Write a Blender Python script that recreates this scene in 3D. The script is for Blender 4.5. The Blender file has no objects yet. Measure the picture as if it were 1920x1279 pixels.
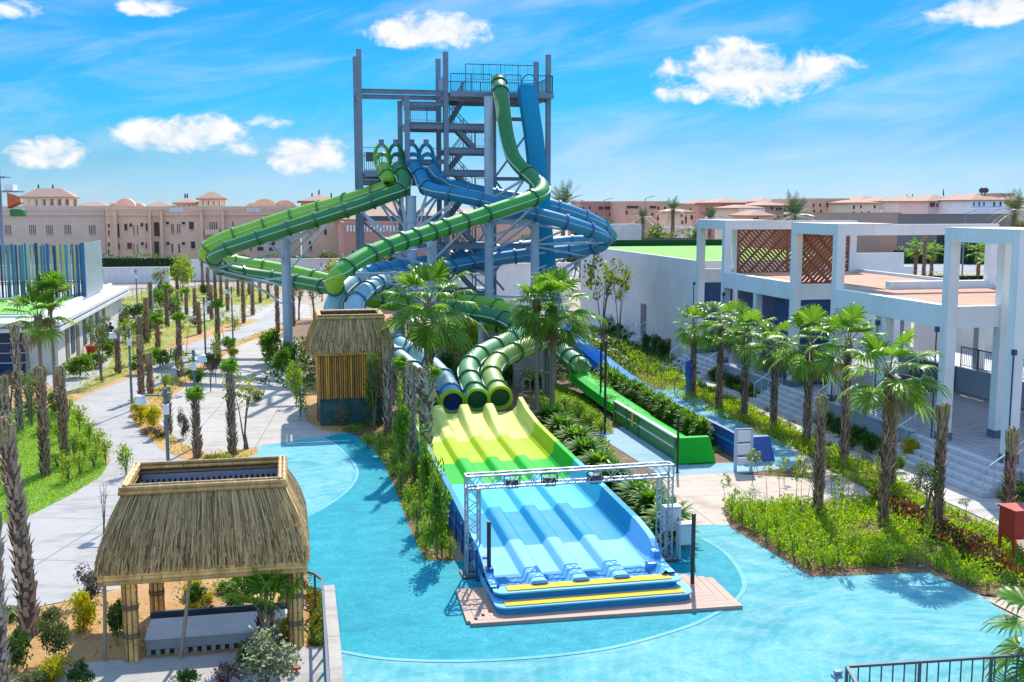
import bpy, math, random
import numpy as np
from mathutils import Vector, Matrix
random.seed(7); RNG = np.random.default_rng(11)
scene = bpy.context.scene
col = scene.collection
PI = math.pi
# ------------------------------------------------------------------ camera
# world frame: X across the park, Y along the slides, Z up, metres; the camera hangs 10 m above the origin
F_PX, CX, CY = 2000.0, 960.0, 639.5
YAW, PITCH, CAM_H = math.radians(11.86), math.radians(7.196), 10.0
cR = Vector((math.cos(YAW), -math.sin(YAW), 0))
cF = Vector((math.sin(YAW)*math.cos(PITCH), math.cos(YAW)*math.cos(PITCH), -math.sin(PITCH)))
cU = Vector((math.sin(YAW)*math.sin(PITCH), math.cos(YAW)*math.sin(PITCH), math.cos(PITCH)))
hF = Vector((math.sin(YAW), math.cos(YAW), 0))
CAM = Vector((0, 0, CAM_H))
cd = bpy.data.cameras.new('camera'); cam = bpy.data.objects.new('camera', cd); col.objects.link(cam)
cd.sensor_width = 36.0; cd.lens = 36.0*F_PX/1920.0; cd.clip_end = 6000; cd.clip_start = 0.3
cam.location = CAM
cam.rotation_euler = Matrix((cR, cU, -cF)).transposed().to_euler()
scene.camera = cam

def ray(u, v): return cF*F_PX + cR*(u-CX) + cU*(CY-v)
def G(u, v, z=0.0):
    d = ray(u, v); return CAM + d*((z-CAM_H)/d.z)
def PD(u, v, D):
    d = ray(u, v); return CAM + d*(D/d.dot(hF))
def PX(u, v, X):
    d = ray(u, v); return CAM + d*(X/d.x)
def PY(u, v, Y):
    d = ray(u, v); return CAM + d*(Y/d.y)
def HT(u, v, vt, z=0.0):
    g = G(u, v, z); D = g.dot(hF); return PD(u, vt, D).z - z
# ------------------------------------------------------------------ tags
def tag(o, label=None, cat=None, group=None, kind=None):
    if label: o['label'] = label
    if cat: o['category'] = cat
    if group: o['group'] = group
    if kind: o['kind'] = kind
    return o
def empty(name, loc, label, cat, group=None, rz=0.0):
    o = bpy.data.objects.new(name, None); col.objects.link(o)
    o.empty_display_size = 0.2
    o.location = loc; o.rotation_euler = (0, 0, rz)
    return tag(o, label, cat, group)
def kids(o): return list(o.children)
def copy_tree(o, parent=None):
    c = o.copy(); col.objects.link(c)
    if parent: c.parent = parent
    for ch in kids(o): copy_tree(ch, c)
    return c
# ------------------------------------------------------------------ mesh builder
class MB:
    def __init__(s): s.v = []; s.f = []; s.m = []; s.s = []
    def add(s, vs, fs, m=0, smooth=False):
        b = len(s.v); s.v += [tuple(x) for x in vs]
        for f in fs: s.f.append(tuple(i+b for i in f)); s.m.append(m); s.s.append(smooth)
    def box(s, x0, x1, y0, y1, z0, z1, m=0):
        vs = [(x0,y0,z0),(x1,y0,z0),(x1,y1,z0),(x0,y1,z0),(x0,y0,z1),(x1,y0,z1),(x1,y1,z1),(x0,y1,z1)]
        s.add(vs, [(0,3,2,1),(4,5,6,7),(0,1,5,4),(1,2,6,5),(2,3,7,6),(3,0,4,7)], m); return s
    def bar(s, a, b, w, h=None, m=0, up=(0,0,1)):
        a, b = Vector(a), Vector(b); h = w if h is None else h
        t = (b-a).normalized(); u = Vector(up)
        if abs(t.dot(u)) > .98: u = Vector((0,1,0))
        r = t.cross(u).normalized(); u = r.cross(t)
        r, u = r*w/2, u*h/2
        vs = [a-r-u, a+r-u, a+r+u, a-r+u, b-r-u, b+r-u, b+r+u, b-r+u]
        s.add(vs, [(0,1,2,3),(7,6,5,4),(0,4,5,1),(1,5,6,2),(2,6,7,3),(3,7,4,0)], m); return s
    def cyl(s, a, b, r0, r1=None, n=10, m=0, caps=True, smooth=True):
        a, b = Vector(a), Vector(b); r1 = r0 if r1 is None else r1
        t = (b-a).normalized(); u = Vector((0,0,1)) if abs(t.z) < .95 else Vector((1,0,0))
        r = t.cross(u).normalized(); u = r.cross(t)
        vs = []
        for p, q in ((a, r0), (b, r1)):
            for k in range(n):
                an = 2*PI*k/n; vs.append(p + (r*math.cos(an)+u*math.sin(an))*q)
        s.add(vs, [(k, (k+1) % n, n+(k+1) % n, n+k) for k in range(n)], m, smooth)
        if caps: s.add(vs, [tuple(range(n-1, -1, -1)), tuple(range(n, 2*n))], m)
        return s
    def path(s, pts, rad, n=8, m=0, caps=True):
        pts = [Vector(p) for p in pts]
        rad = [rad]*len(pts) if not hasattr(rad, '__len__') else rad
        vs = []; N = len(pts); r = None
        for i, p in enumerate(pts):
            t = (pts[min(i+1, N-1)]-pts[max(i-1, 0)]).normalized()
            if r is None:
                u = Vector((0,0,1)) if abs(t.z) < .9 else Vector((1,0,0)); r = t.cross(u).normalized()
            else: r = (r - t*r.dot(t)).normalized()
            u = r.cross(t)
            for k in range(n):
                an = 2*PI*k/n; vs.append(p+(r*math.cos(an)+u*math.sin(an))*rad[i])
        fs = [(i*n+k, i*n+(k+1) % n, (i+1)*n+(k+1) % n, (i+1)*n+k) for i in range(N-1) for k in range(n)]
        s.add(vs, fs, m, True)
        if caps: s.add(vs, [tuple(range(n-1, -1, -1)), tuple(range((N-1)*n, N*n))], m)
        return s
    def grid(s, rows, m=0, smooth=True, closed=False):
        nr = len(rows); nc = len(rows[0]); vs = [p for r in rows for p in r]; fs = []
        for i in range(nr-1):
            for j in range(nc if closed else nc-1):
                k = (j+1) % nc; fs.append((i*nc+j, i*nc+k, (i+1)*nc+k, (i+1)*nc+j))
        s.add(vs, fs, m, smooth); return s
    def build(s, name, mats, parent=None, loc=None, bevel=0):
        me = bpy.data.meshes.new(name); me.from_pydata(s.v, [], s.f)
        mats = mats if isinstance(mats, (list, tuple)) else [mats]
        for m in mats: me.materials.append(m)
        me.polygons.foreach_set('material_index', s.m); me.polygons.foreach_set('use_smooth', s.s)
        me.update()
        o = bpy.data.objects.new(name, me); col.objects.link(o)
        if parent: o.parent = parent
        if loc is not None: o.location = loc
        if bevel:
            b = o.modifiers.new('bevel', 'BEVEL'); b.width = bevel; b.segments = 2; b.limit_method = 'ANGLE'
        return o
def np_mesh(name, V, quads, mats, midx=None, parent=None, smooth=False):
    me = bpy.data.meshes.new(name)
    V = np.asarray(V, dtype=np.float32); Q = np.asarray(quads, dtype=np.int32); k = Q.shape[1]
    me.vertices.add(len(V)); me.vertices.foreach_set('co', V.ravel())
    me.loops.add(Q.size); me.loops.foreach_set('vertex_index', Q.ravel())
    me.polygons.add(len(Q)); me.polygons.foreach_set('loop_start', np.arange(0, Q.size, k, dtype=np.int32))
    try: me.polygons.foreach_set('loop_total', np.full(len(Q), k, dtype=np.int32))
    except Exception: pass
    for m in (mats if isinstance(mats, (list, tuple)) else [mats]): me.materials.append(m)
    if midx is not None: me.polygons.foreach_set('material_index', np.asarray(midx, dtype=np.int32))
    if smooth: me.polygons.foreach_set('use_smooth', np.ones(len(Q), dtype=bool))
    me.update(calc_edges=True)
    o = bpy.data.objects.new(name, me); col.objects.link(o)
    if parent: o.parent = parent
    return o
def catmull(pts, per=6, closed=False):
    P = [np.array(p, dtype=float) for p in pts]; n = len(P); out = []
    rng = range(n) if closed else range(n-1)
    for i in rng:
        p0 = P[(i-1) % n] if closed or i > 0 else 2*P[0]-P[1]
        p1 = P[i]; p2 = P[(i+1) % n]
        p3 = P[(i+2) % n] if closed or i+2 < n else 2*P[-1]-P[-2]
        for k in range(per):
            t = k/per
            out.append(.5*((2*p1)+(-p0+p2)*t+(2*p0-5*p1+4*p2-p3)*t*t+(-p0+3*p1-3*p2+p3)*t**3))
    if not closed: out.append(P[-1])
    return [tuple(o) for o in out]
def resample(pts, step):
    P = np.array(pts, dtype=float); d = np.r_[0, np.cumsum(np.linalg.norm(np.diff(P, axis=0), axis=1))]
    n = max(2, int(d[-1]/step)+1); s = np.linspace(0, d[-1], n)
    return [Vector((np.interp(x, d, P[:,0]), np.interp(x, d, P[:,1]), np.interp(x, d, P[:,2]))) for x in s], d[-1]
# ------------------------------------------------------------------ materials
def new_mat(name):
    m = bpy.data.materials.new(name); m.use_nodes = True
    nt = m.node_tree; b = nt.nodes['Principled BSDF']; return m, nt, b
def N(nt, t, **kw):
    n = nt.nodes.new(t)
    for k, v in kw.items(): setattr(n, k, v)
    return n
def coords(nt, scale=(1,1,1), rot=0.0, space='Object'):
    tc = N(nt, 'ShaderNodeTexCoord'); mp = N(nt, 'ShaderNodeMapping')
    mp.inputs['Scale'].default_value = scale; mp.inputs['Rotation'].default_value = (0,0,rot)
    if space == 'World':
        g = N(nt, 'ShaderNodeNewGeometry'); nt.links.new(g.outputs['Position'], mp.inputs['Vector'])
    else: nt.links.new(tc.outputs[space], mp.inputs['Vector'])
    return mp.outputs['Vector']
def ramp(nt, fac, stops):
    r = N(nt, 'ShaderNodeValToRGB'); e = r.color_ramp.elements
    e[0].position, e[0].color = stops[0][0], (*stops[0][1], 1)
    e[1].position, e[1].color = stops[-1][0], (*stops[-1][1], 1)
    for p, c in stops[1:-1]:
        x = e.new(p); x.color = (*c, 1)
    nt.links.new(fac, r.inputs['Fac']); return r.outputs['Color']
def noise(nt, vec, scale, detail=4, rough=.6, dist=0.0):
    n = N(nt, 'ShaderNodeTexNoise'); n.inputs['Scale'].default_value = scale
    n.inputs['Detail'].default_value = detail; n.inputs['Roughness'].default_value = rough
    n.inputs['Distortion'].default_value = dist
    nt.links.new(vec, n.inputs['Vector']); return n.outputs['Fac']
def mixc(nt, fac, a, b, mode='MIX'):
    m = N(nt, 'ShaderNodeMix', data_type='RGBA', blend_type=mode)
    for s, x in ((0, fac), (6, a), (7, b)):
        if hasattr(x, 'links'): nt.links.new(x, m.inputs[s])
        elif s == 0: m.inputs[0].default_value = x
        else: m.inputs[s].default_value = (*x, 1)
    return m.outputs[2]
def bump(nt, b, h, strength=.3, dist=.02):
    bp = N(nt, 'ShaderNodeBump'); bp.inputs['Strength'].default_value = strength; bp.inputs['Distance'].default_value = dist
    nt.links.new(h, bp.inputs['Height']); nt.links.new(bp.outputs['Normal'], b.inputs['Normal'])
def sc(c, k): return tuple(max(0, min(1, x*k)) for x in c)
def M(name, c, rough=.6, var=.18, scale=1.5, metal=0.0, coat=0.0, stretch=(1,1,1), bmp=0.0, bscale=30, space='Object', c2=None, spec=None):
    m, nt, b = new_mat(name)
    vec = coords(nt, stretch, space=space)
    f = noise(nt, vec, scale, 6, .65)
    c2 = c2 or c
    cl = ramp(nt, f, [(.25, sc(c, 1-var)), (.75, sc(c2, 1+var))])
    nt.links.new(cl, b.inputs['Base Color'])
    b.inputs['Roughness'].default_value = rough; b.inputs['Metallic'].default_value = metal
    if coat: b.inputs['Coat Weight'].default_value = coat; b.inputs['Coat Roughness'].default_value = .08
    if spec is not None: b.inputs['Specular IOR Level'].default_value = spec
    if bmp: bump(nt, b, noise(nt, vec, bscale, 4), bmp, .01)
    return m
def LEAF(name, c, c2, trans=.45, rough=.45, spec=.4):
    """leaf: per-leaf and per-plant colour variation, lets light through"""
    m, nt, b = new_mat(name)
    g = N(nt, 'ShaderNodeNewGeometry'); oi = N(nt, 'ShaderNodeObjectInfo')
    a = N(nt, 'ShaderNodeMath', operation='MULTIPLY_ADD'); a.inputs[1].default_value = .7
    nt.links.new(g.outputs['Random Per Island'], a.inputs[0])
    k = N(nt, 'ShaderNodeMath', operation='MULTIPLY'); k.inputs[1].default_value = .3
    nt.links.new(oi.outputs['Random'], k.inputs[0]); nt.links.new(k.outputs[0], a.inputs[2])
    cl = ramp(nt, a.outputs[0], [(0.05, c), (.95, c2)])
    nt.links.new(cl, b.inputs['Base Color']); b.inputs['Roughness'].default_value = rough
    b.inputs['Specular IOR Level'].default_value = spec
    tr = N(nt, 'ShaderNodeBsdfTranslucent')
    br = mixc(nt, 1.0, cl, (1.0, 1.0, .55), 'MULTIPLY'); nt.links.new(br, tr.inputs['Color'])
    mx = N(nt, 'ShaderNodeMixShader'); mx.inputs[0].default_value = trans
    nt.links.new(b.outputs[0], mx.inputs[1]); nt.links.new(tr.outputs[0], mx.inputs[2])
    nt.links.new(mx.outputs[0], nt.nodes['Material Output'].inputs['Surface'])
    return m
# ------------------------------------------------------------------ light and sky
SUN_EL, SUN_AZ = math.radians(45), math.radians(20)
sd = Vector((math.sin(SUN_AZ)*math.cos(SUN_EL), math.cos(SUN_AZ)*math.cos(SUN_EL), math.sin(SUN_EL)))
sl = bpy.data.lights.new('sun', 'SUN'); sl.energy = 4.0; sl.angle = math.radians(.5); sl.color = (1, .95, .86)
so = bpy.data.objects.new('sun', sl); col.objects.link(so); so.rotation_euler = sd.to_track_quat('Z', 'Y').to_euler()
so.location = (0, 0, 60)
w = bpy.data.worlds.new('World'); scene.world = w; w.use_nodes = True
nt = w.node_tree; bg = nt.nodes['Background']; bg.inputs['Strength'].default_value = .15
sky = N(nt, 'ShaderNodeTexSky'); sky.sky_type = 'NISHITA'; sky.sun_disc = False
sky.sun_elevation = SUN_EL; sky.sun_rotation = SUN_AZ; sky.dust_density = 0.0; sky.ozone_density = 2.2; sky.air_density = 1.0
tc = N(nt, 'ShaderNodeTexCoord'); sx = N(nt, 'ShaderNodeSeparateXYZ'); nt.links.new(tc.outputs['Generated'], sx.inputs[0])
def mth(op, a, b=None, c=None):
    n = N(nt, 'ShaderNodeMath', operation=op)
    for i, x in enumerate((a, b, c)):
        if x is None: continue
        if hasattr(x, 'links'): nt.links.new(x, n.inputs[i])
        else: n.inputs[i].default_value = x
    return n.outputs[0]
az = mth('ARCTAN2', sx.outputs['X'], sx.outputs['Y']); el = mth('ARCSINE', sx.outputs['Z'])
def azel(u, v):
    d = ray(u, v).normalized(); return math.atan2(d.x, d.y), math.asin(d.z)
cv = N(nt, 'ShaderNodeCombineXYZ'); nt.links.new(az, cv.inputs[0]); nt.links.new(mth('MULTIPLY', el, 1.5), cv.inputs[1])
nz = noise(nt, cv.outputs[0], 34, 10, .62, .35)
nzb = noise(nt, cv.outputs[0], 9, 5, .5, .2)
nzz = mth('ADD', mth('MULTIPLY', nz, .75), mth('MULTIPLY', nzb, .25))
dens = None; shade = None
CLOUDS = [(800,62,150,50,1),(730,52,60,26,.8),(1420,150,225,70,1),(1370,115,90,50,1),(340,255,150,48,1),(395,245,90,40,.9),(575,300,100,52,1.05),(85,290,90,40,1),
          (280,15,75,26,.8),(1850,22,115,40,1),(20,18,70,30,.8),(500,232,80,20,.55),(450,280,60,26,.6),(1290,175,90,34,.8)]
for (u, v, hw, hh, k) in CLOUDS:
    a0, e0 = azel(u, v); rx, ry = hw/F_PX, hh/F_PX
    dx = mth('DIVIDE', mth('SUBTRACT', az, a0), rx); dy = mth('DIVIDE', mth('SUBTRACT', el, e0), ry)
    lo = mth('MULTIPLY', mth('MINIMUM', dy, 0.0), 1.35); dy2 = mth('ADD', mth('MAXIMUM', dy, 0.0), lo)
    r2 = mth('ADD', mth('MULTIPLY', dx, dx), mth('MULTIPLY', dy2, dy2))
    fall = mth('MULTIPLY', mth('SUBTRACT', 1.0, mth('MINIMUM', r2, 1.6)), k)
    d_ = mth('MULTIPLY_ADD', fall, .36, nzz)
    dens = d_ if dens is None else mth('MAXIMUM', dens, d_)
mr = N(nt, 'ShaderNodeMapRange', interpolation_type='SMOOTHSTEP'); nt.links.new(dens, mr.inputs[0])
mr.inputs[1].default_value = .60; mr.inputs[2].default_value = .83
# thin high streaks
cs = N(nt, 'ShaderNodeCombineXYZ'); nt.links.new(mth('MULTIPLY_ADD', el, .8, az), cs.inputs[0]); nt.links.new(mth('MULTIPLY_ADD', az, -1.1, mth('MULTIPLY', el, 5.0)), cs.inputs[1])
st = noise(nt, cs.outputs[0], 4.5, 8, .62, .5)
ms = N(nt, 'ShaderNodeMapRange', interpolation_type='SMOOTHSTEP'); nt.links.new(st, ms.inputs[0])
ms.inputs[1].default_value = .42; ms.inputs[2].default_value = .80; ms.inputs[4].default_value = .5
ep = mth('MULTIPLY_ADD', mth('SUBTRACT', az, .05), -.03, el)      # a little paler towards the sun side
tint = ramp(nt, mth('MULTIPLY', ep, 1.25), [(0.0, (.20,.325,.58)), (.028, (.18,.31,.545)), (.06, (.13,.285,.47)), (.11, (.052,.31,.495)), (.25, (.038,.325,.52)), (.38, (1.0,1.0,1.0)), (1.0, (1.0,1.0,1.0))])
tb_ = N(nt, 'ShaderNodeVectorMath', operation='SCALE'); nt.links.new(tint, tb_.inputs[0]); hg = N(nt, 'ShaderNodeMapRange', interpolation_type='SMOOTHSTEP'); nt.links.new(el, hg.inputs[0]); hg.inputs[1].default_value = .22; hg.inputs[2].default_value = .5; hg.inputs[3].default_value = .92; hg.inputs[4].default_value = 1.9; nt.links.new(hg.outputs[0], tb_.inputs['Scale'])
s1 = mixc(nt, 1.0, sky.outputs[0], tb_.outputs[0], 'MULTIPLY')
s1 = mixc(nt, ms.outputs[0], s1, (3.0, 3.5, 3.85))
cc = ramp(nt, nz, [(.36, (.70, .80, .90)), (.6, (1, 1, 1))])
cc = mixc(nt, 1.0, cc, (1,1,1), 'MULTIPLY')
cm = N(nt, 'ShaderNodeVectorMath', operation='SCALE'); nt.links.new(cc, cm.inputs[0]); cm.inputs['Scale'].default_value = 4.25
s2 = mixc(nt, mr.outputs[0], s1, cm.outputs[0])
nt.links.new(s2, bg.inputs['Color'])
vs = scene.view_settings; vs.view_transform = 'Standard'; vs.look = 'None'; vs.gamma = 1; vs.exposure = 0.7
try: vs.use_curve_mapping = False
except Exception: pass
cy = scene.cycles
cy.max_bounces = 7; cy.diffuse_bounces = 3; cy.glossy_bounces = 3; cy.transmission_bounces = 4; cy.transparent_max_bounces = 6
# ------------------------------------------------------------------ ground sheets
def sheet(name, pts, z, mat, smooth=False, px=True, kind='structure'):
    if smooth: pts = catmull([(*p, 0) for p in pts], 6, True)
    P = [G(p[0], p[1]) if px else Vector((p[0], p[1], 0)) for p in pts]
    me = bpy.data.meshes.new(name); me.from_pydata([(p.x, p.y, z) for p in P], [], [tuple(range(len(P)))])
    me.materials.append(mat); me.update()
    if me.polygons[0].normal.z < 0: me.flip_normals()
    o = bpy.data.objects.new(name, me); col.objects.link(o)
    return tag(o, kind=kind)
def paint_mat(name, c, c2, cw, rough, swirl=.5):
    """painted concrete: worn paler patches, brushed arcs, darker damp stains"""
    m, nt, b = new_mat(name)
    v = coords(nt, (1,1,1), 0, 'World')
    n1 = noise(nt, v, .35, 6, .65, 1.2); n2 = noise(nt, coords(nt, (.8, 1.3, 1), .5, 'World'), .55, 8, .72, 1.8)
    n3 = noise(nt, v, 9, 5, .7)
    base = ramp(nt, n1, [(.32, sc(c, .85)), (.46, c), (.58, c2), (.75, c)])
    base = mixc(nt, ramp(nt, n2, [(.42, (0,0,0)), (.75, (swirl,)*3)]), base, cw)
    wv = N(nt, 'ShaderNodeTexWave', wave_type='RINGS', rings_direction='SPHERICAL'); wv.inputs['Scale'].default_value = .9; wv.inputs['Distortion'].default_value = 5; wv.inputs['Detail'].default_value = 5; wv.inputs['Detail Scale'].default_value = .25
    mp_ = N(nt, 'ShaderNodeMapping'); mp_.inputs['Location'].default_value = (-14.5, -19, 0); gm = N(nt, 'ShaderNodeNewGeometry'); nt.links.new(gm.outputs['Position'], mp_.inputs['Vector']); nt.links.new(mp_.outputs['Vector'], wv.inputs['Vector'])
    base = mixc(nt, ramp(nt, wv.outputs['Fac'], [(.45, (0,0,0)), (1, (swirl*.16,)*3)]), base, cw)
    n5 = noise(nt, v, 1.1, 8, .75, 1.5); base = mixc(nt, ramp(nt, n5, [(.54, (0,0,0)), (.78, (.45,)*3)]), base, sc(c, .66))
    base = mixc(nt, ramp(nt, n3, [(.3, (.45,)*3), (.7, (0,0,0))]), base, sc(c, .75))
    nt.links.new(base, b.inputs['Base Color']); b.inputs['Roughness'].default_value = rough; b.inputs['Specular IOR Level'].default_value = .05
    bump(nt, b, n3, .25, .01)
    return m
m_deck = paint_mat('turquoise_paint', (.085,.345,.365), (.15,.43,.435), (.35,.55,.54), .85, .85)
m_deckg = paint_mat('worn_blue_paint', (.22,.35,.39), (.29,.42,.45), (.38,.48,.50), .65, .6)
def conc_mat(name, c, c2, tile=None, rot=0):
    m, nt, b = new_mat(name); v = coords(nt, (1,1,1), rot, 'World')
    n1 = noise(nt, v, .4, 6, .65, .6); n2 = noise(nt, coords(nt, (.6, 2.5, 1), .3, 'World'), 1.1, 6, .7); n3 = noise(nt, v, 14, 4, .7)
    f = mixc(nt, .5, n1, n2)
    base = ramp(nt, f, [(.36, sc(c, .92)), (.5, c2), (.64, sc(c2, 1.06))])
    n6 = noise(nt, v, 1.4, 8, .75, 1.0); base = mixc(nt, ramp(nt, n6, [(.54, (0,0,0)), (.75, (.5,)*3)]), base, sc(c, .72))
    base = mixc(nt, ramp(nt, n3, [(.35, (.25,)*3), (.65, (0,0,0))]), base, sc(c, .7))
    if tile:
        br = N(nt, 'ShaderNodeTexBrick'); br.inputs['Scale'].default_value = 1.0; br.offset = 0
        br.inputs['Brick Width'].default_value = tile[0]; br.inputs['Row Height'].default_value = tile[1]; br.inputs['Mortar Size'].default_value = .018
        nt.links.new(v, br.inputs['Vector'])
        base = mixc(nt, br.outputs['Fac'], base, sc(c, .55))
    nt.links.new(base, b.inputs['Base Color']); b.inputs['Roughness'].default_value = .8; b.inputs['Specular IOR Level'].default_value = .2
    bump(nt, b, n3, .2, .01); return m
m_path = conc_mat('stamped_concrete', (.275,.255,.225), (.41,.38,.34), (4.0,4.0), .3)
m_plaza = conc_mat('beige_concrete', (.34,.30,.25), (.46,.41,.35), (3.0,3.0), .1)
m_beige = conc_mat('sand_concrete', (.42,.315,.225), (.54,.43,.33), (2.6,3.4))
m_walk = conc_mat('walk_slabs', (.42,.38,.335), (.56,.51,.455), (2.4,1.9))
def soil_mat(name, c, c2, c3, s=1.2):
    m, nt, b = new_mat(name); v = coords(nt, (1,1,1), 0, 'World')
    n1 = noise(nt, v, s, 7, .7, .5); n2 = noise(nt, v, 18, 5, .75)
    base = ramp(nt, n1, [(.28, c), (.5, c2), (.72, c3)])
    base = mixc(nt, ramp(nt, n2, [(.38, (.55,)*3), (.6, (0,0,0))]), base, sc(c, .5))
    nt.links.new(base, b.inputs['Base Color']); b.inputs['Roughness'].default_value = .95
    bump(nt, b, n2, .7, .04); return m
m_sand = soil_mat('desert_sand', (.36,.26,.18), (.45,.34,.24), (.50,.40,.30), .12)
m_soil = soil_mat('orange_soil', (.40,.20,.065), (.56,.31,.105), (.64,.40,.17), 1.0)
m_soild = soil_mat('mulch_soil', (.14,.075,.04), (.24,.13,.065), (.36,.21,.11), 1.5)
m_lawn = soil_mat('lawn_turf', (.11,.25,.012), (.18,.35,.02), (.24,.38,.035), .7)
m_dry = soil_mat('thin_grass', (.20,.25,.03), (.36,.32,.06), (.50,.33,.13), .5)
ground = MB().grid([[(-3000,-200,-.02),(3000,-200,-.02)],[(-3000,5000,-.02),(3000,5000,-.02)]], smooth=False).build('ground', m_sand)
tag(ground, kind='structure')
# far terrain strips
m_road = conc_mat('asphalt_road', (.22,.22,.23), (.30,.30,.31))
# garden base under the planting on both sides
sheet('garden_soil', [(-30,18),(-12,18),(-5,30),(3,44),(6,60),(24,62),(24,96),(-40,120),(-60,100),(-60,40)], -.012, m_soil, px=False)
sheet('field_grass', [(150,740),(245,700),(330,640),(420,607),(470,595),(508,572),(520,552),(480,540),(300,538),(215,565),(150,640),(110,700)], .0, m_dry)
sheet('slide_garden', [(5,60),(5,26),(11,33),(23.5,33),(24.4,60),(24.4,96),(0,96),(-2,64)], -.008, m_soild, px=False)
sheet('lawn', [(995,735),(1040,718),(1100,745),(1140,790),(1150,815),(1080,800),(1020,790)], .004, m_lawn)
sheet('lawn', [(-60,985),(0,985),(60,965),(130,930),(185,897),(200,872),(170,810),(130,765),(60,770),(-60,800)], .004, m_lawn, True)
# paths
path = [(-80,1165),(60,1140),(135,1125),(200,1108),(320,1090),(330,960),(420,880),(380,862),(300,830),(258,790),(250,768),(272,742),(320,712),(372,688),(412,665),(440,645),(480,627),(530,608),(560,588),(560,560),(530,556),(515,576),(480,603),(430,621),(380,637),(330,652),(300,668),(262,700),(205,724),(160,742),(128,760),(165,800),(200,835),(206,866),(190,893),(130,930),(60,965),(0,985),(-80,1000)]
sheet('path', path, .006, m_path)
sheet('path', [(60,700),(125,690),(165,690),(205,640),(232,610),(246,612),(200,690),(170,715),(120,740)], .002, m_path)
sheet('plaza', [(440,652),(470,640),(520,632),(560,640),(575,790),(602,806),(660,818),(640,826),(482,840),(420,868),(350,838),(298,795),(322,745),(372,705),(410,678)], .008, m_plaza)
# pool surround and shallow pool
deckpts = [(470,840),(640,812),(668,812),(700,838),(722,872),(744,920),(770,992),(800,1052),(880,1052),(1290,1010),(1300,984),(1390,984),(1440,1025),(1522,1080),(1640,1076),(1742,1072),(1832,1112),(1900,1162),(2150,1330),(2150,1500),(300,1500),(560,1130),(300,1080),(330,960),(420,868)]
sheet('pool_deck', deckpts, .010, m_deck)
sheet('pool_deck', [(1112,812),(1190,796),(1290,872),(1365,868),(1492,862),(1496,876),(1360,892),(1238,892)], .010, m_deckg)
sheet('pool_deck', [(1238,884),(1360,876),(1492,868),(1480,838),(1330,760),(1290,748),(1400,830),(1430,862)], .012, m_deck)
sheet('plaza', [(1238,893),(1360,888),(1615,905),(1642,940),(1482,946),(1362,948),(1352,955),(1392,985),(1296,985),(1262,940)], .013, m_beige)
sheet('plaza', [(1262,876),(1480,868),(1500,880),(1640,938),(1600,880),(1480,828),(1448,834),(1462,862),(1360,872)], .0085, m_beige)
m_pool, nt_, b_ = new_mat('pool_water')
v_ = coords(nt_, (1,1,1), 0, 'World'); n1_ = noise(nt_, v_, .5, 6, .7, .8); n2_ = noise(nt_, coords(nt_, (1,1.3,1), 0, 'World'), 1.6, 7, .75, .8)
n4_ = noise(nt_, coords(nt_, (1,1.5,1), .2, 'World'), 14, 3, .7)
cl_ = ramp(nt_, n1_, [(.3, (.004,.215,.27)), (.55, (.010,.28,.325)), (.75, (.04,.365,.40))])
cl_ = mixc(nt_, ramp(nt_, n2_, [(.42, (0,0,0)), (.70, (.8,)*3)]), cl_, (.05,.40,.43))
cl_ = mixc(nt_, ramp(nt_, n4_, [(.36, (.75,)*3), (.58, (0,0,0))]), cl_, (.003,.19,.24))
nt_.links.new(cl_, b_.inputs['Base Color']); b_.inputs['Roughness'].default_value = .55; b_.inputs['Specular IOR Level'].default_value = .05
bump(nt_, b_, noise(nt_, coords(nt_, (1,2.0,1), 0, 'World'), 7, 5, .75), .12, .02)
pool = [(560,975),(612,948),(655,915),(668,886),(655,862),(628,836),(606,822),(640,813),(668,812),(700,838),(722,872),(744,920),(770,992),(800,1052),(880,1055),(1290,1012),(1318,1012),(1352,1032),(1380,1062),(1394,1100),(1372,1130),(1330,1156),(1280,1178),(1220,1198),(1150,1214),(1075,1226),(1000,1233),(920,1239),(850,1240),(780,1239),(720,1235),(660,1227),(632,1221),(612,1190),(575,1080)]
sheet('pool_water', pool, .016, m_pool)
# pale painted line where deck and pool meet
m_line = paint_mat('pale_pool_edge', (.17,.44,.48), (.22,.49,.52), (.32,.54,.56), .8)
def ribbon(name, pts, wd, z, mat, px=True):
    P = [G(p[0], p[1]) if px else Vector(p) for p in pts]; P = [Vector(p) for p in catmull([tuple(p) for p in P], 6)]
    rows = []
    for i, p in enumerate(P):
        t = (P[min(i+1, len(P)-1)]-P[max(i-1, 0)]); t.z = 0; t.normalize(); n = Vector((-t.y, t.x, 0))*wd/2
        rows.append([(p.x+n.x, p.y+n.y, z), (p.x-n.x, p.y-n.y, z)])
    o = MB().grid(rows, smooth=False).build(name, mat); return tag(o, kind='structure')
ribbon('pool_edge_line', [(1316,1010),(1352,1031),(1382,1063),(1396,1100),(1374,1131),(1331,1157),(1280,1179),(1150,1215),(1000,1234),(850,1241),(720,1236),(630,1221)], .13, .021, m_line)
ribbon('pool_edge_line', [(606,822),(630,836),(657,862),(670,886),(656,916),(612,950),(566,974)], .11, .021, m_line)
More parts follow.
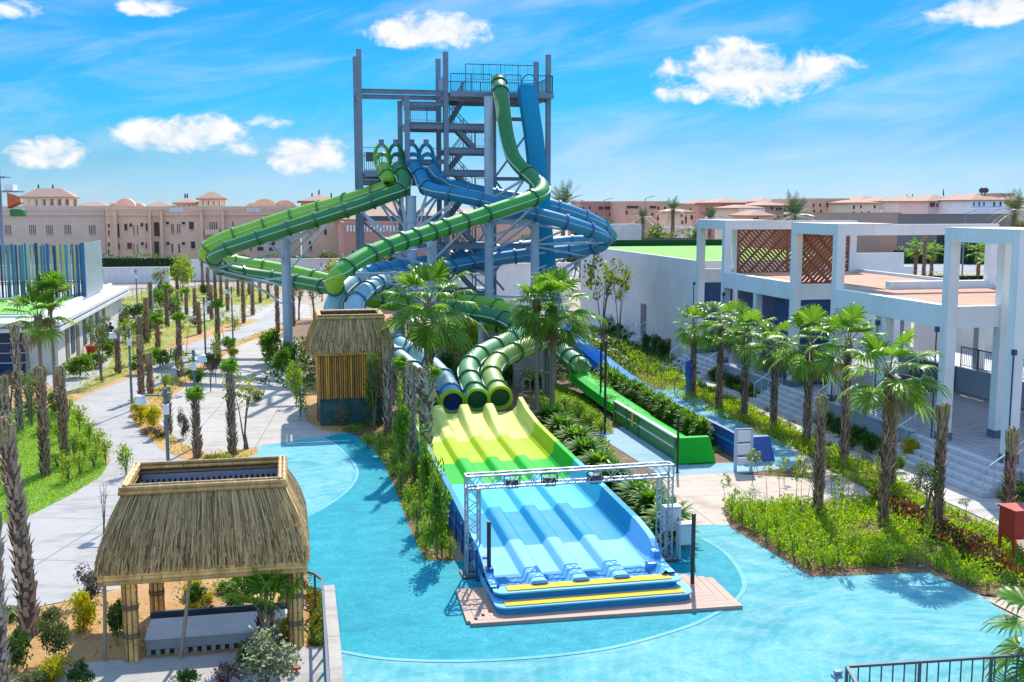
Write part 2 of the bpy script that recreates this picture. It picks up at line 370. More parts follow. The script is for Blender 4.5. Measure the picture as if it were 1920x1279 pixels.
# garden beds lying on the paving
bedr = [(1354,955),(1370,990),(1440,1032),(1521,1082),(1640,1078),(1742,1074),(1830,1114),(1892,1122),(1975,1118),(1960,1070),(1865,994),(1770,952),(1660,892),(1560,842),(1470,797),(1380,752),(1290,712),(1240,690),(1180,655),(1150,648),(1200,692),(1262,722),(1310,744),(1342,764),(1425,806),(1480,834),(1560,884),(1622,916),(1642,940),(1482,947),(1364,950)]
sheet('planting_bed', bedr, .018, m_soild)
sheet('walkway', [(21.75,24),(23.75,24),(23.75,84),(21.75,84)], .012, m_walk, px=False)
sheet('walkway', [(1842,1122),(1900,1118),(2100,1180),(2200,1300)], .014, m_beige)
bedm = [(640,808),(664,815),(700,842),(722,874),(742,920),(768,992),(798,1053),(850,1050),(838,960),(815,880),(800,830),(760,800),(690,785)]
sheet('planting_bed', bedm, .018, m_soild)
# soil island with the lamps between the path and the plaza
bedi = [(525,623),(480,632),(442,648),(408,672),(366,698),(322,735),(292,790),(330,828),(390,852),(480,838),(486,850),(420,874),(370,872),(300,842),(252,795),(246,768),(270,740),(320,711),(372,686),(412,664),(440,642),(480,628),(520,614)]
sheet('planting_bed', bedi, .012, m_soil)
# the bed round the big thatched pavilion
bedp = [(-60,1165),(60,1142),(135,1127),(200,1110),(330,1082),(560,1066),(600,1090),(604,1215),(450,1225),(170,1245),(100,1262),(20,1300),(-80,1330)]
sheet('planting_bed', bedp, .014, m_soil)
sheet('path', [(170,1243),(605,1212),(606,1420),(60,1420),(90,1266)], .018, m_path)
ribbon('pool_kerb', [(617,1104),(622,1160),(627,1215),(633,1300)], .28, .10, m_plaza)
# right: shade-bed under the terrace wall
sheet('planting_bed', [(23.75,30),(24.9,30),(24.9,84),(23.75,84)], .006, m_soild, px=False)
# far ground pieces
sheet('road', [(36,148),(220,148),(220,170),(36,170)], .004, m_road, px=False)
sheet('pavement', [(36,170.5),(220,170.5),(220,178),(36,178)], .006, m_walk, px=False)
sheet('plaza', [(-34,97),(2,97),(2,112),(-34,112)], .002, m_plaza, px=False)

def joint(name, a, b_, wd, z, mat):
    p, q = G(*a), G(*b_); m = MB(); t = (q-p); t.z = 0; n_ = Vector((-t.y, t.x, 0)).normalized()*wd/2
    m.add([(p.x-n_.x,p.y-n_.y,z),(p.x+n_.x,p.y+n_.y,z),(q.x+n_.x,q.y+n_.y,z),(q.x-n_.x,q.y-n_.y,z)], [(3,2,1,0)]); o = m.build(name, mat); return tag(o, kind='structure')


sheet('pool_deck', [(1215,735),(1262,725),(1310,747),(1342,767),(1425,809),(1484,838),(1496,868),(1440,866),(1390,836),(1300,782)], .0195, paint_mat('pale_teal_paint', (.15,.36,.41), (.22,.43,.47), (.34,.52,.54), .8))
# ------------------------------------------------------------------ slide materials
def FIBRE(name, c, rough=.45, coat=.6, spec=.6, var=.06, trans=0.0):
    m, nt, b = new_mat(name); v = coords(nt, (1,1,1), 0, 'World')
    f = noise(nt, v, .7, 6, .7); g = noise(nt, v, 22, 4, .7)
    cl = ramp(nt, f, [(.3, sc(c, 1-var)), (.7, sc(c, 1+var))])
    cl = mixc(nt, ramp(nt, g, [(.55, (0,0,0)), (.85, (.22,)*3)]), cl, (.62,.66,.6))
    nt.links.new(cl, b.inputs['Base Color'])
    b.inputs['Roughness'].default_value = rough; b.inputs['Coat Weight'].default_value = coat; b.inputs['Coat Roughness'].default_value = .4; b.inputs['Specular IOR Level'].default_value = spec
    if trans:
        tr = N(nt, 'ShaderNodeBsdfTranslucent'); nt.links.new(mixc(nt, .35, cl, (.9,.95,.8)), tr.inputs['Color']); mx = N(nt, 'ShaderNodeMixShader'); mx.inputs[0].default_value = trans
        nt.links.new(b.outputs[0], mx.inputs[1]); nt.links.new(tr.outputs[0], mx.inputs[2]); nt.links.new(mx.outputs[0], nt.nodes['Material Output'].inputs['Surface'])
    nt.links.new(ramp(nt, f, [(.3, (rough*.8,)*3), (.75, (rough*1.25,)*3)]), b.inputs['Roughness'])
    return m
f_dkgreen = FIBRE('dark_green_fibreglass', (.002,.25,.045), .58, trans=.35)
f_green = FIBRE('green_fibreglass', (.025,.44,.025), .58, trans=.35)
f_lime = FIBRE('lime_fibreglass', (.27,.60,.008), .58, trans=.35)
f_yellow = FIBRE('yellow_green_fibreglass', (.36,.50,.01), .6, .0, .10)
f_pale = FIBRE('pale_lime_fibreglass', (.56,.60,.15), .6, .0, .10)
f_teal = FIBRE('teal_fibreglass', (.003,.30,.53), .58, .4, .4, trans=.35)
f_blue = FIBRE('blue_fibreglass', (.012,.24,.60), .58)
f_dkblue = FIBRE('dark_blue_fibreglass', (.008,.07,.33), .3)
f_ring_b = FIBRE('teal_flange', (.006,.12,.21), .35)
f_ring_bb = FIBRE('mid_blue_flange', (.02,.20,.38), .35)
f_ring_g = FIBRE('dark_green_flange', (.006,.12,.03), .35)
f_ring_l = FIBRE('olive_flange', (.06,.22,.01), .35)
f_teal_sunlit = FIBRE('sunlit_teal_fibreglass', (.34,.58,.66), .55, trans=.35)  # paler copy of the teal: sun glare on the tubes put into the colour
f_green_sunlit = FIBRE('sunlit_green_fibreglass', (.16,.47,.19), .55, trans=.35)  # green lightened the same way, glare painted in
f_lime_sunlit = FIBRE('sunlit_lime_fibreglass', (.44,.60,.15), .55, trans=.35)  # lime with the sunlit paleness painted into its colour
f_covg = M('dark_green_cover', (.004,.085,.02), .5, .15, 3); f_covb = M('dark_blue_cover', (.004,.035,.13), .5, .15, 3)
f_chute = FIBRE('royal_blue_fibreglass', (.018,.21,.62), .65, .0, .12)
f_white = FIBRE('pale_joint', (.60,.68,.60), .6, .0, .3)
f_sky = FIBRE('sky_blue_fibreglass', (.19,.48,.72), .6, .0, .10)
f_cyan = FIBRE('cyan_fibreglass', (.075,.46,.58), .6, .0, .10)
f_mid = FIBRE('mid_blue_fibreglass', (.012,.26,.44), .6, .0, .10)
f_brgreen = FIBRE('bright_green_fibreglass', (.01,.40,.025), .6, .0, .10)
m_yellow = M('yellow_anti_slip', (.66,.40,.004), .8, .10, 4)
m_steel = M('grey_blue_steel', (.185,.245,.325), .45, .14, 1.2, spec=.5)
m_steel_l = M('pale_steel', (.42,.51,.60), .4, .1, 1.0, spec=.5)
m_steel_d = M('dark_steel', (.06,.075,.09), .45, .1)
m_alu = M('aluminium', (.40,.42,.45), .4, .1, 4, metal=.6)
m_dark = M('black_paint', (.02,.022,.026), .45, .1)
LAT = Vector((1, 0, 0))
def tube_frames(P):
    fr = []; r = None
    for i in range(len(P)):
        t = (P[min(i+1, len(P)-1)]-P[max(i-1, 0)]).normalized()
        h = Vector((t.y, -t.x, 0))
        if h.length > .25 or r is None:
            r2 = h.normalized()
            if r is not None and r2.dot(r) < 0: r2 = -r2
            r = r2
        r = (r - t*r.dot(t)).normalized(); u = r.cross(t)
        if u.z < 0 and abs(u.z) > .2: u = -u
        fr.append((t, r, u))
    return fr
def tube_slide(label, ctrl, mats, splits, ring_mat, rad=.45, nrings=22, group='fibreglass water slides', open_from=None, ring_at=None, exit_mat=None, name='tube_slide', pod=None, cover_mat=None):
    """one closed flume: lengths of tube joined at bolted flanges"""
    pts = catmull([tuple(PD(*c)) for c in ctrl], 8)
    P, L = resample(pts, .22); n = len(P); fr = tube_frames(P)
    root = empty(name, (P[-1].x, P[-1].y, 0), label, 'water slide', group)
    off = -Vector((P[-1].x, P[-1].y, 0))
    K = 20; mb = MB(); cuts = [int(s*(n-1)) for s in splits]+[n-1]; a = 0
    for si, b in enumerate(cuts):
        if b <= a: continue
        sub = MB(); rows = []
        for i in range(a, b+1):
            t, r, u = fr[i]
            rows.append([P[i]+off+(r*math.cos(2*PI*k/K)+u*math.sin(2*PI*k/K))*rad for k in range(K)])
        sub.grid(rows, closed=True)
        o = sub.build('tube_section', mats[si % len(mats)], root)
        a = b
    for sgn in (-1, 1):
        s = MB(); rows = []
        for i in range(n):
            t, r, u = fr[i]; c = P[i]+off+r*sgn*rad
            rows.append([c+r*sgn*.0-u*.025, c+r*sgn*.05-u*.025, c+r*sgn*.05+u*.025, c+r*sgn*.0+u*.025])
        s.grid(rows, smooth=False, closed=True); s.build('side_seam', f_white, root)
    idx = ring_at if ring_at else [ (k+.5)/nrings for k in range(nrings)]
    for q in idx:
        i = min(n-1, max(0, int(q*(n-1)))); t, r, u = fr[i]; c = P[i]+off; g = MB(); rows = []
        for (da, rr) in ((-.07, rad), (-.07, rad+.085), (.07, rad+.085), (.07, rad)):
            rows.append([c+t*da+(r*math.cos(2*PI*k/24)+u*math.sin(2*PI*k/24))*rr for k in range(24)])
        g.grid(rows, closed=True, smooth=False); g.build('flange', ring_mat, root)
    if exit_mat:
        t, r, u = fr[-1]; c = P[-1]+off; g = MB(); rows = []
        for (da, rr) in ((-.10, rad-.02), (-.10, rad+.10), (.06, rad+.10), (.06, rad-.02)):
            rows.append([c+t*da+(r*math.cos(2*PI*k/28)+u*math.sin(2*PI*k/28))*rr for k in range(28)])
        g.grid(rows, closed=True, smooth=False); g.build('exit_collar', exit_mat, root)
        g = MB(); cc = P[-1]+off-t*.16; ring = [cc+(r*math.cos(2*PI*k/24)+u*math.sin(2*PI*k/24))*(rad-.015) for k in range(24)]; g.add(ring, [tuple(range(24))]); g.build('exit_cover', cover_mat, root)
    if pod:   # open tub and hood where riders get in
        t, r, u = fr[0]; c = P[0]+off; fw = Vector((0,-1,0)); r0 = Vector((-1,0,0))
        tub = MB(); rows = []
        for k in range(9):
            q = k/8; cc = c - fw*(1.7*(1-q)) + Vector((0,0,.55*(1-q)))
            rows.append([cc + r0*math.cos(PI+PI*j/12)*rad + Vector((0,0,1))*math.sin(PI+PI*j/12)*rad for j in range(13)])
        tub.grid(rows)
        o = tub.build('start_tub', mats[0], root); s_ = o.modifiers.new('wall', 'SOLIDIFY'); s_.thickness = .04
        hd = MB(); rows = []
        for k in range(11):
            q = k/10; cc = c - fw*(1.25*(1-q)) + Vector((0,0,.5*(1-q))); w0 = .07+.30*(1-q)
            rows.append([cc + r0*math.cos(PI*j/18)*rad*(1.0+.1*(1-q)) + Vector((0,0,1))*math.sin(PI*j/18)*rad*(1.05+1.25*(1-q)**1.3) for j in list(range(0, 4))+[4]] )
        hd.grid(rows)
        rows = []
        for k in range(11):
            q = k/10; cc = c - fw*(1.25*(1-q)) + Vector((0,0,.5*(1-q)))
            rows.append([cc + r0*math.cos(PI*j/18)*rad*(1.0+.1*(1-q)) + Vector((0,0,1))*math.sin(PI*j/18)*rad*(1.05+1.25*(1-q)**1.3) for j in range(14, 19)])
        hd.grid(rows)
        for qq in (0.0, .55):   # two hoops of the hood
            cc = c - fw*(1.25*(1-qq)) + Vector((0,0,.5*(1-qq))); hp = []
            for j in range(19):
                hp.append(cc + r0*math.cos(PI*j/18)*rad*(1.0+.1*(1-qq)) + Vector((0,0,1))*math.sin(PI*j/18)*rad*(1.05+1.25*(1-qq)**1.3))
            hd.path(hp, .075, 8)
        o = hd.build('start_hood', mats[0], root); s_ = o.modifiers.new('wall', 'SOLIDIFY'); s_.thickness = .04
        lb = MB(); cc = c - fw*1.25 + Vector((0,0,.5+rad*2.3)); lb.box(cc.x-.16, cc.x+.16, cc.y-.12, cc.y+.12, cc.z-.06, cc.z+.32)
        lb.build('signal_box', m_steel, root)
    return root, P, fr
TUBES = {}
G1 = [(719,314,70.0),(722,326,69.5),(729,338,69),(726,349,69),(705,358,69.3),(672,369,69.8),(622,384,70.6),(577,396,71),(520,413,71.4),(467,431,71.6),(422,446,71.6),(396,459,71.6),(386,472,72),(392,482,73.5),(422,488,74.5),(460,494,75),(520,504,75),(560,512,74.5),(610,524,73.6),(660,535,72.3),(720,546,70.3),(800,557,67.5),(860,565,64.8),(905,570,62.6),(930,575,61.3),(950,583,60.5),(975,590,59.8),(1003,601,58.6),(1022,614,57.3),(1026,628,56),(1012,641,54.8),(980,653,53.2),(950,668,51.6),(928,684,50),(921,702,48.6),(928,722,47.2),(938,746,45.4)]
G2 = [(746,314,70.0),(752,326,69.3),(758,338,68.6),(757,350,68.2),(745,359,67.8),(722,368,67.6),(677,385,67.5),(617,404,67.5),(565,420,67.4),(510,438,67.2),(455,456,67),(422,468,67),(404,480,67.5),(402,493,68.8),(420,505,70),(450,512,71),(482,517,71.4),(522,523,71.4),(565,530,71),(610,538,70.2),(660,548,69),(720,562,66.5),(790,574,63.5),(850,582,61.6),(890,588,60.2),(915,592,59.4),(940,598,58.8),(962,608,57.6),(972,619,56.6),(964,632,55.6),(940,645,54.2),(912,658,52.6),(890,674,51),(878,692,49.5),(881,712,48.1),(888,730,46.8),(895,750,45.3)]
B1 = [(777,314,70.0),(786,326,69.4),(792,338,68.8),(798,350,68),(815,358,67.5),(846,364,67.2),(890,373,67),(940,386,67),(997,400,67.1),(1048,413,67.4),(1086,425,67.8),(1115,436,68.4),(1132,447,69.4),(1128,459,70.6),(1103,466,71.4),(1068,471,71.8),(1032,474,72),(997,477,72),(935,485,71.8),(900,489,71.2),(868,495,70),(831,502,68.2),(790,510,66),(755,518,63.6),(728,524,61),(707,531,58.8),(690,542,57),(674,557,55.6),(664,576,54.6),(668,600,54.0),(684,624,53.8),(708,644,53.2),(735,662,52),(760,682,50.6),(780,702,49.2),(795,722,47.8),(800,738,46.6),(802,756,45.3)]
B2 = [(804,314,70.0),(812,325,70),(820,335,70),(832,344,70.3),(855,351,70.6),(882,357,70.8),(919,364,71),(970,373,71),(1024,384,71),(1064,395,71.3),(1096,407,71.8),(1122,420,72.6),(1140,434,74),(1140,447,75.6),(1115,452,77),(1080,453,77.6),(1050,455,77.6),(1015,459,77),(979,464,76.3),(944,470,75.4),(908,476,74.4),(882,480,73.6),(850,484,72.6),(815,489,71),(770,496,68.5),(725,504,65.5),(690,512,62),(664,524,59.4),(643,541,57.6),(629,560,56.6),(624,582,56),(634,604,55.8),(656,620,55.6),(690,630,55.2),(732,640,54.4),(765,656,52.8),(798,677,51),(822,698,49.2),(837,720,47.6),(845,738,46.4),(849,754,45.3)]
g1, P_g1, F_g1 = tube_slide('lime green enclosed racing slide, outermost of the two green loops on the left', G1, [f_lime, f_lime, f_lime_sunlit], [.33,.74], f_ring_l, nrings=30, exit_mat=f_yellow, pod=1, cover_mat=f_covg)
g2, P_g2, F_g2 = tube_slide('dark green enclosed racing slide on the inside of the left loop', G2, [f_dkgreen, f_dkgreen, f_green_sunlit], [.33,.80], f_ring_g, nrings=30, exit_mat=f_lime, pod=1, cover_mat=f_covg)
b1, P_b1, F_b1 = tube_slide('blue enclosed racing slide on the nearer inside of the right loop', B1, [f_teal, f_teal, f_teal_sunlit], [.35,.64], f_ring_b, nrings=30, exit_mat=f_yellow, pod=1, cover_mat=f_covb)
b2, P_b2, F_b2 = tube_slide('blue enclosed racing slide on the outside of the right loop', B2, [f_teal, f_teal, f_teal_sunlit], [.3,.68], f_ring_bb, nrings=30, exit_mat=f_yellow, pod=1, cover_mat=f_covb)
T = [(934,149,71.0),(936,158,70.6),(938,170,69.8),(941,190,69.3),(945,220,69),(949,248,68.7),(955,274,68.3),(963,296,67.8),(975,312,67.3),(990,327,66.8),(1005,339,66.2),(1016,350,65.3),(1014,362,64.3),(998,371,63.5),(960,385,62.5),(900,405,61.5),(850,421,60.5),(790,441,59.3),(740,457,58.2),(690,478,57),(655,498,56),(634,516,55.4),(626,534,56),(640,548,57.5),(680,558,59.5),(730,567,61.5),(800,580,63.4),(870,595,64.3),(940,610,64.2),(1000,630,62.8),(1045,652,60.6),(1072,672,58.6),(1092,688,57)]
rt = [.01,.035,.16,.245,.315,.345,.37,.39,.41,.43,.45,.475,.51,.55,.60,.645,.69,.72,.75,.78,.82,.86,.90,.93,.96,.99]
tb, P_t, F_t = tube_slide('long green body slide dropping from the top deck and crossing before the tower', T, [f_dkgreen, f_green, f_lime, f_lime, f_green_sunlit], [.22,.52,.70,.84], f_ring_g, ring_at=rt, rad=.46, name='body_slide')
# open run-out of the body slide, part of the same flume
def trough(parent, pts, w, hgt, wall, mats, splits, name, off, hL=None):
    hl = hL or hgt
    P, L = resample(catmull([tuple(p) for p in pts], 8), .3); n = len(P)
    prof = [(-w/2-.10,hl),(-w/2,hl),(-w/2+.03,hl*.45),(-w/2+.16,.08),(-w/2+.34,.0),(0,-.02),(w/2-.34,.0),(w/2-.16,.08),(w/2-.03,hgt*.45),(w/2,hgt),(w/2+.10,hgt)]
    prof2 = prof+[(w/2+.10,hgt-.05),(w/2+.03,hgt-.08),(w/2+.03,.0),(w/2-.30,-.10),(-w/2+.30,-.10),(-w/2-.03,0),(-w/2-.03,hl-.08),(-w/2-.10,hl-.05)]
    fr = []
    for i in range(n):
        t = (P[min(i+1, n-1)]-P[max(i-1, 0)]).normalized(); r = Vector((1,0,0)); r = (r-t*r.dot(t)).normalized(); u = r.cross(t)
        fr.append((t, r, u))
    cuts = [int(s*(n-1)) for s in splits]+[n-1]; a = 0
    for si, b in enumerate(cuts):
        if b <= a: continue
        m = MB(); rows = []
        for i in range(a, b+1):
            t, r, u = fr[i]; rows.append([P[i]+off+r*x+u*z for x, z in prof2])
        m.grid(rows, closed=True, smooth=False); m.build(name, mats[si % len(mats)], parent); a = b
    return P, fr
def up(px, py, D): return PD(px, py, D)
off = -Vector(tb.location)
xg = P_t[-1].x
yb, ye = P_t[-1].y-.2, 38.95
XG = 15.45
gp = [(xg, yb+.9, P_t[-1].z-.40), (xg, yb, P_t[-1].z-.45), (xg, yb-2, P_t[-1].z-.54), (XG, yb-5, P_t[-1].z-.66), (XG, yb-9, .64), (XG, (ye+yb)/2-2, .56), (XG, ye, .53)]
Pg, Fg = trough(tb, gp, 1.0, .86, .05, [f_brgreen, f_brgreen], [.35], 'open_trough', off, .42)
s = MB(); s.box(XG-.72, XG-.712, ye+5.2, ye+5.45, .35, .97); o = s.build('yellow_marker', m_yellow, tb); o.location = off
# deep green side cladding with two recessed lights and the end block
zc = .0; y0 = ye; y1 = ye+8.2
s = MB(); s.box(XG-.66, XG-.56, y0, y1,   .02, .92, 0)
for (a, b) in ((y1-.25, y1), (y1-2.1, y1-1.9), (y1-3.6, y1-3.4), (y0, y0+.2)): s.box(XG-.71, XG-.66, a, b, .02, .96, 0)
s.box(XG-.70, XG-.54, y0, y1, .921, .985, 1); s.box(XG-.70, XG-.66, y0, y1, .50, .56, 1)
o = s.build('side_cladding', [f_dkgreen, f_white], tb); o.location = off
s = MB(); s.add([(XG-.78,y0-.55,.02),(XG+.82,y0-.55,.02),(XG+.82,y0,.02),(XG-.78,y0,.02),(XG-.62,y0-.30,1.02),(XG+.62,y0-.30,1.02),(XG+.62,y0,1.02),(XG-.62,y0,1.02)],
      [(0,3,2,1),(4,5,6,7),(0,1,5,4),(1,2,6,5),(2,3,7,6),(3,0,4,7)])
o = s.build('end_block', f_brgreen, tb, bevel=.04); o.location = off
# straight drop slide, blue
Dp = [(990,160,70.6),(993,185,70.0),(998,220,69.6),(1004,262,69.3),(1010,320,69.1),(1016,380,69.2),(1021,440,69.6),(1026,490,70.0),(1031,530,70.4),(1037,562,70.6),(1046,592,70.4),(1062,620,69.2),(1085,641,67.2),(1112,660,64.6)]
dpts = [PD(*c) for c in Dp]
be, XB = 38.75, 17.98
db_root = empty('drop_slide', (XB, be, 0), 'wide open blue speed slide falling almost straight down from the top deck', 'water slide', 'fibreglass water slides')
off2 = -Vector(db_root.location)
dpts += [Vector((18.2, 58, .72)), Vector((18.1, 54, .55)), Vector((18.0, 48, .46)), Vector((XB, be, .42))]
# wide lip at the top: the first pieces are paler
Pd, Fd = trough(db_root, dpts, 1.06, .82, .05, [f_mid, f_mid, f_chute, f_chute, f_chute], [.1,.30,.50,.75], 'open_trough', off2, .42)
s = MB(); hoop = [Pd[1]+off2+Vector((math.cos(PI*j/16)*.52, -.25, .15+math.sin(PI*j/16)*.75)) for j in range(17)]
s.path(hoop, .05, 8); s.build('entry_hoop', f_mid, db_root)
s = MB(); s.box(XB-.66, XB-.56, be, be+9, .02, .96, 0)
for a in (be+8.9, be+6.2, be+3.6, be+.1): s.box(XB-.71, XB-.66, a, a+.2, .02, 1.0, 0)
s.box(XB-.70, XB-.54, be, be+9, .961, 1.0, 0)
s.box(XB-.70, XB-.66, be, be+9, .54, .60, 1); o = s.build('side_cladding', [f_dkblue, f_mid], db_root); o.location = off2
s = MB(); x0 = XB-.68; s.add([(x0,be-.55,.02),(x0+1.36,be-.55,.02),(x0+1.36,be,.02),(x0,be,.02),(x0+.14,be-.3,.98),(x0+1.22,be-.3,.98),(x0+1.22,be,.98),(x0+.14,be,.98)],
      [(0,3,2,1),(4,5,6,7),(0,1,5,4),(1,2,6,5),(2,3,7,6),(3,0,4,7)])
o = s.build('end_block', f_dkblue, db_root, bevel=.04); o.location = off2
# ------------------------------------------------------------------ mat-racer run-out with four lanes
ro = empty('racer_runout', (7.5, 26.3, 0), 'four lane open run-out slide coloured lime, green and blue, with yellow steps', 'water slide', 'fibreglass water slides')
ro_off = -Vector(ro.location)
def fz(y): return float(np.interp(y, [25.2,26,28,31,37,40.5,42.3,43.8], [.42,.44,.53,.62,.76,.86,1.05,1.36]))
YB = [25.3, 28.35, 31.4, 34.7, 37.4, 40.6, 43.75]
CM = [f_sky, f_mid, f_cyan, f_brgreen, f_yellow, f_pale]
f_lip = FIBRE('lip_blue_fibreglass', (.02,.22,.42), .6, .0, .15)
CM2 = [f_sky, f_mid, f_cyan, f_brgreen, f_yellow, f_pale]
XL, XR = 5.02, 9.22
bumps = [6.03, 7.12, 8.20]
def floor_profile(y):
    z = fz(y); out = [(XL, z)]
    h = .19 if y < 41 else .19+.2*min(1, (y-41)/2.5)
    for b in bumps: out += [(b-.33, z), (b-.30, z+.004)]+[(b-.285, z+.02), (b-.20, z+h*.80), (b-.165, z+h*.95), (b-.12, z+h), (b, z+h+.004), (b+.12, z+h), (b+.165, z+h*.95), (b+.20, z+h*.80), (b+.285, z+.02)]+[(b+.30, z+.004), (b+.33, z)]
    out += [(XR-.15, z), (XR, z+.05)]
    return out
for i in range(6):
    m = MB(); rows = []; ny = max(2, int((YB[i+1]-YB[i])/.3))
    for k in range(ny+1):
        y = YB[i]+(YB[i+1]-YB[i])*k/ny
        rows.append([Vector((x, y, z)) + ro_off + Vector((0,0,-.004*i)) for x, z in floor_profile(y)])
    m.grid(rows, smooth=True); m.build('lane_section', CM[i], ro)
for b in bumps:   # blue air slots at the foot of each divider
    m = MB(); z = .43; m.add([(b-.32,25.27,z-.03),(b+.32,25.27,z-.03),(b+.21,25.27,z+.13),(b+.12,25.27,z+.185),(b-.12,25.27,z+.185),(b-.21,25.27,z+.13)], [(0,1,2,3,4,5)], 2)
    for xx in (-.12, 0, .12): m.box(b+xx-.045, b+xx+.045, 25.25, 25.268, z+.03, z+.12, 0)
    o = m.build('divider_nozzle', [f_dkblue, f_blue, f_sky], ro); o.location = ro_off
# side walls
def wall_part(x, sgn, mats, y0, y1, top, name, slope=False):
    for i in range(6):
        a, b = max(YB[i], y0), min(YB[i+1], y1)
        if b <= a: continue
        m = MB(); rows = []; ny = max(2, int((b-a)/.3))
        for k in range(ny+1):
            y = a+(b-a)*k/ny; z = fz(y); h = top(y)
            if sgn > 0: pr = [(XR, z+.05), (XR+.16, z+.22), (XR+.24, z+h), (XR+.42, z+h), (XR+.42, z+h-.06), (XR+.34, z+h-.08), (XR+.34, 0.0), (XR+.30, 0.0)]
            else: pr = [(XL+.0, z+.0), (XL-.06, z+.2), (XL-.08, z+h), (XL-.24, z+h), (XL-.24, z+h-.06), (XL-.18, z+h-.08), (XL-.18, 0.0), (XL-.14, 0.0)]
            rows.append([Vector((px, y, pz))+ro_off for px, pz in pr])
        m.grid(rows, smooth=False, closed=True); m.build(name, mats[i], ro)
def topR(y): return float(np.interp(y, [25,26.2,26.9,28,42,44], [.16,.18,.58,.66,.62,.6]))
def topL(y): return float(np.interp(y, [25,26,27,36,44], [.1,.14,.42,.5,.5]))
wall_part(XR, 1, CM2, 25.3, 43.75, topR, 'side_wall')
wall_part(XL, -1, [f_sky, f_lip, f_lip, f_dkgreen, f_dkgreen, f_lime], 25.3, 43.75, topL, 'side_wall')
m = MB()
for k in range(13): m.box(XL-.30, XL-.24, 27.2+k*1.2, 27.32+k*1.2, .02, .9)
m.box(XL-.28, XL-.24, 27.0, 42.3, .46, .52)
o = m.build('side_rib', f_dkblue, ro); o.location = ro_off
m = MB(); m.box(XL-.2, XL-.02, 26.1, 26.4, .3, .72)
o = m.build('wall_nozzle', f_dkblue, ro); o.location = ro_off
m = MB(); m.box(XL-.2, XL-.02, 26.7, 27.0, .3, .84)
o = m.build('wall_nozzle', f_dkblue, ro); o.location = ro_off
m = MB(); m.box(XR-.12, XR+.1, 25.8, 26.1, .46, .66)
o = m.build('wall_nozzle', f_blue, ro); o.location = ro_off
m = MB(); m.box(XR+.15, XR+.36, 26.2, 26.5, .5, .84)
o = m.build('wall_nozzle', f_blue, ro); o.location = ro_off
# rounded basin lip and the two yellow steps
def rrect(x0, x1, y0, y1, r, n=6):
    out = []
    for cx, cy_, a0 in ((x1-r, y1-r, 0), (x0+r, y1-r, 90), (x0+r, y0+r, 180), (x1-r, y0+r, 270)):
        for k in range(n+1):
            a = math.radians(a0+90*k/n); out.append((cx+r*math.cos(a), cy_+r*math.sin(a)))
    return out
def slab(name, mat, parent, off, x0, x1, y0, y1, z0, z1, r):
    p = rrect(x0, x1, y0, y1, r); n = len(p); m = MB()
    vs = [(x, y, z0) for x, y in p]+[(x, y, z1) for x, y in p]
    m.add(vs, [(k, (k+1) % n, n+(k+1) % n, n+k) for k in range(n)]); m.add(vs, [tuple(range(n, 2*n))])
    o = m.build(name, mat, parent, bevel=.03); o.location = off; return o
slab('front_lip', f_lip, ro, ro_off, 4.84, 9.70, 24.95, 27.6, .30, .455, .45)
slab('basin_rim', f_sky, ro, ro_off, 4.80, 9.74, 24.90, 25.45, .458, .50, .26)
slab('front_lip', f_lip, ro, ro_off, 4.80, 9.84, 24.48, 26.2, .10, .26, .3)
slab('step_tread', f_sky, ro, ro_off, 4.76, 9.88, 24.44, 26.25, .262, .30, .3)
for (y0, y1, z, a, b) in ((25.02, 25.36, .503, 5.15, 9.45), (24.52, 24.84, .303, 5.0, 9.62)):
    m = MB(); m.box(a, b, y0, y1, z, z+.02); o = m.build('anti_slip_strip', m_yellow, ro); o.location = ro_off
# timber deck round the foot of the run-out
dk = empty('timber_deck', (7.5, 25, 0), 'pinkish brown timber boards round the foot of the lane slide', 'boardwalk', rz=math.radians(-2.0))
m_wood = M('deck_board', (.46,.30,.215), .75, .22, 3, stretch=(.3,6,1), bmp=.2, space='World')
m = MB()
for k in range(6): m.box(4.1+.20*k, 10.95-.12*k, 24.02+.205*k, 24.02+.205*k+.195, .0, .10)
o = m.build('front_boards', m_wood, dk, loc=(-7.5,-25,0))
m = MB()
for k in range(4): m.box(4.02+.205*k, 4.02+.205*k+.195, 24.2+.2*k, 26.4, .0, .094)
o = m.build('side_boards', m_wood, dk, loc=(-7.5,-25,0))
m = MB()
for k in range(5): m.box(9.92+.205*k, 9.92+.205*k+.195, 25.0-.22*k, 26.6-.12*k, .0, .094)
o = m.build('side_boards', m_wood, dk, loc=(-7.5,-25,0))
# ------------------------------------------------------------------ steel slide tower
def hcol(parent, x, y, z0, z1, w=.30, name='column', mat=None):
    """H-section steel column"""
    m = MB(); t = .03
    m.box(x-w/2, x+w/2, y-w/2, y-w/2+t, z0, z1); m.box(x-w/2, x+w/2, y+w/2-t, y+w/2, z0, z1); m.box(x-t/2, x+t/2, y-w/2+t, y+w/2-t, z0, z1)
    for z in np.arange(z0+3.2, z1-.5, 4.1):   # bolted splice plates
        m.box(x-w/2-.02, x+w/2+.02, y-w/2-.02, y+w/2+.02, z, z+.05)
    m.box(x-w/2-.01, x+w/2+.01, y-w/2-.01, y+w/2+.01, z1, z1+.03)
    return m.build(name, mat or m_steel, parent)
def ibeam(parent, a, b, h=.32, w=.18, name='beam', mat=None):
    m = MB(); a, b = Vector(a), Vector(b); t = .03
    m.bar(a+Vector((0,0,h/2-t/2)), b+Vector((0,0,h/2-t/2)), w, t); m.bar(a-Vector((0,0,h/2-t/2)), b-Vector((0,0,h/2-t/2)), w, t); m.bar(a, b, .03, h-2*t)
    return m.build(name, mat or m_steel, parent)
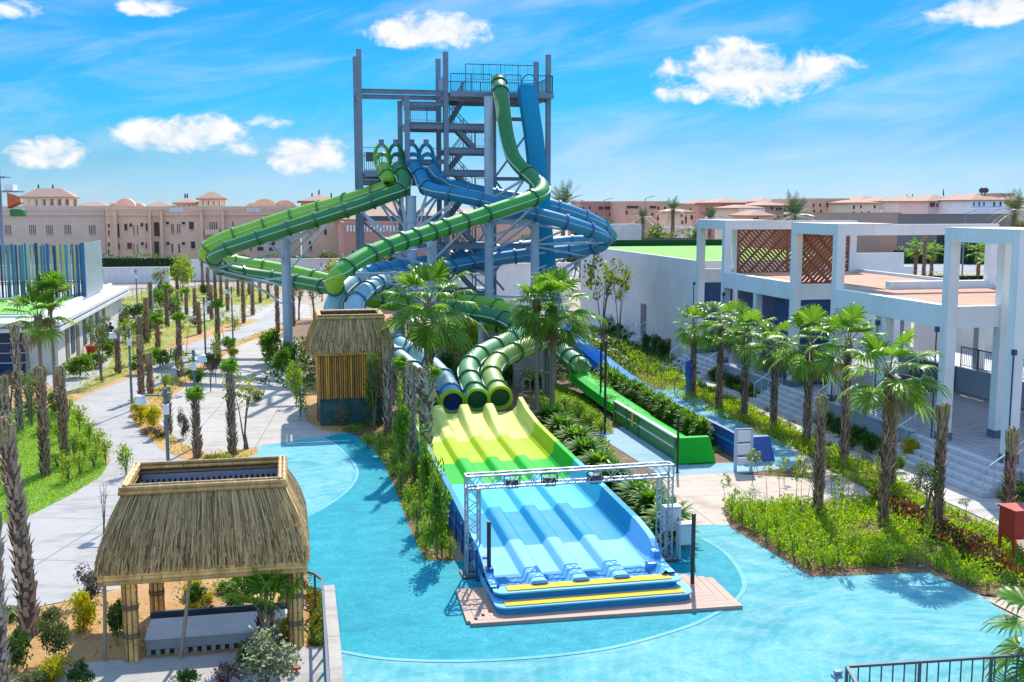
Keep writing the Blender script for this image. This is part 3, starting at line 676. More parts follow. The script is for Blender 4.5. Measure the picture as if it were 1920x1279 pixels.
def railing(name, parent, pts, h=1.1, mat=None, bars=.16, post=1.3, r=.02, mid=True):
    m = MB(); mat = mat or m_steel_d
    for a, b in zip(pts[:-1], pts[1:]):
        a, b = Vector(a), Vector(b); L = (b-a).length; n = max(1, round(L/post))
        up_ = Vector((0,0,h))
        m.bar(a+up_, b+up_, .05, .05); m.bar(a+Vector((0,0,.1)), b+Vector((0,0,.1)), .03, .03)
        for k in range(n+1): p = a+(b-a)*k/n; m.bar(p, p+up_, .045, .045)
        if bars:
            nb = max(1, int(L/bars))
            for k in range(1, nb): p = a+(b-a)*k/nb; m.bar(p+Vector((0,0,.1)), p+up_, .016, .016)
        elif mid: m.bar(a+up_*.55, b+up_*.55, .03, .03)
    return m.build(name, mat, parent)
YF, YBK = 70.3, 73.8
tw = empty('slide_tower', (10.5, 72, 0), 'tall grey steel slide tower with stairs, decks and bare column tops', 'tower')
tw0 = bpy.data.objects.new('tmp', None)
class Off:  # everything of the tower is drawn in world coordinates, then shifted under its root
    pass
before = set(bpy.data.objects)
XA, XM_, XRt, XI = 4.77, 10.36, 17.22, 7.82
for (x, y, z) in ((XA,YF,19.9),(XA,YBK,19.9),(XM_,YF,19.9),(XM_,YBK,19.9),(XRt,YF,19.9),(XRt,YBK,19.9),(XI,YF,17.05),(XI-.1,YBK,17.05),(14.2,YBK,17.0)): hcol(None, x, y, 0, z, .31)
ZT, Z2, Z3, Z4 = 17.25, 15.45, 13.9, 12.35
# top level ring and its deck
for y in (YF, YBK):
    ibeam(None, (XA+.16,y,17.33), (XM_-.16,y,17.33), .3)
    ibeam(None, (XM_+.16,y,17.05), (XRt-.16,y,17.05), .42)
for x in (XA, XM_, XRt): ibeam(None, (x,YF+.16,17.2), (x,YBK-.16,17.2), .3)
m = MB(); m.box(XM_+.2, XRt+.2, YF-.6, YBK+.4, 17.28, 17.36)
for k in range(9): m.box(XM_+.25+k*.85, XM_+.33+k*.85, YF-.55, YBK+.35, 17.08, 17.27)
m.box(XM_+.2, XRt+.2, YF-.66, YF-.61, 17.05, 17.40); m.build('top_deck', m_steel)
railing('deck_railing', None, [(XM_+.25,YF-.55,17.36),(13.3,YF-.55,17.36)], 1.15, bars=.14)
railing('deck_railing', None, [(14.2,YF-.55,17.36),(15.25,YF-.55,17.36)], 1.15, bars=.14)
railing('deck_railing', None, [(16.4,YF-.55,17.36),(XRt+.15,YF-.55,17.36),(XRt+.15,YBK+.35,17.36),(XM_+.3,YBK+.35,17.36)], 1.15, bars=.14)
railing('deck_railing', None, [(12.3,YBK+.3,18.6),(XRt,YBK+.3,18.6)], 1.1, bars=.5, r=.01)
m = MB(); m.box(XM_-.05, XM_+.0, YF+.3, YBK-.3, 17.4, 18.5); m.build('side_panel', m_steel)
# intermediate deck left of the stair
for y in (YF, YBK):
    ibeam(None, (XI+.16,y,16.6), (XM_-.16,y,16.6), .28); ibeam(None, (XI+.16,y,15.2), (XM_-.16,y,15.2), .36); ibeam(None, (XI+.16,y,12.9), (XM_-.16,y,12.9), .3)
ibeam(None, (XI,YF+.16,15.2), (XI,YBK-.16,15.2)); ibeam(None, (XI,YF+.16,16.9), (XI,YBK-.16,16.9))
m = MB(); m.box(XI+.16, XM_-.2, YF-.2, YBK+.2, 15.38, 15.45); m.build('landing', m_steel)
railing('deck_railing', None, [(XI+.2,YF-.15,15.45),(XM_-.2,YF-.15,15.45)], 1.0, bars=.12)
# stair flights between M and the column, landings
SX0, SX1 = XM_+.25, 12.9
for z in (15.2, 13.65, 12.2, 10.6, 9.0, 7.4, 5.8, 4.2, 2.6): 
    for y in (YF, YBK): ibeam(None, (XM_+.16,y,z), (13.5 if y == YF else 14.05,y,z), .38)
def flight(x0, z0, x1, z1, y0, y1, name='stair_flight'):
    m = MB()
    for y in (y0, y1): m.bar((x0,y,z0), (x1,y,z1), .06, .28)
    n = 9
    for k in range(n): q = (k+.5)/n; m.box(x0+(x1-x0)*q-.14, x0+(x1-x0)*q+.14, y0, y1, z0+(z1-z0)*q+.02, z0+(z1-z0)*q+.06)
    o = m.build(name, m_steel); 
    a, b = Vector((x0,y0,z0+.1)), Vector((x1,y0,z1+.1)); railing('stair_railing', None, [a, b], 1.0, bars=.22)
    railing('stair_railing', None, [a+Vector((0,y1-y0,0)), b+Vector((0,y1-y0,0))], 1.0, bars=0)
lv = [17.3, 15.4, 13.85, 12.4, 10.8, 9.2, 7.6, 6.0, 4.4]
for i in range(len(lv)-1):
    xa, xb = (SX0+.2, 12.3)
    yy = (YF+.3, YF+1.4) if i % 2 else (YBK-1.5, YBK-.4)
    if i % 2 == 0: flight(xa, lv[i+1], xb-.3, lv[i], *yy)
    else: flight(xa, lv[i], xb, lv[i+1], *yy)
    m = MB()
    if i % 2: m.box(12.3, 13.6, YF, YBK, lv[i+1]-.06, lv[i+1])
    else: m.box(SX0-.1, SX0+.5, YF, YBK, lv[i+1]-.06, lv[i+1])
    m.build('landing', m_steel)
    if i % 2: railing('deck_railing', None, [(12.3,YF-.05,lv[i+1]),(13.55,YF-.05,lv[i+1])], 1.05, bars=.2)
# low start platform for the four enclosed slides
m = MB(); m.box(XA+.2, XM_-.2, YF-.55, YBK, 12.15, 12.25); m.box(XA+.2, XM_-.2, YF-.60, YF-.56, 11.9, 12.3)
for k in range(7): m.box(XA+.3+k*.8, XA+.38+k*.8, YF-.5, YBK, 11.95, 12.14)
m.build('start_deck', m_steel)
for y in (YF, YBK): ibeam(None, (XA+.16,y,11.55), (XM_-.16,y,11.55), .3); ibeam(None, (XA+.16,y,11.95), (XM_-.16,y,11.95), .3)
railing('deck_railing', None, [(XA+.2,YF-.5,12.25),(6.1,YF-.5,12.25)], 1.15, bars=.14)
railing('deck_railing', None, [(XA+.2,YBK,12.25),(XM_-.2,YBK,12.25)], 1.15, bars=.14)
m = MB(); m.bar((XA+.16,YF-.4,13.75), (6.5,YF-.4,13.75), .03); m.bar((8.9,YF-.4,13.75), (XM_,YF-.4,13.75), .03); m.box(XA+.3, XA+.75, YF-.58, YF-.52, 12.85, 13.45); m.build('sign_rail', m_steel_d)
# right bay: drain pipe, ties and bracing
for z in (16.0, 11.9, 9.2, 7.3):
    ibeam(None, (14.36,YBK,z), (XRt-.16,YBK,z), .26)
for z in (9.2, 7.3, 4.0):
    for y in (YF, YBK): ibeam(None, (XA+.16,y,z), (XM_-.16,y,z), .3)
m = MB()
for (a, b) in (((14.2,YBK,11.9),(XRt,YBK,15.9)), ((XRt,YBK,8.0),(14.2,YBK,11.9)), ((XA,YBK,4.0),(XM_,YBK,9.1)), ((XA,YF,9.1),(XM_,YF,4.2)), ((XM_,YBK,4.0),(14.2,YBK,9.0)), ((XM_,YF,9.0),(14.2,YF,4.4))): m = MB(); m.bar(a, b, .14, .14); m.build('cross_brace', m_steel)
m = MB(); m.path([(16.5,YBK-.4,16.2),(16.95,YBK-.4,16.15),(17.0,YBK-.4,15.9),(17.0,YBK-.4,0)], .12, 10); m.build('drain_pipe', m_steel)
root_off = Vector(tw.location)
for o in set(bpy.data.objects)-before:
    if o is tw0: continue
    o.parent = tw; o.location = Vector(o.location)-root_off
bpy.data.objects.remove(tw0)
# ------------------------------------------------------------------ round columns that carry the flumes
def near_pt(P, z_min, target):
    return min(P, key=lambda p: (Vector(p)-Vector(target)).length)
def support(label, x, y, top, r, arms, cross=None, mat=None):
    e = empty('support_column', (x, y, 0), label, 'column', 'columns carrying the slides')
    m = MB(); m.cyl((0,0,0), (0,0,top), r, r, 20)
    for z in np.arange(1.2, top-.3, 2.6): m.cyl((0,0,z), (0,0,z+.09), r+.05, r+.05, 20)
    m.cyl((0,0,top), (0,0,top+.06), r+.03, r+.03, 20)
    m.build('shaft', mat or m_steel_l, e)
    for (z0, tgt, z1) in arms:
        a = MB(); t = Vector(tgt)-Vector((x, y, 0)); hz = Vector((t.x, t.y, 0)).normalized()
        a.bar(hz*r+Vector((0,0,z0)), t, .13, .13)
        if z1 is not None: a.bar(hz*r+Vector((0,0,z1)), t, .11, .11)
        # cradle clamp
        a.bar(t-Vector((0,0,.02)), t+Vector((0,0,.14)), .34, .34); a.build('arm', mat or m_steel_l, e)
    return e
def under(P, px, py, D, dz=.5):
    t = PD(px, py, D); p = near_pt(P, 0, t); return (p.x, p.y, p.z-dz)
c = PY(535, 440, 70.6)
support('round blue grey column standing inside the left green loop', c.x, c.y, 8.3, .31,
    [(8.0, under(P_g2,500,440,67.2), 6.6), (7.9, under(P_g2,600,408,67.5), 6.9), (7.4, under(P_g1,430,444,71.6), None), (7.2, under(P_g2,404,490,68.5), 4.9), (5.4, under(P_g2,470,515,71), 3.7), (7.6, under(P_g1,640,378,70.5), 6.0), (3.3, under(P_g1,540,508,75), 2.2)])
c = PY(771, 368, 67.8)
e = support('round column with a tree of struts right under the slide starts', c.x, c.y, 10.6, .31,
    [(9.0, under(P_g2,752,358,68), 7.8), (8.6, under(P_g1,705,360,69), 7.6), (9.0, under(P_b1,800,352,68), 7.8), (8.6, under(P_b1,850,365,67.2), 7.4), (7.5, under(P_g2,677,385,67.5), 6.4), (9.4, under(P_b2,832,344,70), 8.2), (9.3, under(P_g1,729,340,69), 8.0)])
c = PD(809, 412, 62.5)
support('blue grey column under the middle of the long green body slide', c.x, c.y, 9.1, .28,
    [(8.6, under(P_t,870,415,61), 7.0), (7.6, under(P_t,730,460,58), 6.6), (5.4, under(P_b1,740,522,62), 4.2), (6.2, under(P_t,660,495,56), 5.0)])
c = PD(916, 190, 69.2)
support('tallest pale column, reaching the underside of the top deck', c.x, c.y, 16.85, .29,
    [(10.5, under(P_t,985,322,67), 8.6), (9.0, under(P_t,1000,372,63.6), 7.4), (8.7, under(P_b1,890,373,67), 7.9), (8.1, under(P_b1,1000,402,67), 7.1), (6.0, under(P_b1,935,486,72), 5.2), (5.6, under(P_b2,860,484,73), 4.7)])
c2 = PD(1003, 418, 68.5)
e = support('square topped column joined by a cross beam, inside the right blue loop', c2.x, c2.y, 9.1, .27,
    [(8.8, under(P_b1,1060,416,67.5), 7.8), (7.6, under(P_b1,1120,440,69), None), (5.2, under(P_b1,1100,467,71.5), 7.4), (4.9, under(P_b1,1090,468,71.5), 3.6), (7.0, under(P_b2,1110,452,77), 6.0)])
m = MB(); m.bar((0,0,9.0), (c.x-c2.x, c.y-c2.y, 9.0), .2, .3); m.bar((0,0,8.2), (c.x-c2.x, c.y-c2.y, 7.2), .12, .12); m.bar((0,0,4.2), (c.x-c2.x, c.y-c2.y, 4.2), .14, .14); m.build('cross_beam', m_steel_l, e)
for (u, v, D, P, r_, tx) in ((620,560,56.5,P_b2,.2,'short column hidden behind the thatched tower hut'),(1026,660,56.5,P_g1,.3,'concrete coloured pier under the bend of the lime slide'),(905,600,60,P_g2,.18,'short column below the dark green slide behind the clipped bush'),(760,560,61.8,P_t,.2,'short column below the body slide behind the big fan palm')):
    p = near_pt(P, 0, PD(u, v-20, D)); support(tx, p.x, p.y, p.z-.75, r_, [(p.z-1.2, (p.x+.02, p.y-.3, p.z-.48), None)], mat=m_steel_l if r_ != .3 else m_path)
# ------------------------------------------------------------------ truss gate over the run-out
gt = empty('truss_gate', (7.45, 27.8, 0), 'silver box truss gate standing over the lane slide', 'truss gate', rz=math.radians(1.5))
def truss(name, a, b, w, n, parent, swap=False):
    m = MB(); a, b = Vector(a), Vector(b); t = (b-a).normalized()
    u = Vector((0,1,0)); r = t.cross(u).normalized(); cs = [(-1,-1),(1,-1),(1,1),(-1,1)]
    cor = [r*i*w/2+u*j*w/2 for i, j in cs]
    for c_ in cor: m.cyl(a+c_, b+c_, .028, .028, 8)
    for f in range(4):
        c0, c1 = cor[f], cor[(f+1) % 4]
        for k in range(n):
            p0, p1 = a+(b-a)*k/n, a+(b-a)*(k+1)/n
            if k % 2: c0_, c1_ = c1, c0
            else: c0_, c1_ = c0, c1
            m.cyl(p0+c0_, p1+c1_, .013, .013, 6, caps=False)
    for q in (a, b):
        for f in range(4): m.bar(q+cor[f], q+cor[(f+1) % 4], .04, .04)
    return m.build(name, m_alu, parent)
truss('truss_leg', (-2.72,0,.08), (-2.72,0,2.45), .34, 9, gt); truss('truss_leg', (2.82,0,.08), (2.82,0,2.45), .34, 9, gt)
truss('top_truss', (-2.9,0,2.63), (3.0,0,2.63), .34, 21, gt)
for x in (-2.72, 2.82):
    m = MB(); m.box(x-.32, x+.52 if x < 0 else x+.32, -.32, .32, 0, .07); m.build('base_plate', m_steel_d, gt)
for x, lab in ((-1.6,'black floodlight clamped to the truss gate, leftmost of three'),(-.55,'black floodlight clamped to the truss gate, middle of three'),(.75,'black floodlight on the truss gate, rightmost, half lost against the plants')):
    e = empty('floodlight', (7.45+x, 27.85, 2.5), lab, 'floodlight', 'floodlights on the truss gate')
    m = MB(); m.box(-.16,.16,-.14,.14,-.13,.09); m.build('housing', m_dark, e, bevel=.02)
    m = MB(); m.box(-.13,.13,-.155,-.143,-.11,.06); m.build('lens', m_steel_d, e)
    m = MB(); m.bar((-.22,0,-.05),(-.22,0,.2),.03); m.bar((.22,0,-.05),(.22,0,.2),.03); m.bar((-.22,0,.2),(.22,0,.2),.03); m.build('bracket', m_dark, e)
# ------------------------------------------------------------------ thatch and bamboo
def thatch_mat():
    m, nt, b = new_mat('dry_thatch'); tcn = N(nt, 'ShaderNodeNewGeometry')
    cl = ramp(nt, tcn.outputs['Random Per Island'], [(0, (.14,.08,.035)), (.25, (.46,.29,.12)), (.6, (.74,.51,.21)), (1, (.95,.72,.36))])
    nt.links.new(cl, b.inputs['Base Color']); b.inputs['Roughness'].default_value = .8
    tr = N(nt, 'ShaderNodeBsdfTranslucent'); nt.links.new(cl, tr.inputs['Color']); mx = N(nt, 'ShaderNodeMixShader'); mx.inputs[0].default_value = .4
    nt.links.new(b.outputs[0], mx.inputs[1]); nt.links.new(tr.outputs[0], mx.inputs[2]); nt.links.new(mx.outputs[0], nt.nodes['Material Output'].inputs['Surface'])
    return m
m_thatch = thatch_mat()
m_thatchb = M('thatch_under', (.24,.17,.085), .9, .35, 6, stretch=(4,4,.4))
m_bam = M('bamboo', (.60,.36,.11), .5, .35, 2.2, stretch=(2,2,.8), c2=(.72,.46,.17))
m_bamd = M('dark_bamboo', (.30,.13,.03), .55, .4, 5, stretch=(6,6,.5), c2=(.55,.29,.08))  # darker bamboo tone, mixed in among the poles at random
m_rope = M('rope_binding', (.16,.11,.07), .9, .2)
def pole_var(m):
    nt = m.node_tree; b = nt.nodes['Principled BSDF']; src = b.inputs['Base Color'].links[0].from_socket; g = N(nt, 'ShaderNodeNewGeometry')
    nt.links.new(mixc(nt, 1.0, src, ramp(nt, g.outputs['Random Per Island'], [(0, (.42,.36,.30)), (.5, (.85,.82,.78)), (1, (1.25,1.2,1.1))]), 'MULTIPLY'), b.inputs['Base Color'])
pole_var(m_bam); pole_var(m_bamd)
def bamboo(mb, a, b, r=.05, m=0):
    a, b = Vector(a), Vector(b); L = (b-a).length; n = max(1, int(L/.38)); j = random.random()*.3
    mb.cyl(a, b, r, r*.96, 8, m)
    for k in range(n):
        q = (k+j)/n
        if 0 < q < 1: c = a+(b-a)*q; t = (b-a).normalized(); mb.cyl(c-t*.012, c+t*.012, r*1.13, r*1.13, 8, m)
def thatch_roof(parent, ring_lo, ring_hi, z_lo, z_hi, n_side, drop=.22, strand=.014):
    """four slopes of long grass: an under-layer plus thousands of separate strands"""
    def slope(i, q, s, out=0.0, sag=0.0):
        a0, a1 = Vector((*ring_lo[i], z_lo)), Vector((*ring_lo[(i+1) % 4], z_lo)); b0, b1 = Vector((*ring_hi[i], z_hi)), Vector((*ring_hi[(i+1) % 4], z_hi))
        A_, B_ = a0.lerp(a1, q), b0.lerp(b1, q); p = A_.lerp(B_, s); hs = max(0, s)**1.5 if s >= 0 else s*.25; p.x, p.y = A_.x+(B_.x-A_.x)*hs, A_.y+(B_.y-A_.y)*hs
        nrm = (a1-a0).cross(b0-a0).normalized()
        bul = 0
        return p + nrm*(out+bul) + Vector((0,0,min(0, s)*0.0))
    base = MB()
    for i in range(4):
        base.grid([[slope(i, q/6, s/8) for q in range(7)] for s in range(9)])
    base.build('thatch_layer', m_thatchb, parent)
    V = []; Q = []; rnd = random.Random(5)
    for i in range(4):
        W = (Vector(ring_lo[i])-Vector(ring_lo[(i+1) % 4])).length
        for k in range(int(n_side*W)):
            q = rnd.random()*1.02-.01; s1 = rnd.choice([1.0, .98, .9, rnd.random()*.85+.15]); ln = rnd.uniform(.35, .9); s0 = s1-ln
            s0 = max(s0, -.02-rnd.random()*drop*.22); dq = rnd.gauss(0, .008); o0 = rnd.uniform(.01, .07)
            w_ = strand*rnd.uniform(.6, 1.5)/W; pts = []
            for t in (0, .33, .66, 1):
                s = s1+(s0-s1)*t; lift = o0+.02*t+.03*rnd.random()*t
                pts.append((slope(i, q+dq*t-w_, s, lift), slope(i, q+dq*t+w_*(1-.6*t), s, lift+.006)))
            b = len(V)
            for a_, c_ in pts: V += [tuple(a_), tuple(c_)]
            for t in range(3): Q.append((b+2*t, b+2*t+1, b+2*t+3, b+2*t+2))
    np_mesh('thatch', V, Q, m_thatch, parent=parent)
# --- big pavilion in front
PV = Vector((-1.86, 25.2, 0)); pv = empty('thatched_pavilion', PV, 'open bamboo pavilion with a shaggy grey thatched roof, beside the pool', 'pavilion')
lo = [(-2.26,-1.86),(2.08,-1.86),(2.08,2.15),(-2.26,2.15)]; hi = [(-1.84,-.66),(1.58,-.66),(1.58,1.5),(-1.84,1.5)]
thatch_roof(pv, lo, hi, 2.2, 3.6, 1000, strand=.0095)
m = MB()
for i in range(4):
    a, b = hi[i], hi[(i+1) % 4]
    for dz, o in ((.03, .0), (.12, .03)):
        d = Vector((b[0]-a[0], b[1]-a[1], 0)).normalized(); n_ = Vector((d.y, -d.x, 0))
        bamboo(m, Vector((*a, 3.62+dz))-d*.12+n_*.09*(1-o*9), Vector((*b, 3.62+dz))+d*.12+n_*.09*(1-o*9), .055)
        bamboo(m, Vector((*a, 3.66+dz))-d*.05-n_*.03, Vector((*b, 3.66+dz))+d*.05-n_*.03, .05)
m.build('ridge_frame', m_bam, pv)
m = MB()
for i in range(4):
    a, b = Vector((*lo[i], 2.1)), Vector((*lo[(i+1) % 4], 2.1)); a *= .99; b *= .99; a.z = b.z = 2.06
    d = (b-a).normalized()
    for dz, dn in ((-.09, 0), (.0, .02), (.09, 0)): bamboo(m, a-d*.06+Vector((0,0,dz)), b+d*.06+Vector((0,0,dz)), .056)
m.build('eave_frame', m_bam, pv)
# inner skirt: thatch fringe and a grey slatted ring inside the opening
m = MB()
for i in range(4):
    a, b = Vector((*hi[i], 0)), Vector((*hi[(i+1) % 4], 0)); 
    n_ = Vector((-(b-a).y, (b-a).x, 0)).normalized()*.02
    vs = [a+n_+Vector((0,0,3.6)), b+n_+Vector((0,0,3.6)), b+n_*3+Vector((0,0,3.55)), a+n_*3+Vector((0,0,3.55))]; m.add(vs, [(0,1,2,3)])
m.build('inner_fringe', m_thatchb, pv)
m_slate = M('slate_grey_board', (.20,.24,.30), .7, .2)
for (zt, ys, nm) in ((3.2, 1.28, 'slatted_panel'),):
    m = MB(); m.box(-1.72,1.48,ys,ys+.04,3.43,3.55)
    for k in range(25): m.box(-1.7+k*.13, -1.63+k*.13, ys-.03, ys-.001, 3.2, 3.46)
    m.box(-1.72,1.48,ys+.05,ys+.07,2.7,3.425,1); m.build(nm, [m_slate, m_dark], pv)
m = MB(); m.box(-1.75,-1.66,-.5,1.3,2.7,3.4); m.build('slatted_panel', m_white0 if 'm_white0' in globals() else m_slate, pv)
for (cx, cy_) in ((-1.74,-1.34),(1.82,-1.34),(-1.5,1.3),(1.82,1.3)):
    m = MB()
    m.cyl((cx,cy_,0), (cx,cy_,2.05), .10, .10, 8, 1)
    for k in range(8):
        a = 2*PI*k/8; bamboo(m, (cx+.135*math.cos(a), cy_+.135*math.sin(a), .0), (cx+.13*math.cos(a), cy_+.13*math.sin(a), 2.0+.08*random.random()), random.uniform(.036,.05))
    o = m.build('bamboo_post', [m_bam, m_dark], pv)
    r_ = MB()
    for z in (.55, .62, 1.2, 1.26, 1.85): r_.cyl((cx,cy_,z), (cx,cy_,z+.05), .19, .19, 16, caps=False)
    r_.build('rope_tie', m_rope, o)
# the raised platform and slotted plinth under it
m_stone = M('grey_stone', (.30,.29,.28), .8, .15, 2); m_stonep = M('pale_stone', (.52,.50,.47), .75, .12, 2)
pl = empty('stone_plinth', (-1.7, 25.0, 0), 'low grey stone platform under the front thatched pavilion', 'platform')
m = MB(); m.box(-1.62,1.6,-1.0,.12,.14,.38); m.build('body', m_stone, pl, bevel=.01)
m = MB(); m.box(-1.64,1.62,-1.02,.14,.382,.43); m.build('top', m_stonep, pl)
m = MB(); m.box(-1.6,1.58,-.95,.1,.0,.138); m.build('base', m_dark, pl)
for k in range(16):
    m = MB(); m.box(-1.62+k*.2, -1.52+k*.2, -1.0, -.955, .0, .138); m.build('rib', m_stone, pl)
m = MB(); m.box(-1.7,1.7,.5,.58,0,.45); m.build('back_kerb', m_steel_d, pl)
# two loose support poles in front
for (u, v, vt, lab) in ((197,1240,1062,'thin weathered pole left of the front pavilion'),(338,1236,1082,'thin leaning pole in front of the pavilion platform')):
    g = G(u, v); t = PD(u+(18 if u > 300 else -2), vt, g.dot(hF)); m = MB(); d = t-g
    m.path([Vector((0,0,0)), d*.5+Vector((.01,0,0)), d], [.045,.042,.036], 8); o = m.build('wooden_pole', M('weathered_pole', (.34,.27,.18), .8, .2), None, g); tag(o, lab, 'pole')
# --- tower hut behind
HV = Vector((2.78, 50.6, 0)); hv = empty('thatched_hut', HV, 'two storey bamboo hut with dark base and thatched roof, beside the lanes', 'hut')
hl = [(-1.92,-1.98),(1.86,-1.98),(1.86,2.2),(-1.92,2.2)]; hh = [(-1.42,-1.05),(1.42,-1.05),(1.42,1.35),(-1.42,1.35)]
thatch_roof(hv, hl, hh, 3.4, 4.85, 480, strand=.015)
m = MB()
for i in range(4):
    a, b = Vector((*hh[i], 4.9)), Vector((*hh[(i+1) % 4], 4.9)); d = (b-a).normalized(); n_ = Vector((d.y, -d.x, 0))
    for dz, dn in ((0, .1), (.1, .06), (.08, -.04)): bamboo(m, a-d*.1+n_*dn+Vector((0,0,dz)), b+d*.1+n_*dn+Vector((0,0,dz)), .06)
m.build('ridge_frame', m_bam, hv)
m = MB(); m.box(-1.3,1.3,-.95,1.25,4.3,4.35); m.build('roof_floor', m_dark, hv)
m = MB()
for i in range(4):
    a, b = Vector((*hl[i], 3.3))*.93, Vector((*hl[(i+1) % 4], 3.3))*.93; a.z = b.z = 3.3; d = (b-a).normalized()
    for dz in (0, .1): bamboo(m, a-d*.05+Vector((0,0,dz)), b+d*.05+Vector((0,0,dz)), .055)
m.build('eave_frame', m_bam, hv)
bx0, bx1, by0, by1 = -1.52, 1.52, -1.72, 2.0
m_bamw = M('bamboo_gap', (.10,.045,.012), .8, .3, 5); m_hutb = M('orange_bamboo', (.86,.29,.025), .5, .35, 3, stretch=(4,4,.7), c2=(.97,.42,.06)); pole_var(m_hutb)
m = MB(); m.box(bx0,bx1,by0,by1,1.3,3.5); m.build('upper_wall', m_bamw, hv)
m = MB()
nb = 30
for k in range(nb):
    x = bx0+.04+(bx1-bx0-.08)*k/(nb-1); bamboo(m, (x+random.uniform(-.012,.012),by0-.02,1.22+random.uniform(0,.05)), (x,by0-.02,3.45), random.uniform(.030,.046), random.choice([0,0,1]))
nb2 = 44
for k in range(nb2):
    y = by0+(by1-by0)*k/(nb2-1)
    if 1.0 < y < 1.45: bamboo(m, (bx0-.02,y,2.3), (bx0-.02,y,3.45), .038, 0); continue
    bamboo(m, (bx0-.02,y,1.22), (bx0-.02,y,3.45), .04, random.choice([0,0,1]))
m.build('bamboo_cladding', [m_hutb, m_bamd], hv)
m_dkgr = M('dark_green_render', (.012,.035,.032), .5, .6, 3, c2=(.03,.10,.09))
m = MB(); m.box(bx0+.03,bx1-.03,by0+.03,by1-.03,0,1.3); m.build('base_wall', m_dkgr, hv)
m = MB(); m.box(bx0-.07,bx0-.03,-.5,-.1,.0,2.0); m.build('door', m_dark, hv)
m = MB(); m.box(bx0-.03,bx0+.02,1.02,1.43,1.35,2.3); m.build('window', m_dark, hv)
# ------------------------------------------------------------------ white colonnade building on the right
def wall_mat(name, c, streak=.2):
    m, nt, b = new_mat(name); v = coords(nt, (1,1,1), 0, 'World'); vz = coords(nt, (2.2,2.2,.18), 0, 'World')
    n1 = noise(nt, v, .5, 5, .6); n2 = noise(nt, vz, 1.6, 6, .7); n3 = noise(nt, v, 20, 3)
    cl = ramp(nt, n1, [(.3, sc(c, .90)), (.7, sc(c, 1.05))])
    cl = mixc(nt, ramp(nt, n2, [(.48, (0,0,0)), (.8, (streak,)*3)]), cl, sc(c, .62))
    nt.links.new(cl, b.inputs['Base Color']); b.inputs['Roughness'].default_value = .8; bump(nt, b, n3, .12, .01); return m
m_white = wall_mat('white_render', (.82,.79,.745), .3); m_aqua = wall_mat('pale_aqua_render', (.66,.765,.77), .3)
m_cream = wall_mat('cream_render', (.74,.70,.62)); m_bluegrey = wall_mat('blue_grey_render', (.30,.40,.50), .3)
m_tile = conc_mat('terracotta_deck', (.42,.20,.11), (.56,.30,.185), (1.2,1.2)); m_grey = conc_mat('grey_paving', (.33,.33,.35), (.45,.45,.47), (.45,.22))
m_navy = M('navy_glass', (.010,.06,.17), .3, .3, .6, spec=.4); m_lat = M('red_cedar_lattice', (.26,.085,.03), .6, .25, 5)
m_plinth = M('slate_plinth', (.12,.16,.22), .7, .2); m_pipe = M('navy_pipe', (.03,.06,.13), .4, .1)
m_rail = M('silver_rail', (.55,.58,.62), .35, .1, 3, metal=.4); m_step = conc_mat('stone_step', (.46,.48,.52), (.60,.60,.62))
m_turf = M('artificial_turf', (.16,.44,.035), .9, .10, .5, space='World', c2=(.20,.50,.05), bmp=.2, bscale=40); m_turfd = M('dark_turf_upstand', (.012,.06,.02), .9, .2)
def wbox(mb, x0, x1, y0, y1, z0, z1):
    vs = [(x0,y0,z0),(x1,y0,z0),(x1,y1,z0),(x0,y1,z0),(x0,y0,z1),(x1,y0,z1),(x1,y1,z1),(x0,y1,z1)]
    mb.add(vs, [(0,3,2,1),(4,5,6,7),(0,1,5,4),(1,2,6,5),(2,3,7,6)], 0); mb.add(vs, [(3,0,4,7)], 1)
wb = empty('colonnade_building', (29, 48, 0), 'white open colonnade building with tall square frames, lattice screens and terracotta roof decks', 'building')
WO = -Vector(wb.location)
def part(mb, name, mats, bevel=0): o = mb.build(name, mats, wb, bevel=bevel); o.location = WO; return o
WM = [m_white, m_aqua]; ZF, ZD, ZL, ZT_ = .9, 6.12, 8.66, 9.17
X0, X1, X2, XE = 24.9, 27.25, 33.3, 40.0
boxes = [(58.35,62.75), (45.35,50.0), (32.75,37.1), (20.1,24.4)]
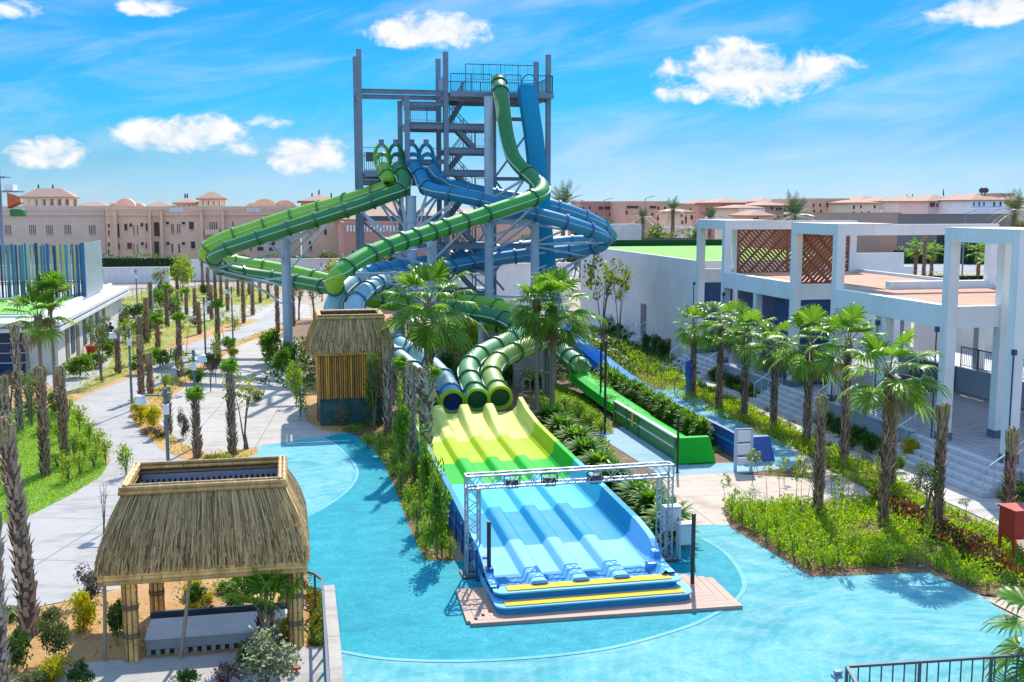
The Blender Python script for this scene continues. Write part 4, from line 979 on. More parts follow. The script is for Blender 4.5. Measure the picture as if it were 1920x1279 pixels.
for bi, (ya, yb_) in enumerate(boxes):
    lg = .42
    for (x, y) in ((X0,ya),(X0,yb_-lg),(X1,ya),(X1,yb_-lg)):
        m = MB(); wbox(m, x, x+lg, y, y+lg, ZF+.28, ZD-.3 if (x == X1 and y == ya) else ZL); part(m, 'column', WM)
        m = MB(); m.box(x-.03, x+lg+.03, y-.03, y+lg+.03, ZF, ZF+.28); part(m, 'plinth', m_plinth)
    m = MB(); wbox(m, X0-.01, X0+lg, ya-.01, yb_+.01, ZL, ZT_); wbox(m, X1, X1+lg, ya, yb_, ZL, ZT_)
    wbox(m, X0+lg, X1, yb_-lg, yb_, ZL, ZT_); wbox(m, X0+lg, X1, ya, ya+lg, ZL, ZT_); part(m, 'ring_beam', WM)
    m = MB(); wbox(m, X0+lg, X1+lg-.01, yb_-.30, yb_-.02, ZD-.82, ZD+.02); part(m, 'floor_beam', WM)
    m = MB(); m.box(X0-.02, X1+lg+.02, ya-.03, yb_+.03, ZT_, ZT_+.03); part(m, 'coping', m_white)
    # rain pipe on the far corner of the box and at the neighbouring column
    m = MB(); m.cyl((X0-.08,yb_+.12,ZF), (X0-.08,yb_+.12,ZD-1.0), .03, .03, 8); m.box(X0-.12,X0+.0,yb_+.04,yb_+.2,ZD-1.0,ZD-.8); part(m, 'rain_pipe', m_pipe)
    if bi < 3:
        m = MB(); m.cyl((X0-.08,ya-.12,ZF), (X0-.08,ya-.12,ZD-1.3), .03, .03, 8); m.box(X0-.12,X0+.0,ya-.2,ya-.04,ZD-1.3,ZD-1.1); part(m, 'rain_pipe', m_pipe)
# long cross frames that run back from the near side of the boxes
for (ya, nm) in ((58.35,''), (45.35,''), (32.75,'')):
    m = MB(); wbox(m, X1+.42, X2, ya+.0, ya+.40, ZL, ZT_-.004); part(m, 'cross_beam', WM)
    m = MB(); wbox(m, X2-.42, X2, ya+.01, ya+.39, ZD, ZL); part(m, 'end_leg', WM)
# roof decks
for (ya, yb_) in ((50.0,58.35), (37.1,45.35)):
    m = MB(); m.box(X0+.42, X2, ya, yb_, ZD-.30, ZD-.04); part(m, 'deck_slab', m_white)
    m = MB(); m.box(X0+.42, X2, ya, yb_, ZD-.036, ZD); part(m, 'deck_paving', m_tile)
    m = MB(); wbox(m, X0, X0+.42, ya, yb_, ZD-.82, ZD+.06); part(m, 'edge_beam', WM)
    m = MB(); wbox(m, X2, X2+.2, ya-4.6, yb_, ZD-.5, ZD+.16); part(m, 'deck_kerb', WM)
    ym = (ya+yb_)/2
    m = MB(); wbox(m, X0+.03, X0+.40, ym-.2, ym+.2, ZF, ZD-.82); part(m, 'column', WM)
    m = MB(); m.cyl((X0-.06,ym+.3,ZF), (X0-.06,ym+.3,ZD-1.2), .03, .03, 8); m.box(X0-.14,X0+.02,ym+.22,ym+.38,ZD-1.2,ZD-1.0); part(m, 'rain_pipe', m_pipe)
m = MB(); m.box(X1+.42, X2, 45.77, 50.0, ZD-.30, ZD-.04); part(m, 'deck_slab', m_white)
m = MB(); m.box(X1+.42, X2, 45.77, 50.0, ZD-.036, ZD+.0); part(m, 'deck_paving', m_tile)
m = MB(); wbox(m, X1+.43, X2-.01, 45.385, 45.745, ZD-.6, ZD+.36); part(m, 'deck_riser', WM)
m = MB()   # slatted roof bay behind the nearest box
for k in range(44): m.box(X1+.5, X2, 33.2+k*.09, 33.24+k*.09, ZD-.2, ZD-.05)
part(m, 'slatted_roof', m_white)
m = MB(); wbox(m, X2, X2+3.2, 58.4, 58.6, ZD-.2, ZD+1.1); part(m, 'parapet', WM)
# lattice screens
def lattice(x0, x1, y, z0, z1, flip=1, sp=.27, wd=.135):
    m = MB(); W, H = x1-x0, z1-z0; n = int((W+H)/sp)
    for s_, yy in ((1, y), (-1, y+.05)):
        for k in range(n+1):
            c_ = k*sp
            if s_*flip > 0: a, b = (max(0, c_-H), min(H, c_)), (min(W, c_), max(0, c_-W))
            else: a, b = (max(0, c_-H), H-min(H, c_)), (min(W, c_), H-max(0, c_-W))
            if abs(a[0]-b[0]) < .03: continue
            if s_ < 0 and k % 3: continue
            m.bar((x0+a[0], yy, z0+a[1]), (x0+b[0], yy, z0+b[1]), .03, wd, up=(0,1,0)) if False else m.bar((x0+a[0], yy, z0+a[1]), (x0+b[0], yy, z0+b[1]), .03, wd)
    for (p, q) in (((x0,z0),(x1,z0)),((x0,z1),(x1,z1)),((x0,z0),(x0,z1)),((x1,z0),(x1,z1))): m.bar((p[0],y+.02,p[1]), (q[0],y+.02,q[1]), .08, .08)
    part(m, 'lattice_screen', m_lat)
lattice(X0+.9, 28.9, 58.5, ZD+.04, ZL-.02, 1); lattice(28.98, X2-.45, 58.5, ZD+.04, ZL-.02, -1)
lattice(X0+.44, X1-.02, 49.7, ZD+.04, ZL-.02, -1)
# ground floor: glazing, terrace, back walls
m = MB(); m.box(25.75, 25.8, 50.1, 58.3, ZF, ZD-.3); part(m, 'dark_glazing', m_navy)
m = MB(); m.box(25.34, X1-.02, 49.85, 49.9, ZF, ZD-.82); part(m, 'dark_glazing', m_navy)
m = MB(); m.box(25.34, X1-.02, 62.5, 62.55, ZF, ZD-.82); part(m, 'dark_glazing', m_navy)
m = MB(); m.box(24.72, 41, 18, 63.3, .3, ZF-.02); part(m, 'terrace_floor', m_grey)
for (a, b) in ((38.3,44.8),(51,57.4),(25,31.6)):
    m = MB(); m.box(24.66,24.72,a,b,0,ZF-.017); part(m, 'terrace_wall', m_bluegrey)
    m = MB(); m.box(24.62,24.95,a,b,ZF-.016,ZF+.06); part(m, 'terrace_coping', m_step)
m = MB(); m.box(36.5, 36.8, 20, 57, ZF, 5.0); part(m, 'back_wall', WM)
m = MB(); m.box(27.8,40,62.9,63.2,ZF,ZD); part(m, 'back_wall', WM)
m = MB(); m.box(32.4, 32.6, 24, 52, ZF, 2.12); part(m, 'ramp_wall', m_bluegrey)
m = MB(); m.box(32.6, 36.5, 20, 52, 1.9, 2.1); part(m, 'ramp_floor', m_step)
m = MB()
for k in range(5): m.box(30.7+.34*k, 32.4, 46.8, 49.4, ZF+.24*k+.001, ZF+.24*(k+1))
part(m, 'inner_stair', m_plinth)
for x, y in ((32.7,33),(32.7,38.5),(32.7,28),(32.7,45.6),(32.7,52)):
    m = MB(); wbox(m, x, x+.4, y, y+.4, 2.101, ZD-.3); part(m, 'column', WM)
o = railing('ramp_railing', None, [(32.5,24,2.12),(32.5,46.6,2.12)], 1.0, m_steel_d, bars=.14); o.parent = wb; o.location = WO
for (a, b) in ((38.4,44.7), (51.1,57.3), (25.2,31.5)):
    o = railing('terrace_railing', None, [(24.85,a,ZF+.06),(24.85,b,ZF+.06)], .95, m_rail, bars=.12); o.parent = wb; o.location = WO
# stairs down to the walkway
for (ya, yb_) in ((31.75,38.0), (45.0,50.6), (57.6,63.0)):
    m = MB()
    for k in range(5): m.box(23.25+.29*k, 24.72, ya, yb_, .02 if k == 0 else .18*k+.004, .18*(k+1))
    part(m, 'front_steps', m_step)
    for y in (ya+.12, yb_-.12):
        m = MB(); a, b = Vector((23.35,y,.95)), Vector((24.9,y,1.95)); m.cyl(a, b, .03, .03, 8); m.cyl(b, b+Vector((.5,0,0)), .03, .03, 8)
        for k in range(5): p = a.lerp(b, k/4); m.cyl((p.x,y,p.z-.85), p, .024, .024, 8)
        part(m, 'stair_handrail', m_rail)
# ------------------------------------------------------------------ turf roofed hall beyond
th = empty('turf_roof_hall', (35, 77, 0), 'long windowless white hall with a bright green turf roof', 'building'); TO = -Vector(th.location)
def tpart(mb, name, mats): o = mb.build(name, mats, th); o.location = TO; return o
m = MB(); m.box(25.3, 39, 63.45, 91, 0, 6.35); tpart(m, 'wall', m_white)
m = MB(); m.box(25.3,25.5,63.45,91,6.35,6.6); m.box(25.5,39,63.45,63.65,6.35,6.6); tpart(m, 'roof_edge', m_white)
m = MB(); m.box(25.5,39,63.65,91,6.352,6.5); tpart(m, 'turf_roof', m_turf)
m = MB(); m.box(25.5,39,90.6,91.02,6.5,7.05); tpart(m, 'back_parapet', m_turfd)
m = MB(); m.box(25.24,25.3,73.2,74.3,.75,2.95); tpart(m, 'door', M('grey_door', (.16,.17,.19), .5, .1))
m = MB()
for k in range(4): m.box(24.1+.3*k, 25.24, 73.0, 74.6, .02 if k == 0 else .19*k, .19*(k+1))
tpart(m, 'door_steps', m_step)
for y in (72.95, 74.65):
    m = MB(); a, b = Vector((24.0,y,1.0)), Vector((25.2,y,1.75)); m.cyl(a, b, .03, .03, 8); m.cyl(a-Vector((0,0,.45)), b-Vector((0,0,.45)), .02, .02, 8)
    for k in range(4): p = a.lerp(b, k/3); m.cyl((p.x,y,p.z-.95), p, .024, .024, 8)
    tpart(m, 'handrail', m_rail)
m = MB(); m.path([(25.0,86,7.0),(25.2,86,7.0)], .05); m.path([(25.05,86,5.0),(25.05,86,7.1)], .05); m.path([(25.05,86,6.9),(25.6,86,6.95)], .04); m.path([(25.05,86,5.3),(25.5,86,5.3)], .04); tpart(m, 'wall_bracket', m_dark)
# pale block wall farther back
def simple(name, label, cat, mb, mats, loc=(0,0,0), group=None, parts=None):
    o = mb.build(name, mats, None, loc); return tag(o, label, cat, group)
a, b = PY(1140, 460, 112), PY(1203, 420, 112)
m_block = conc_mat('white_block', (.62,.60,.57), (.74,.72,.68), (1.1,.55))
m = MB(); m.box(a.x, b.x, 112, 113, 0, b.z)
m_block2, nt2, b2_ = new_mat('pale_block_wall'); br = N(nt2, 'ShaderNodeTexBrick'); br.inputs['Scale'].default_value = 1; br.inputs['Brick Width'].default_value = .6; br.inputs['Row Height'].default_value = .3
br.inputs['Color1'].default_value = (.66,.64,.61,1); br.inputs['Color2'].default_value = (.58,.56,.54,1); br.inputs['Mortar'].default_value = (.42,.41,.40,1)
tcx = N(nt2, 'ShaderNodeTexCoord'); mpx = N(nt2, 'ShaderNodeMapping'); mpx.inputs['Rotation'].default_value = (PI/2,0,0); nt2.links.new(tcx.outputs['Object'], mpx.inputs[0]); nt2.links.new(mpx.outputs[0], br.inputs['Vector']); nt2.links.new(br.outputs['Color'], b2_.inputs['Base Color'])
simple('block_wall', 'pale blockwork wall standing behind the turf roof', 'wall', m, m_block2)
# ------------------------------------------------------------------ flat roofed building on the left
lb = empty('turf_roof_pavilion', (-20, 78, 0), 'low white building with a flat turf roof terrace and grey banded eaves', 'building'); LO = -Vector(lb.location)
def lpart(mb, name, mats): o = mb.build(name, mats, lb); o.location = LO; return o
m_eave = M('grey_band', (.22,.25,.32), .6, .1)
m = MB(); m.box(-60,-13.3,67.0,96,2.62,2.84); m.box(-60,-13.3,67.0,96,2.98,3.2); lpart(m, 'roof_slab', m_white)
m = MB(); m.box(-60,-13.4,67.1,95.9,2.84,2.98); lpart(m, 'eave_band', m_eave)
m = MB(); m.box(-60,-14.7,70.0,95.9,3.2,3.36); m.box(-14.95,-14.7,70,95.9,3.36,3.5); lpart(m, 'upper_kerb', m_white)
m = MB(); m.box(-60,-15.0,70.3,82.6,3.362,3.42); lpart(m, 'turf_roof', m_turf)
m = MB(); m.box(-60,-15.0,82.62,95.9,3.362,3.41); lpart(m, 'terrace_paving', m_walk)
m = MB(); m.box(-15.5,-13.75,68.2,94.5,0,2.62); lpart(m, 'side_wall', m_cream)
m_bdoor = M('brown_door', (.20,.16,.13), .6, .2)
for y in (70.6, 74.0, 79.0, 84.5): m = MB(); m.box(-13.78,-13.70,y,y+1.0,0.05,2.3); lpart(m, 'door', m_bdoor)
for y in (72.3, 76.5, 81.5): m = MB(); m.box(-13.76,-13.71,y,y+1.2,.6,2.3); lpart(m, 'window', m_navy)
m = MB(); m.box(-60,-15.5,68.6,68.8,0,2.62); lpart(m, 'front_glazing', m_navy)
m = MB()
for k in range(14): m.box(-17.6-k*3.0,-17.5-k*3.0,68.4,68.6,0,2.62)
for z in (.6, 1.2, 1.8): m.box(-60,-15.5,68.5,68.6,z,z+.05)
lpart(m, 'glazing_bar', m_white)
m = MB()
for k in range(5): m.box(-40,-16.6,66.2-.5*k,66.5-.5*k,2.45-.28*k,2.5-.28*k, k % 2)
lpart(m, 'striped_awning', [m_white, f_blue])
# play terrace fence of coloured slats
fe = empty('slat_fence', (-22, 82.8, 3.4), 'tall play terrace screen of blue, teal and yellow slats on the turf roof', 'fence')
cols = [M('slat_blue', (.02,.13,.30), .5), M('slat_teal', (.06,.27,.33), .5), M('slat_yellow', (.50,.45,.10), .5), M('slat_sage', (.36,.46,.40), .5), M('slat_navy', (.015,.06,.15), .5)]
rr = random.Random(3)
sm = [MB() for _ in cols]
x = -60+22
while x < 22-14.6:
    c_ = rr.choices(range(5), (4,3,3,3,2))[0]; w_ = rr.choice([.08,.1,.12,.2]); sm[0].box(x, x+w_, -.05, .05, 0, 3.9+rr.uniform(-.15,.1), c_); x += w_+rr.choice([.03,.06,.12])
sm[0].build('slat_panel', cols, fe)
m = MB(); m.box(22-14.75,22-14.5,-.15,.1,0,3.95); m.build('corner_post', cols[0], fe)
m = MB()
for k in range(34): m.box(22-14.62,22-14.54,.2+k*.22,.34+k*.22,0,3.9)
m.box(22-14.60,22-14.56,.1,7.6,.1,3.8); m.build('side_slats', M('slat_pale', (.38,.47,.45), .5), fe)
m = MB(); m.box(-38,7.4,-.02,.02,2.45,2.5); m.box(-38,7.4,-.02,.02,1.0,1.05); m.build('fence_rail', m_steel_l, fe)
o = railing('roof_railing', None, [(-38,-.25,.0),(7.4,-.25,.0)], 1.15, m_steel_d, bars=.14); o.parent = fe
o = railing('guard_railing', None, [(-45,70.1,3.42),(-14.8,70.1,3.42)], 1.0, m_rail, bars=0); o.parent = lb; o.location = LO
# ------------------------------------------------------------------ town behind
m_roof = M('clay_tile_roof', (.34,.17,.105), .85, .2, 3, c2=(.42,.235,.155)); m_roof2 = M('pale_tile_roof', (.42,.25,.17), .85, .2, 3)
W_ = {k: wall_mat('town_'+k, c, .12) for k, c in dict(pink=(.86,.56,.39), mauve=(.78,.57,.45), salmon=(.78,.44,.31), red=(.56,.27,.21), orange=(.78,.50,.33), cream=(.80,.66,.50), pale=(.82,.70,.60), rose=(.78,.58,.54), white=(.85,.85,.86), brown=(.52,.36,.28)).items()}
m_win = M('dark_window', (.03,.03,.04), .25, .3); m_grill = M('window_void', (.07,.05,.045), .6, .3); m_winr = M('red_shutter', (.22,.03,.04), .5)
def hip(mb, x0, x1, y0, y1, z0, z1, ov=.6, m=0):
    x0 -= ov; x1 += ov; y0 -= ov; y1 += ov; w_, d_ = x1-x0, y1-y0; r = min(w_, d_)/2
    if w_ >= d_: rg = [(x0+r, (y0+y1)/2, z1), (x1-r, (y0+y1)/2, z1)]
    else: rg = [((x0+x1)/2, y0+r, z1), ((x0+x1)/2, y1-r, z1)]
    vs = [(x0,y0,z0),(x1,y0,z0),(x1,y1,z0),(x0,y1,z0)]+rg+[(x0,y0,z0-.25),(x1,y0,z0-.25),(x1,y1,z0-.25),(x0,y1,z0-.25)]
    if w_ >= d_: fs = [(0,1,5,4),(1,2,5),(2,3,4,5),(3,0,4)]
    else: fs = [(0,1,4),(1,2,5,4),(2,3,5),(3,0,4,5)]
    mb.add(vs, fs+[(6,7,1,0),(7,8,2,1),(8,9,3,2),(9,6,0,3),(9,8,7,6)], m)
def house(label, u0, u1, v_eave, v_peak, Y, wall, wins=(), roof=m_roof, depth=10, flat=False, extra=None, group='houses of the town behind', name='house', band=None):
    a, b = PY(u0, v_eave, Y), PY(u1, v_eave, Y); ze = (a.z+b.z)/2; e = empty(name, ((a.x+b.x)/2, Y+depth/2, 0), label, 'house', group); O = Vector(e.location)
    x0, x1 = a.x-O.x, b.x-O.x; y0, y1 = -depth/2, depth/2
    m = MB(); m.box(x0,x1,y0,y1,0,ze)
    m.build('wall', W_[wall], e)
    if flat:
        m = MB()
        for (p, q, r_, s_) in ((x0-.1,x1+.1,y0-.1,y0+.2),(x0-.1,x1+.1,y1-.2,y1+.1),(x0-.1,x0+.2,y0+.2,y1-.2),(x1-.2,x1+.1,y0+.2,y1-.2)): m.box(p,q,r_,s_,ze,ze+.6)
        m.build('parapet', W_[wall], e)
    else:
        zp = PY((u0+u1)/2, v_peak, Y+depth/2).z; m = MB(); hip(m, x0, x1, y0, y1, ze+.02, zp); m.build('roof', roof, e)
    for (u, v0, v1, du, mm) in wins:
        p, q = PY(u-du/2, v0, Y), PY(u+du/2, v1, Y); m = MB(); m.box(p.x-O.x, q.x-O.x, y0-.06, y0+.1, q.z, p.z)
        o = m.build('window', mm or m_win, e)
        f = MB(); f.box(p.x-O.x-.1, q.x-O.x+.1, y0-.16, y0-.06, q.z-.14, q.z-.01); f.build('sill', W_[wall], o)
    if extra: extra(e, O, y0, Y)
    return e
def cupola(e, O, Y, u0, u1, v_base, v_eave, v_peak, wall, roof=m_roof, dy=3, openings=3):
    a, b = PY(u0, v_eave, Y+dy), PY(u1, v_eave, Y+dy); zb = PY(u0, v_base, Y+dy).z; m = MB(); x0, x1 = a.x-O.x, b.x-O.x; d = max(3.0, (x1-x0)*.5); yy = dy-O.y+Y
    w_ = (x1-x0); n = openings
    for k in range(n+1): m.box(x0+w_*k/n-.28, x0+w_*k/n+.28, yy-.25, yy+.25, zb, a.z); m.box(x0+w_*k/n-.28, x0+w_*k/n+.28, yy+d-.25, yy+d+.25, zb, a.z)
    m.box(x0,x1,yy-.2,yy+.2,zb,zb+(a.z-zb)*.3); m.box(x0-.3,x1+.3,yy-.3,yy+d+.3,a.z-.35,a.z); m.box(x0+.3,x1-.3,yy+.3,yy+d-.3,zb,zb+(a.z-zb)*.3)
    o = m.build('roof_lantern', W_[wall], e); m = MB(); hip(m, x0, x1, yy, yy+d, a.z+.01, PY((u0+u1)/2, v_peak, Y+dy+d/2).z, .7); m.build('roof', roof, o)
def dome(e, O, Y, u0, u1, v_base, v_top, wall, dy=2):
    a, b, t = PY(u0, v_base, Y+dy), PY(u1, v_base, Y+dy), PY((u0+u1)/2, v_top, Y+dy); m = MB(); r = (b.x-a.x)/2; cx_ = (a.x+b.x)/2-O.x; h = t.z-a.z
    rows = [[(cx_+r*math.cos(PI*k/16), Y-O.y+dy+q, a.z+h*math.sin(PI*k/16)) for k in range(17)] for q in (0, 2.0)]
    m.grid(rows); n = len(m.v)
    m.add(rows[0]+rows[1], [tuple(range(16,-1,-1)), tuple(range(17,34))]); m.build('curved_gable', W_[wall], e)
def spikes(e, O, Y, lst, dy=4):
    m = MB()
    for (u, v0, v1) in lst: p, q = PY(u, v0, Y+dy), PY(u, v1, Y+dy); m.cyl((p.x-O.x,Y-O.y+dy,p.z), (q.x-O.x,Y-O.y+dy,q.z), .16, .1, 6)
    m.build('finial', m_dark, e)
def strip(u, v0, v1, n=4, du=2.0, gap=3.4): return [(u+(k-(n-1)/2)*gap, v0, v1, du, m_grill) for k in range(n)]
YL = 178
w1 = []
for u in (15, 61, 93, 127, 173): w1 += strip(u, 422, 439, 4)
for u in (15, 61, 93, 127, 173): w1 += strip(u, 459, 476, 4)
def ex1(e, O, y0, Y):
    cupola(e, O, Y, 45, 133, 392, 369, 353, 'cream', m_roof2, 6, 6); spikes(e, O, Y, ((72,353,346),(99,353,346)), 10)
    cupola(e, O, Y, 150, 198, 391, 386.5, 377.5, 'cream', m_roof2, 8, 3)
    m = MB(); a, b = PY(-90, 399, Y), PY(195, 399, Y); m.box(a.x-O.x-.1, b.x-O.x+.1, y0-.35, y0+.0, a.z-.4, a.z); m.build('cornice', W_['mauve'], e)
house('long mauve apartment block with five groups of narrow slit windows, far left', -90, 196, 394, 0, YL, 'mauve', w1, flat=True, depth=18, extra=ex1)
w2 = [(204,420,426,4,m_grill),(204,432,442,3,m_grill),(222,420,445,5,m_grill),(236,420,432,6,None),(245,419,425,5,None),(251,422,440,2,m_grill),(258,422,440,2,m_grill),(266,418,425,5,None),(275,419,433,4,None),(294,417,443,11,m_grill),(314,416,421,6,None),(322,420,437,2,None),(325,420,437,2,None),(333,420,437,2,None),(337,420,437,2,None),(344,416,421,6,None),(359,416,430,9,m_grill),(394,416,433,2,m_win),(398,416,433,2,m_win),(402,416,433,2,m_win),(406,416,433,2,m_win),
      (204,455,462,4,m_grill),(204,468,480,3,m_grill),(222,456,468,5,m_grill),(243,455,467,9,m_winr),(251,457,475,2,m_grill),(258,457,475,2,m_grill),(267,454,460,5,None),(274,455,466,3,None),(294,453,480,10,m_grill),(315,454,459,6,None),(323,457,474,3,None),(336,457,474,3,None),(344,454,459,6,None),(362,453,466,8,None),(437,416,424,2,None),(455,455,470,5,None),(470,455,470,3,None),(488,452,470,12,m_grill),(510,454,470,12,m_grill)]
def ex2(e, O, y0, Y):
    dome(e, O, Y, 214, 255, 391, 372, 'orange', 3); dome(e, O, Y, 202, 224, 391, 381, 'orange', 4); dome(e, O, Y, 248, 272, 391, 381, 'orange', 4.5)
    cupola(e, O, Y, 278, 318, 391, 387, 377, 'pink', m_roof2, 7, 3); cupola(e, O, Y, 332, 367, 390, 380, 371, 'cream', m_roof2, 7, 4); spikes(e, O, Y, ((347,371,363),(351,371,363)), 9)
    cupola(e, O, Y, 376, 417, 390, 372, 359, 'cream', m_roof2, 4, 4)
    dome(e, O, Y, 472, 520, 391, 373, 'orange', 3); dome(e, O, Y, 512, 556, 391, 375.5, 'orange', 4); dome(e, O, Y, 460, 484, 391, 381, 'orange', 4.2)
    for (u0, u1) in ((213,219),(279,283),(300,305),(375,380),(415,420)):
        m = MB(); a, b = PY(u0, 395, Y), PY(u1, 395, Y); m.box(a.x-O.x, b.x-O.x, y0-.9, y0+.05, 0, a.z); m.build('pilaster', W_['pink'], e)
    m = MB(); a, b = PY(196, 400, Y), PY(560, 400, Y); m.box(a.x-O.x+.1, b.x-O.x-.1, y0-.3, y0, a.z-.35, a.z); m.build('cornice', W_['pink'], e)
    m = MB()
    for u0 in (318, 463):
        for k in range(6): p = PY(u0+k*4.3, 394, Y); m.box(p.x-O.x, p.x-O.x+.22, y0-.12, y0+.02, p.z-.35, p.z+.3)
    m.build('parapet_vent', W_['white'], e)
    m = MB(); a, b = PY(385, 436, Y), PY(412, 436, Y); m.box(a.x-O.x, b.x-O.x, y0-1.2, y0, a.z-.3, a.z+.5); m.build('balcony', W_['pink'], e)
house('long pink apartment block with curved gables and rooftop lanterns', 197, 562, 394, 0, YL-2, 'pink', w2, flat=True, depth=18, extra=ex2)
def ex3(e, O, y0, Y): spikes(e, O, Y, ((585,372,362),(598,366,356),(621,372,362)), 5)
house('salmon villa with a pyramid tiled roof and three finials, left of the tower', 566, 632, 377, 365, 165, 'pink', [(580,425,437,5,m_grill),(595,420,432,3,m_grill),(581,452,466,4,m_grill),(564+18,455,470,6,None),(610,430,440,5,None)], depth=14, extra=ex3)
house('salmon villa with a wide low tiled roof, behind the tower legs', 636, 830, 411, 375, 158, 'salmon', [(660,425,432,4,None),(700,440,450,5,None)], roof=m_roof2, depth=30)
def ex4(e, O, y0, Y):
    m = MB()
    for k in range(26): p = PY(650+k*6.2, 427, Y); m.box(p.x-O.x, p.x-O.x+.22, y0-.12, y0+.02, p.z-.5, p.z+.3)
    m.build('parapet_vent', W_['white'], e)
house('plain red house with a row of white vents, behind the tower legs', 644, 828, 425, 0, 140, 'red', [(662,470,476,4,None)], flat=True, depth=8, extra=ex4)
house('salmon house seen between the tower and the tall pale column', 832, 1000, 415, 0, 160, 'salmon', [(850,425,450,4,None),(880,425,450,4,None)], flat=True, depth=10)
T_ = [('flat roofed red brick apartment block with a dark window band, right behind the tower', 1088, 1174, 382, 0, 262, 'red', [(1140,387,393,36,m_grill),(1175-10,400,410,3,None)], True),
 ('brown brick apartment block with two dark window bands and a street light in front', 1172, 1252, 382, 0, 250, 'salmon', [(1186,386,391,22,m_grill),(1224,386,391,12,m_grill),(1175,395,402,3,None),(1236,395,402,3,None),(1234,407,412,4,None)], True),
 ('low brown house between the brick block and the tiled villas', 1250, 1300, 386, 0, 270, 'brown', [(1262,392,397,4,None),(1280,392,397,4,None)], True),
 ('small pink villa with a pale tiled roof beside the tall date palm', 1272, 1298, 397, 392, 215, 'pink', [(1286,404,419,3,None),(1297,404,412,4,None)], False),
 ('red brown villa with a peaked tiled roof, second of the tiled villas', 1306, 1344, 382, 374, 280, 'salmon', [(1312,387,391,3,None),(1330,387,391,3,None)], False),
 ('large red villa with a broad peaked roof left of the white frames', 1345, 1398, 380, 372, 240, 'red', [(1356,384,389,3,None),(1369,384,389,3,None),(1386,384,389,3,None)], False),
 ('cream villa with an open balcony above the lattice screen', 1381, 1430, 390, 384, 222, 'cream', [(1402,391,397,4,None),(1414,391,397,4,None),(1390,392,396,4,None)], False),
 ('small kiosk with an orange pyramid roof behind the lattice screen', 1408, 1449, 404, 394, 195, 'orange', [(1420,407,411,3,None)], False),
 ('brown villa with two stacked tiled roofs', 1424, 1478, 385, 378, 235, 'brown', [(1434,388,393,3,None),(1447,388,393,4,None),(1463,388,394,4,None)], False),
 ('tall brown villa rising behind the one with stacked roofs', 1423, 1460, 378, 371, 290, 'brown', [], False),
 ('long low pink house between the villas and the big date palm', 1484, 1520, 377, 0, 270, 'pink', [(1500,384,389,4,None),(1512,384,389,4,None)], True),
 ('orange flat roofed house with dark upper windows', 1521, 1592, 377, 0, 225, 'orange', [(1561,384,391,4,None),(1568,384,391,3,None),(1580,385,391,6,m_grill)], True),
 ('cream gabled house with one narrow window', 1595, 1648, 380, 375, 215, 'cream', [(1601,385,392,3,None)], False),
 ('pale villa with a wide hip roof and two dormers', 1612, 1660, 376, 367, 262, 'pale', [], False),
 ('pale villa with a dark balcony, left of the pair with aerials', 1648, 1698, 377, 370, 250, 'pale', [(1656,382,389,3,None),(1668,384,390,8,m_grill),(1684,382,390,5,None)], False),
 ('pale cream villa with two aerials on its ridge', 1695, 1752, 377, 367, 240, 'pale', [(1706,381,387,3,None),(1722,381,387,4,None),(1735,380,388,4,m_winr)], False),
 ('rose villa with red shutters and a mast on its peak', 1740, 1800, 377, 365, 222, 'rose', [(1748,380,388,9,m_winr),(1769,380,391,6,m_winr),(1790,382,387,4,None),(1806-16,381,390,3,m_grill)], False),
 ('brown villa tucked behind the white one', 1803, 1845, 376, 365, 262, 'brown', [(1810,380,386,3,None)], False),
 ('white villa with a blue shaded terrace and two rooftop dishes', 1822, 1884, 375, 363, 210, 'white', [(1826,379,386,2,None),(1836,379,386,2,None),(1845,379,386,2,None),(1864,379,386,3,None),(1876,379,386,3,None),(1846,399,402,6,m_grill),(1857,399,402,8,m_grill)], False),
 ('plain brown slab house behind the white villa', 1870, 1901, 366, 0, 290, 'brown', [], True),
 ('cream villa at the right edge behind the palm', 1893, 1960, 377, 368, 240, 'cream', [(1900,381,386,3,None),(1912,381,386,3,None)], False)]
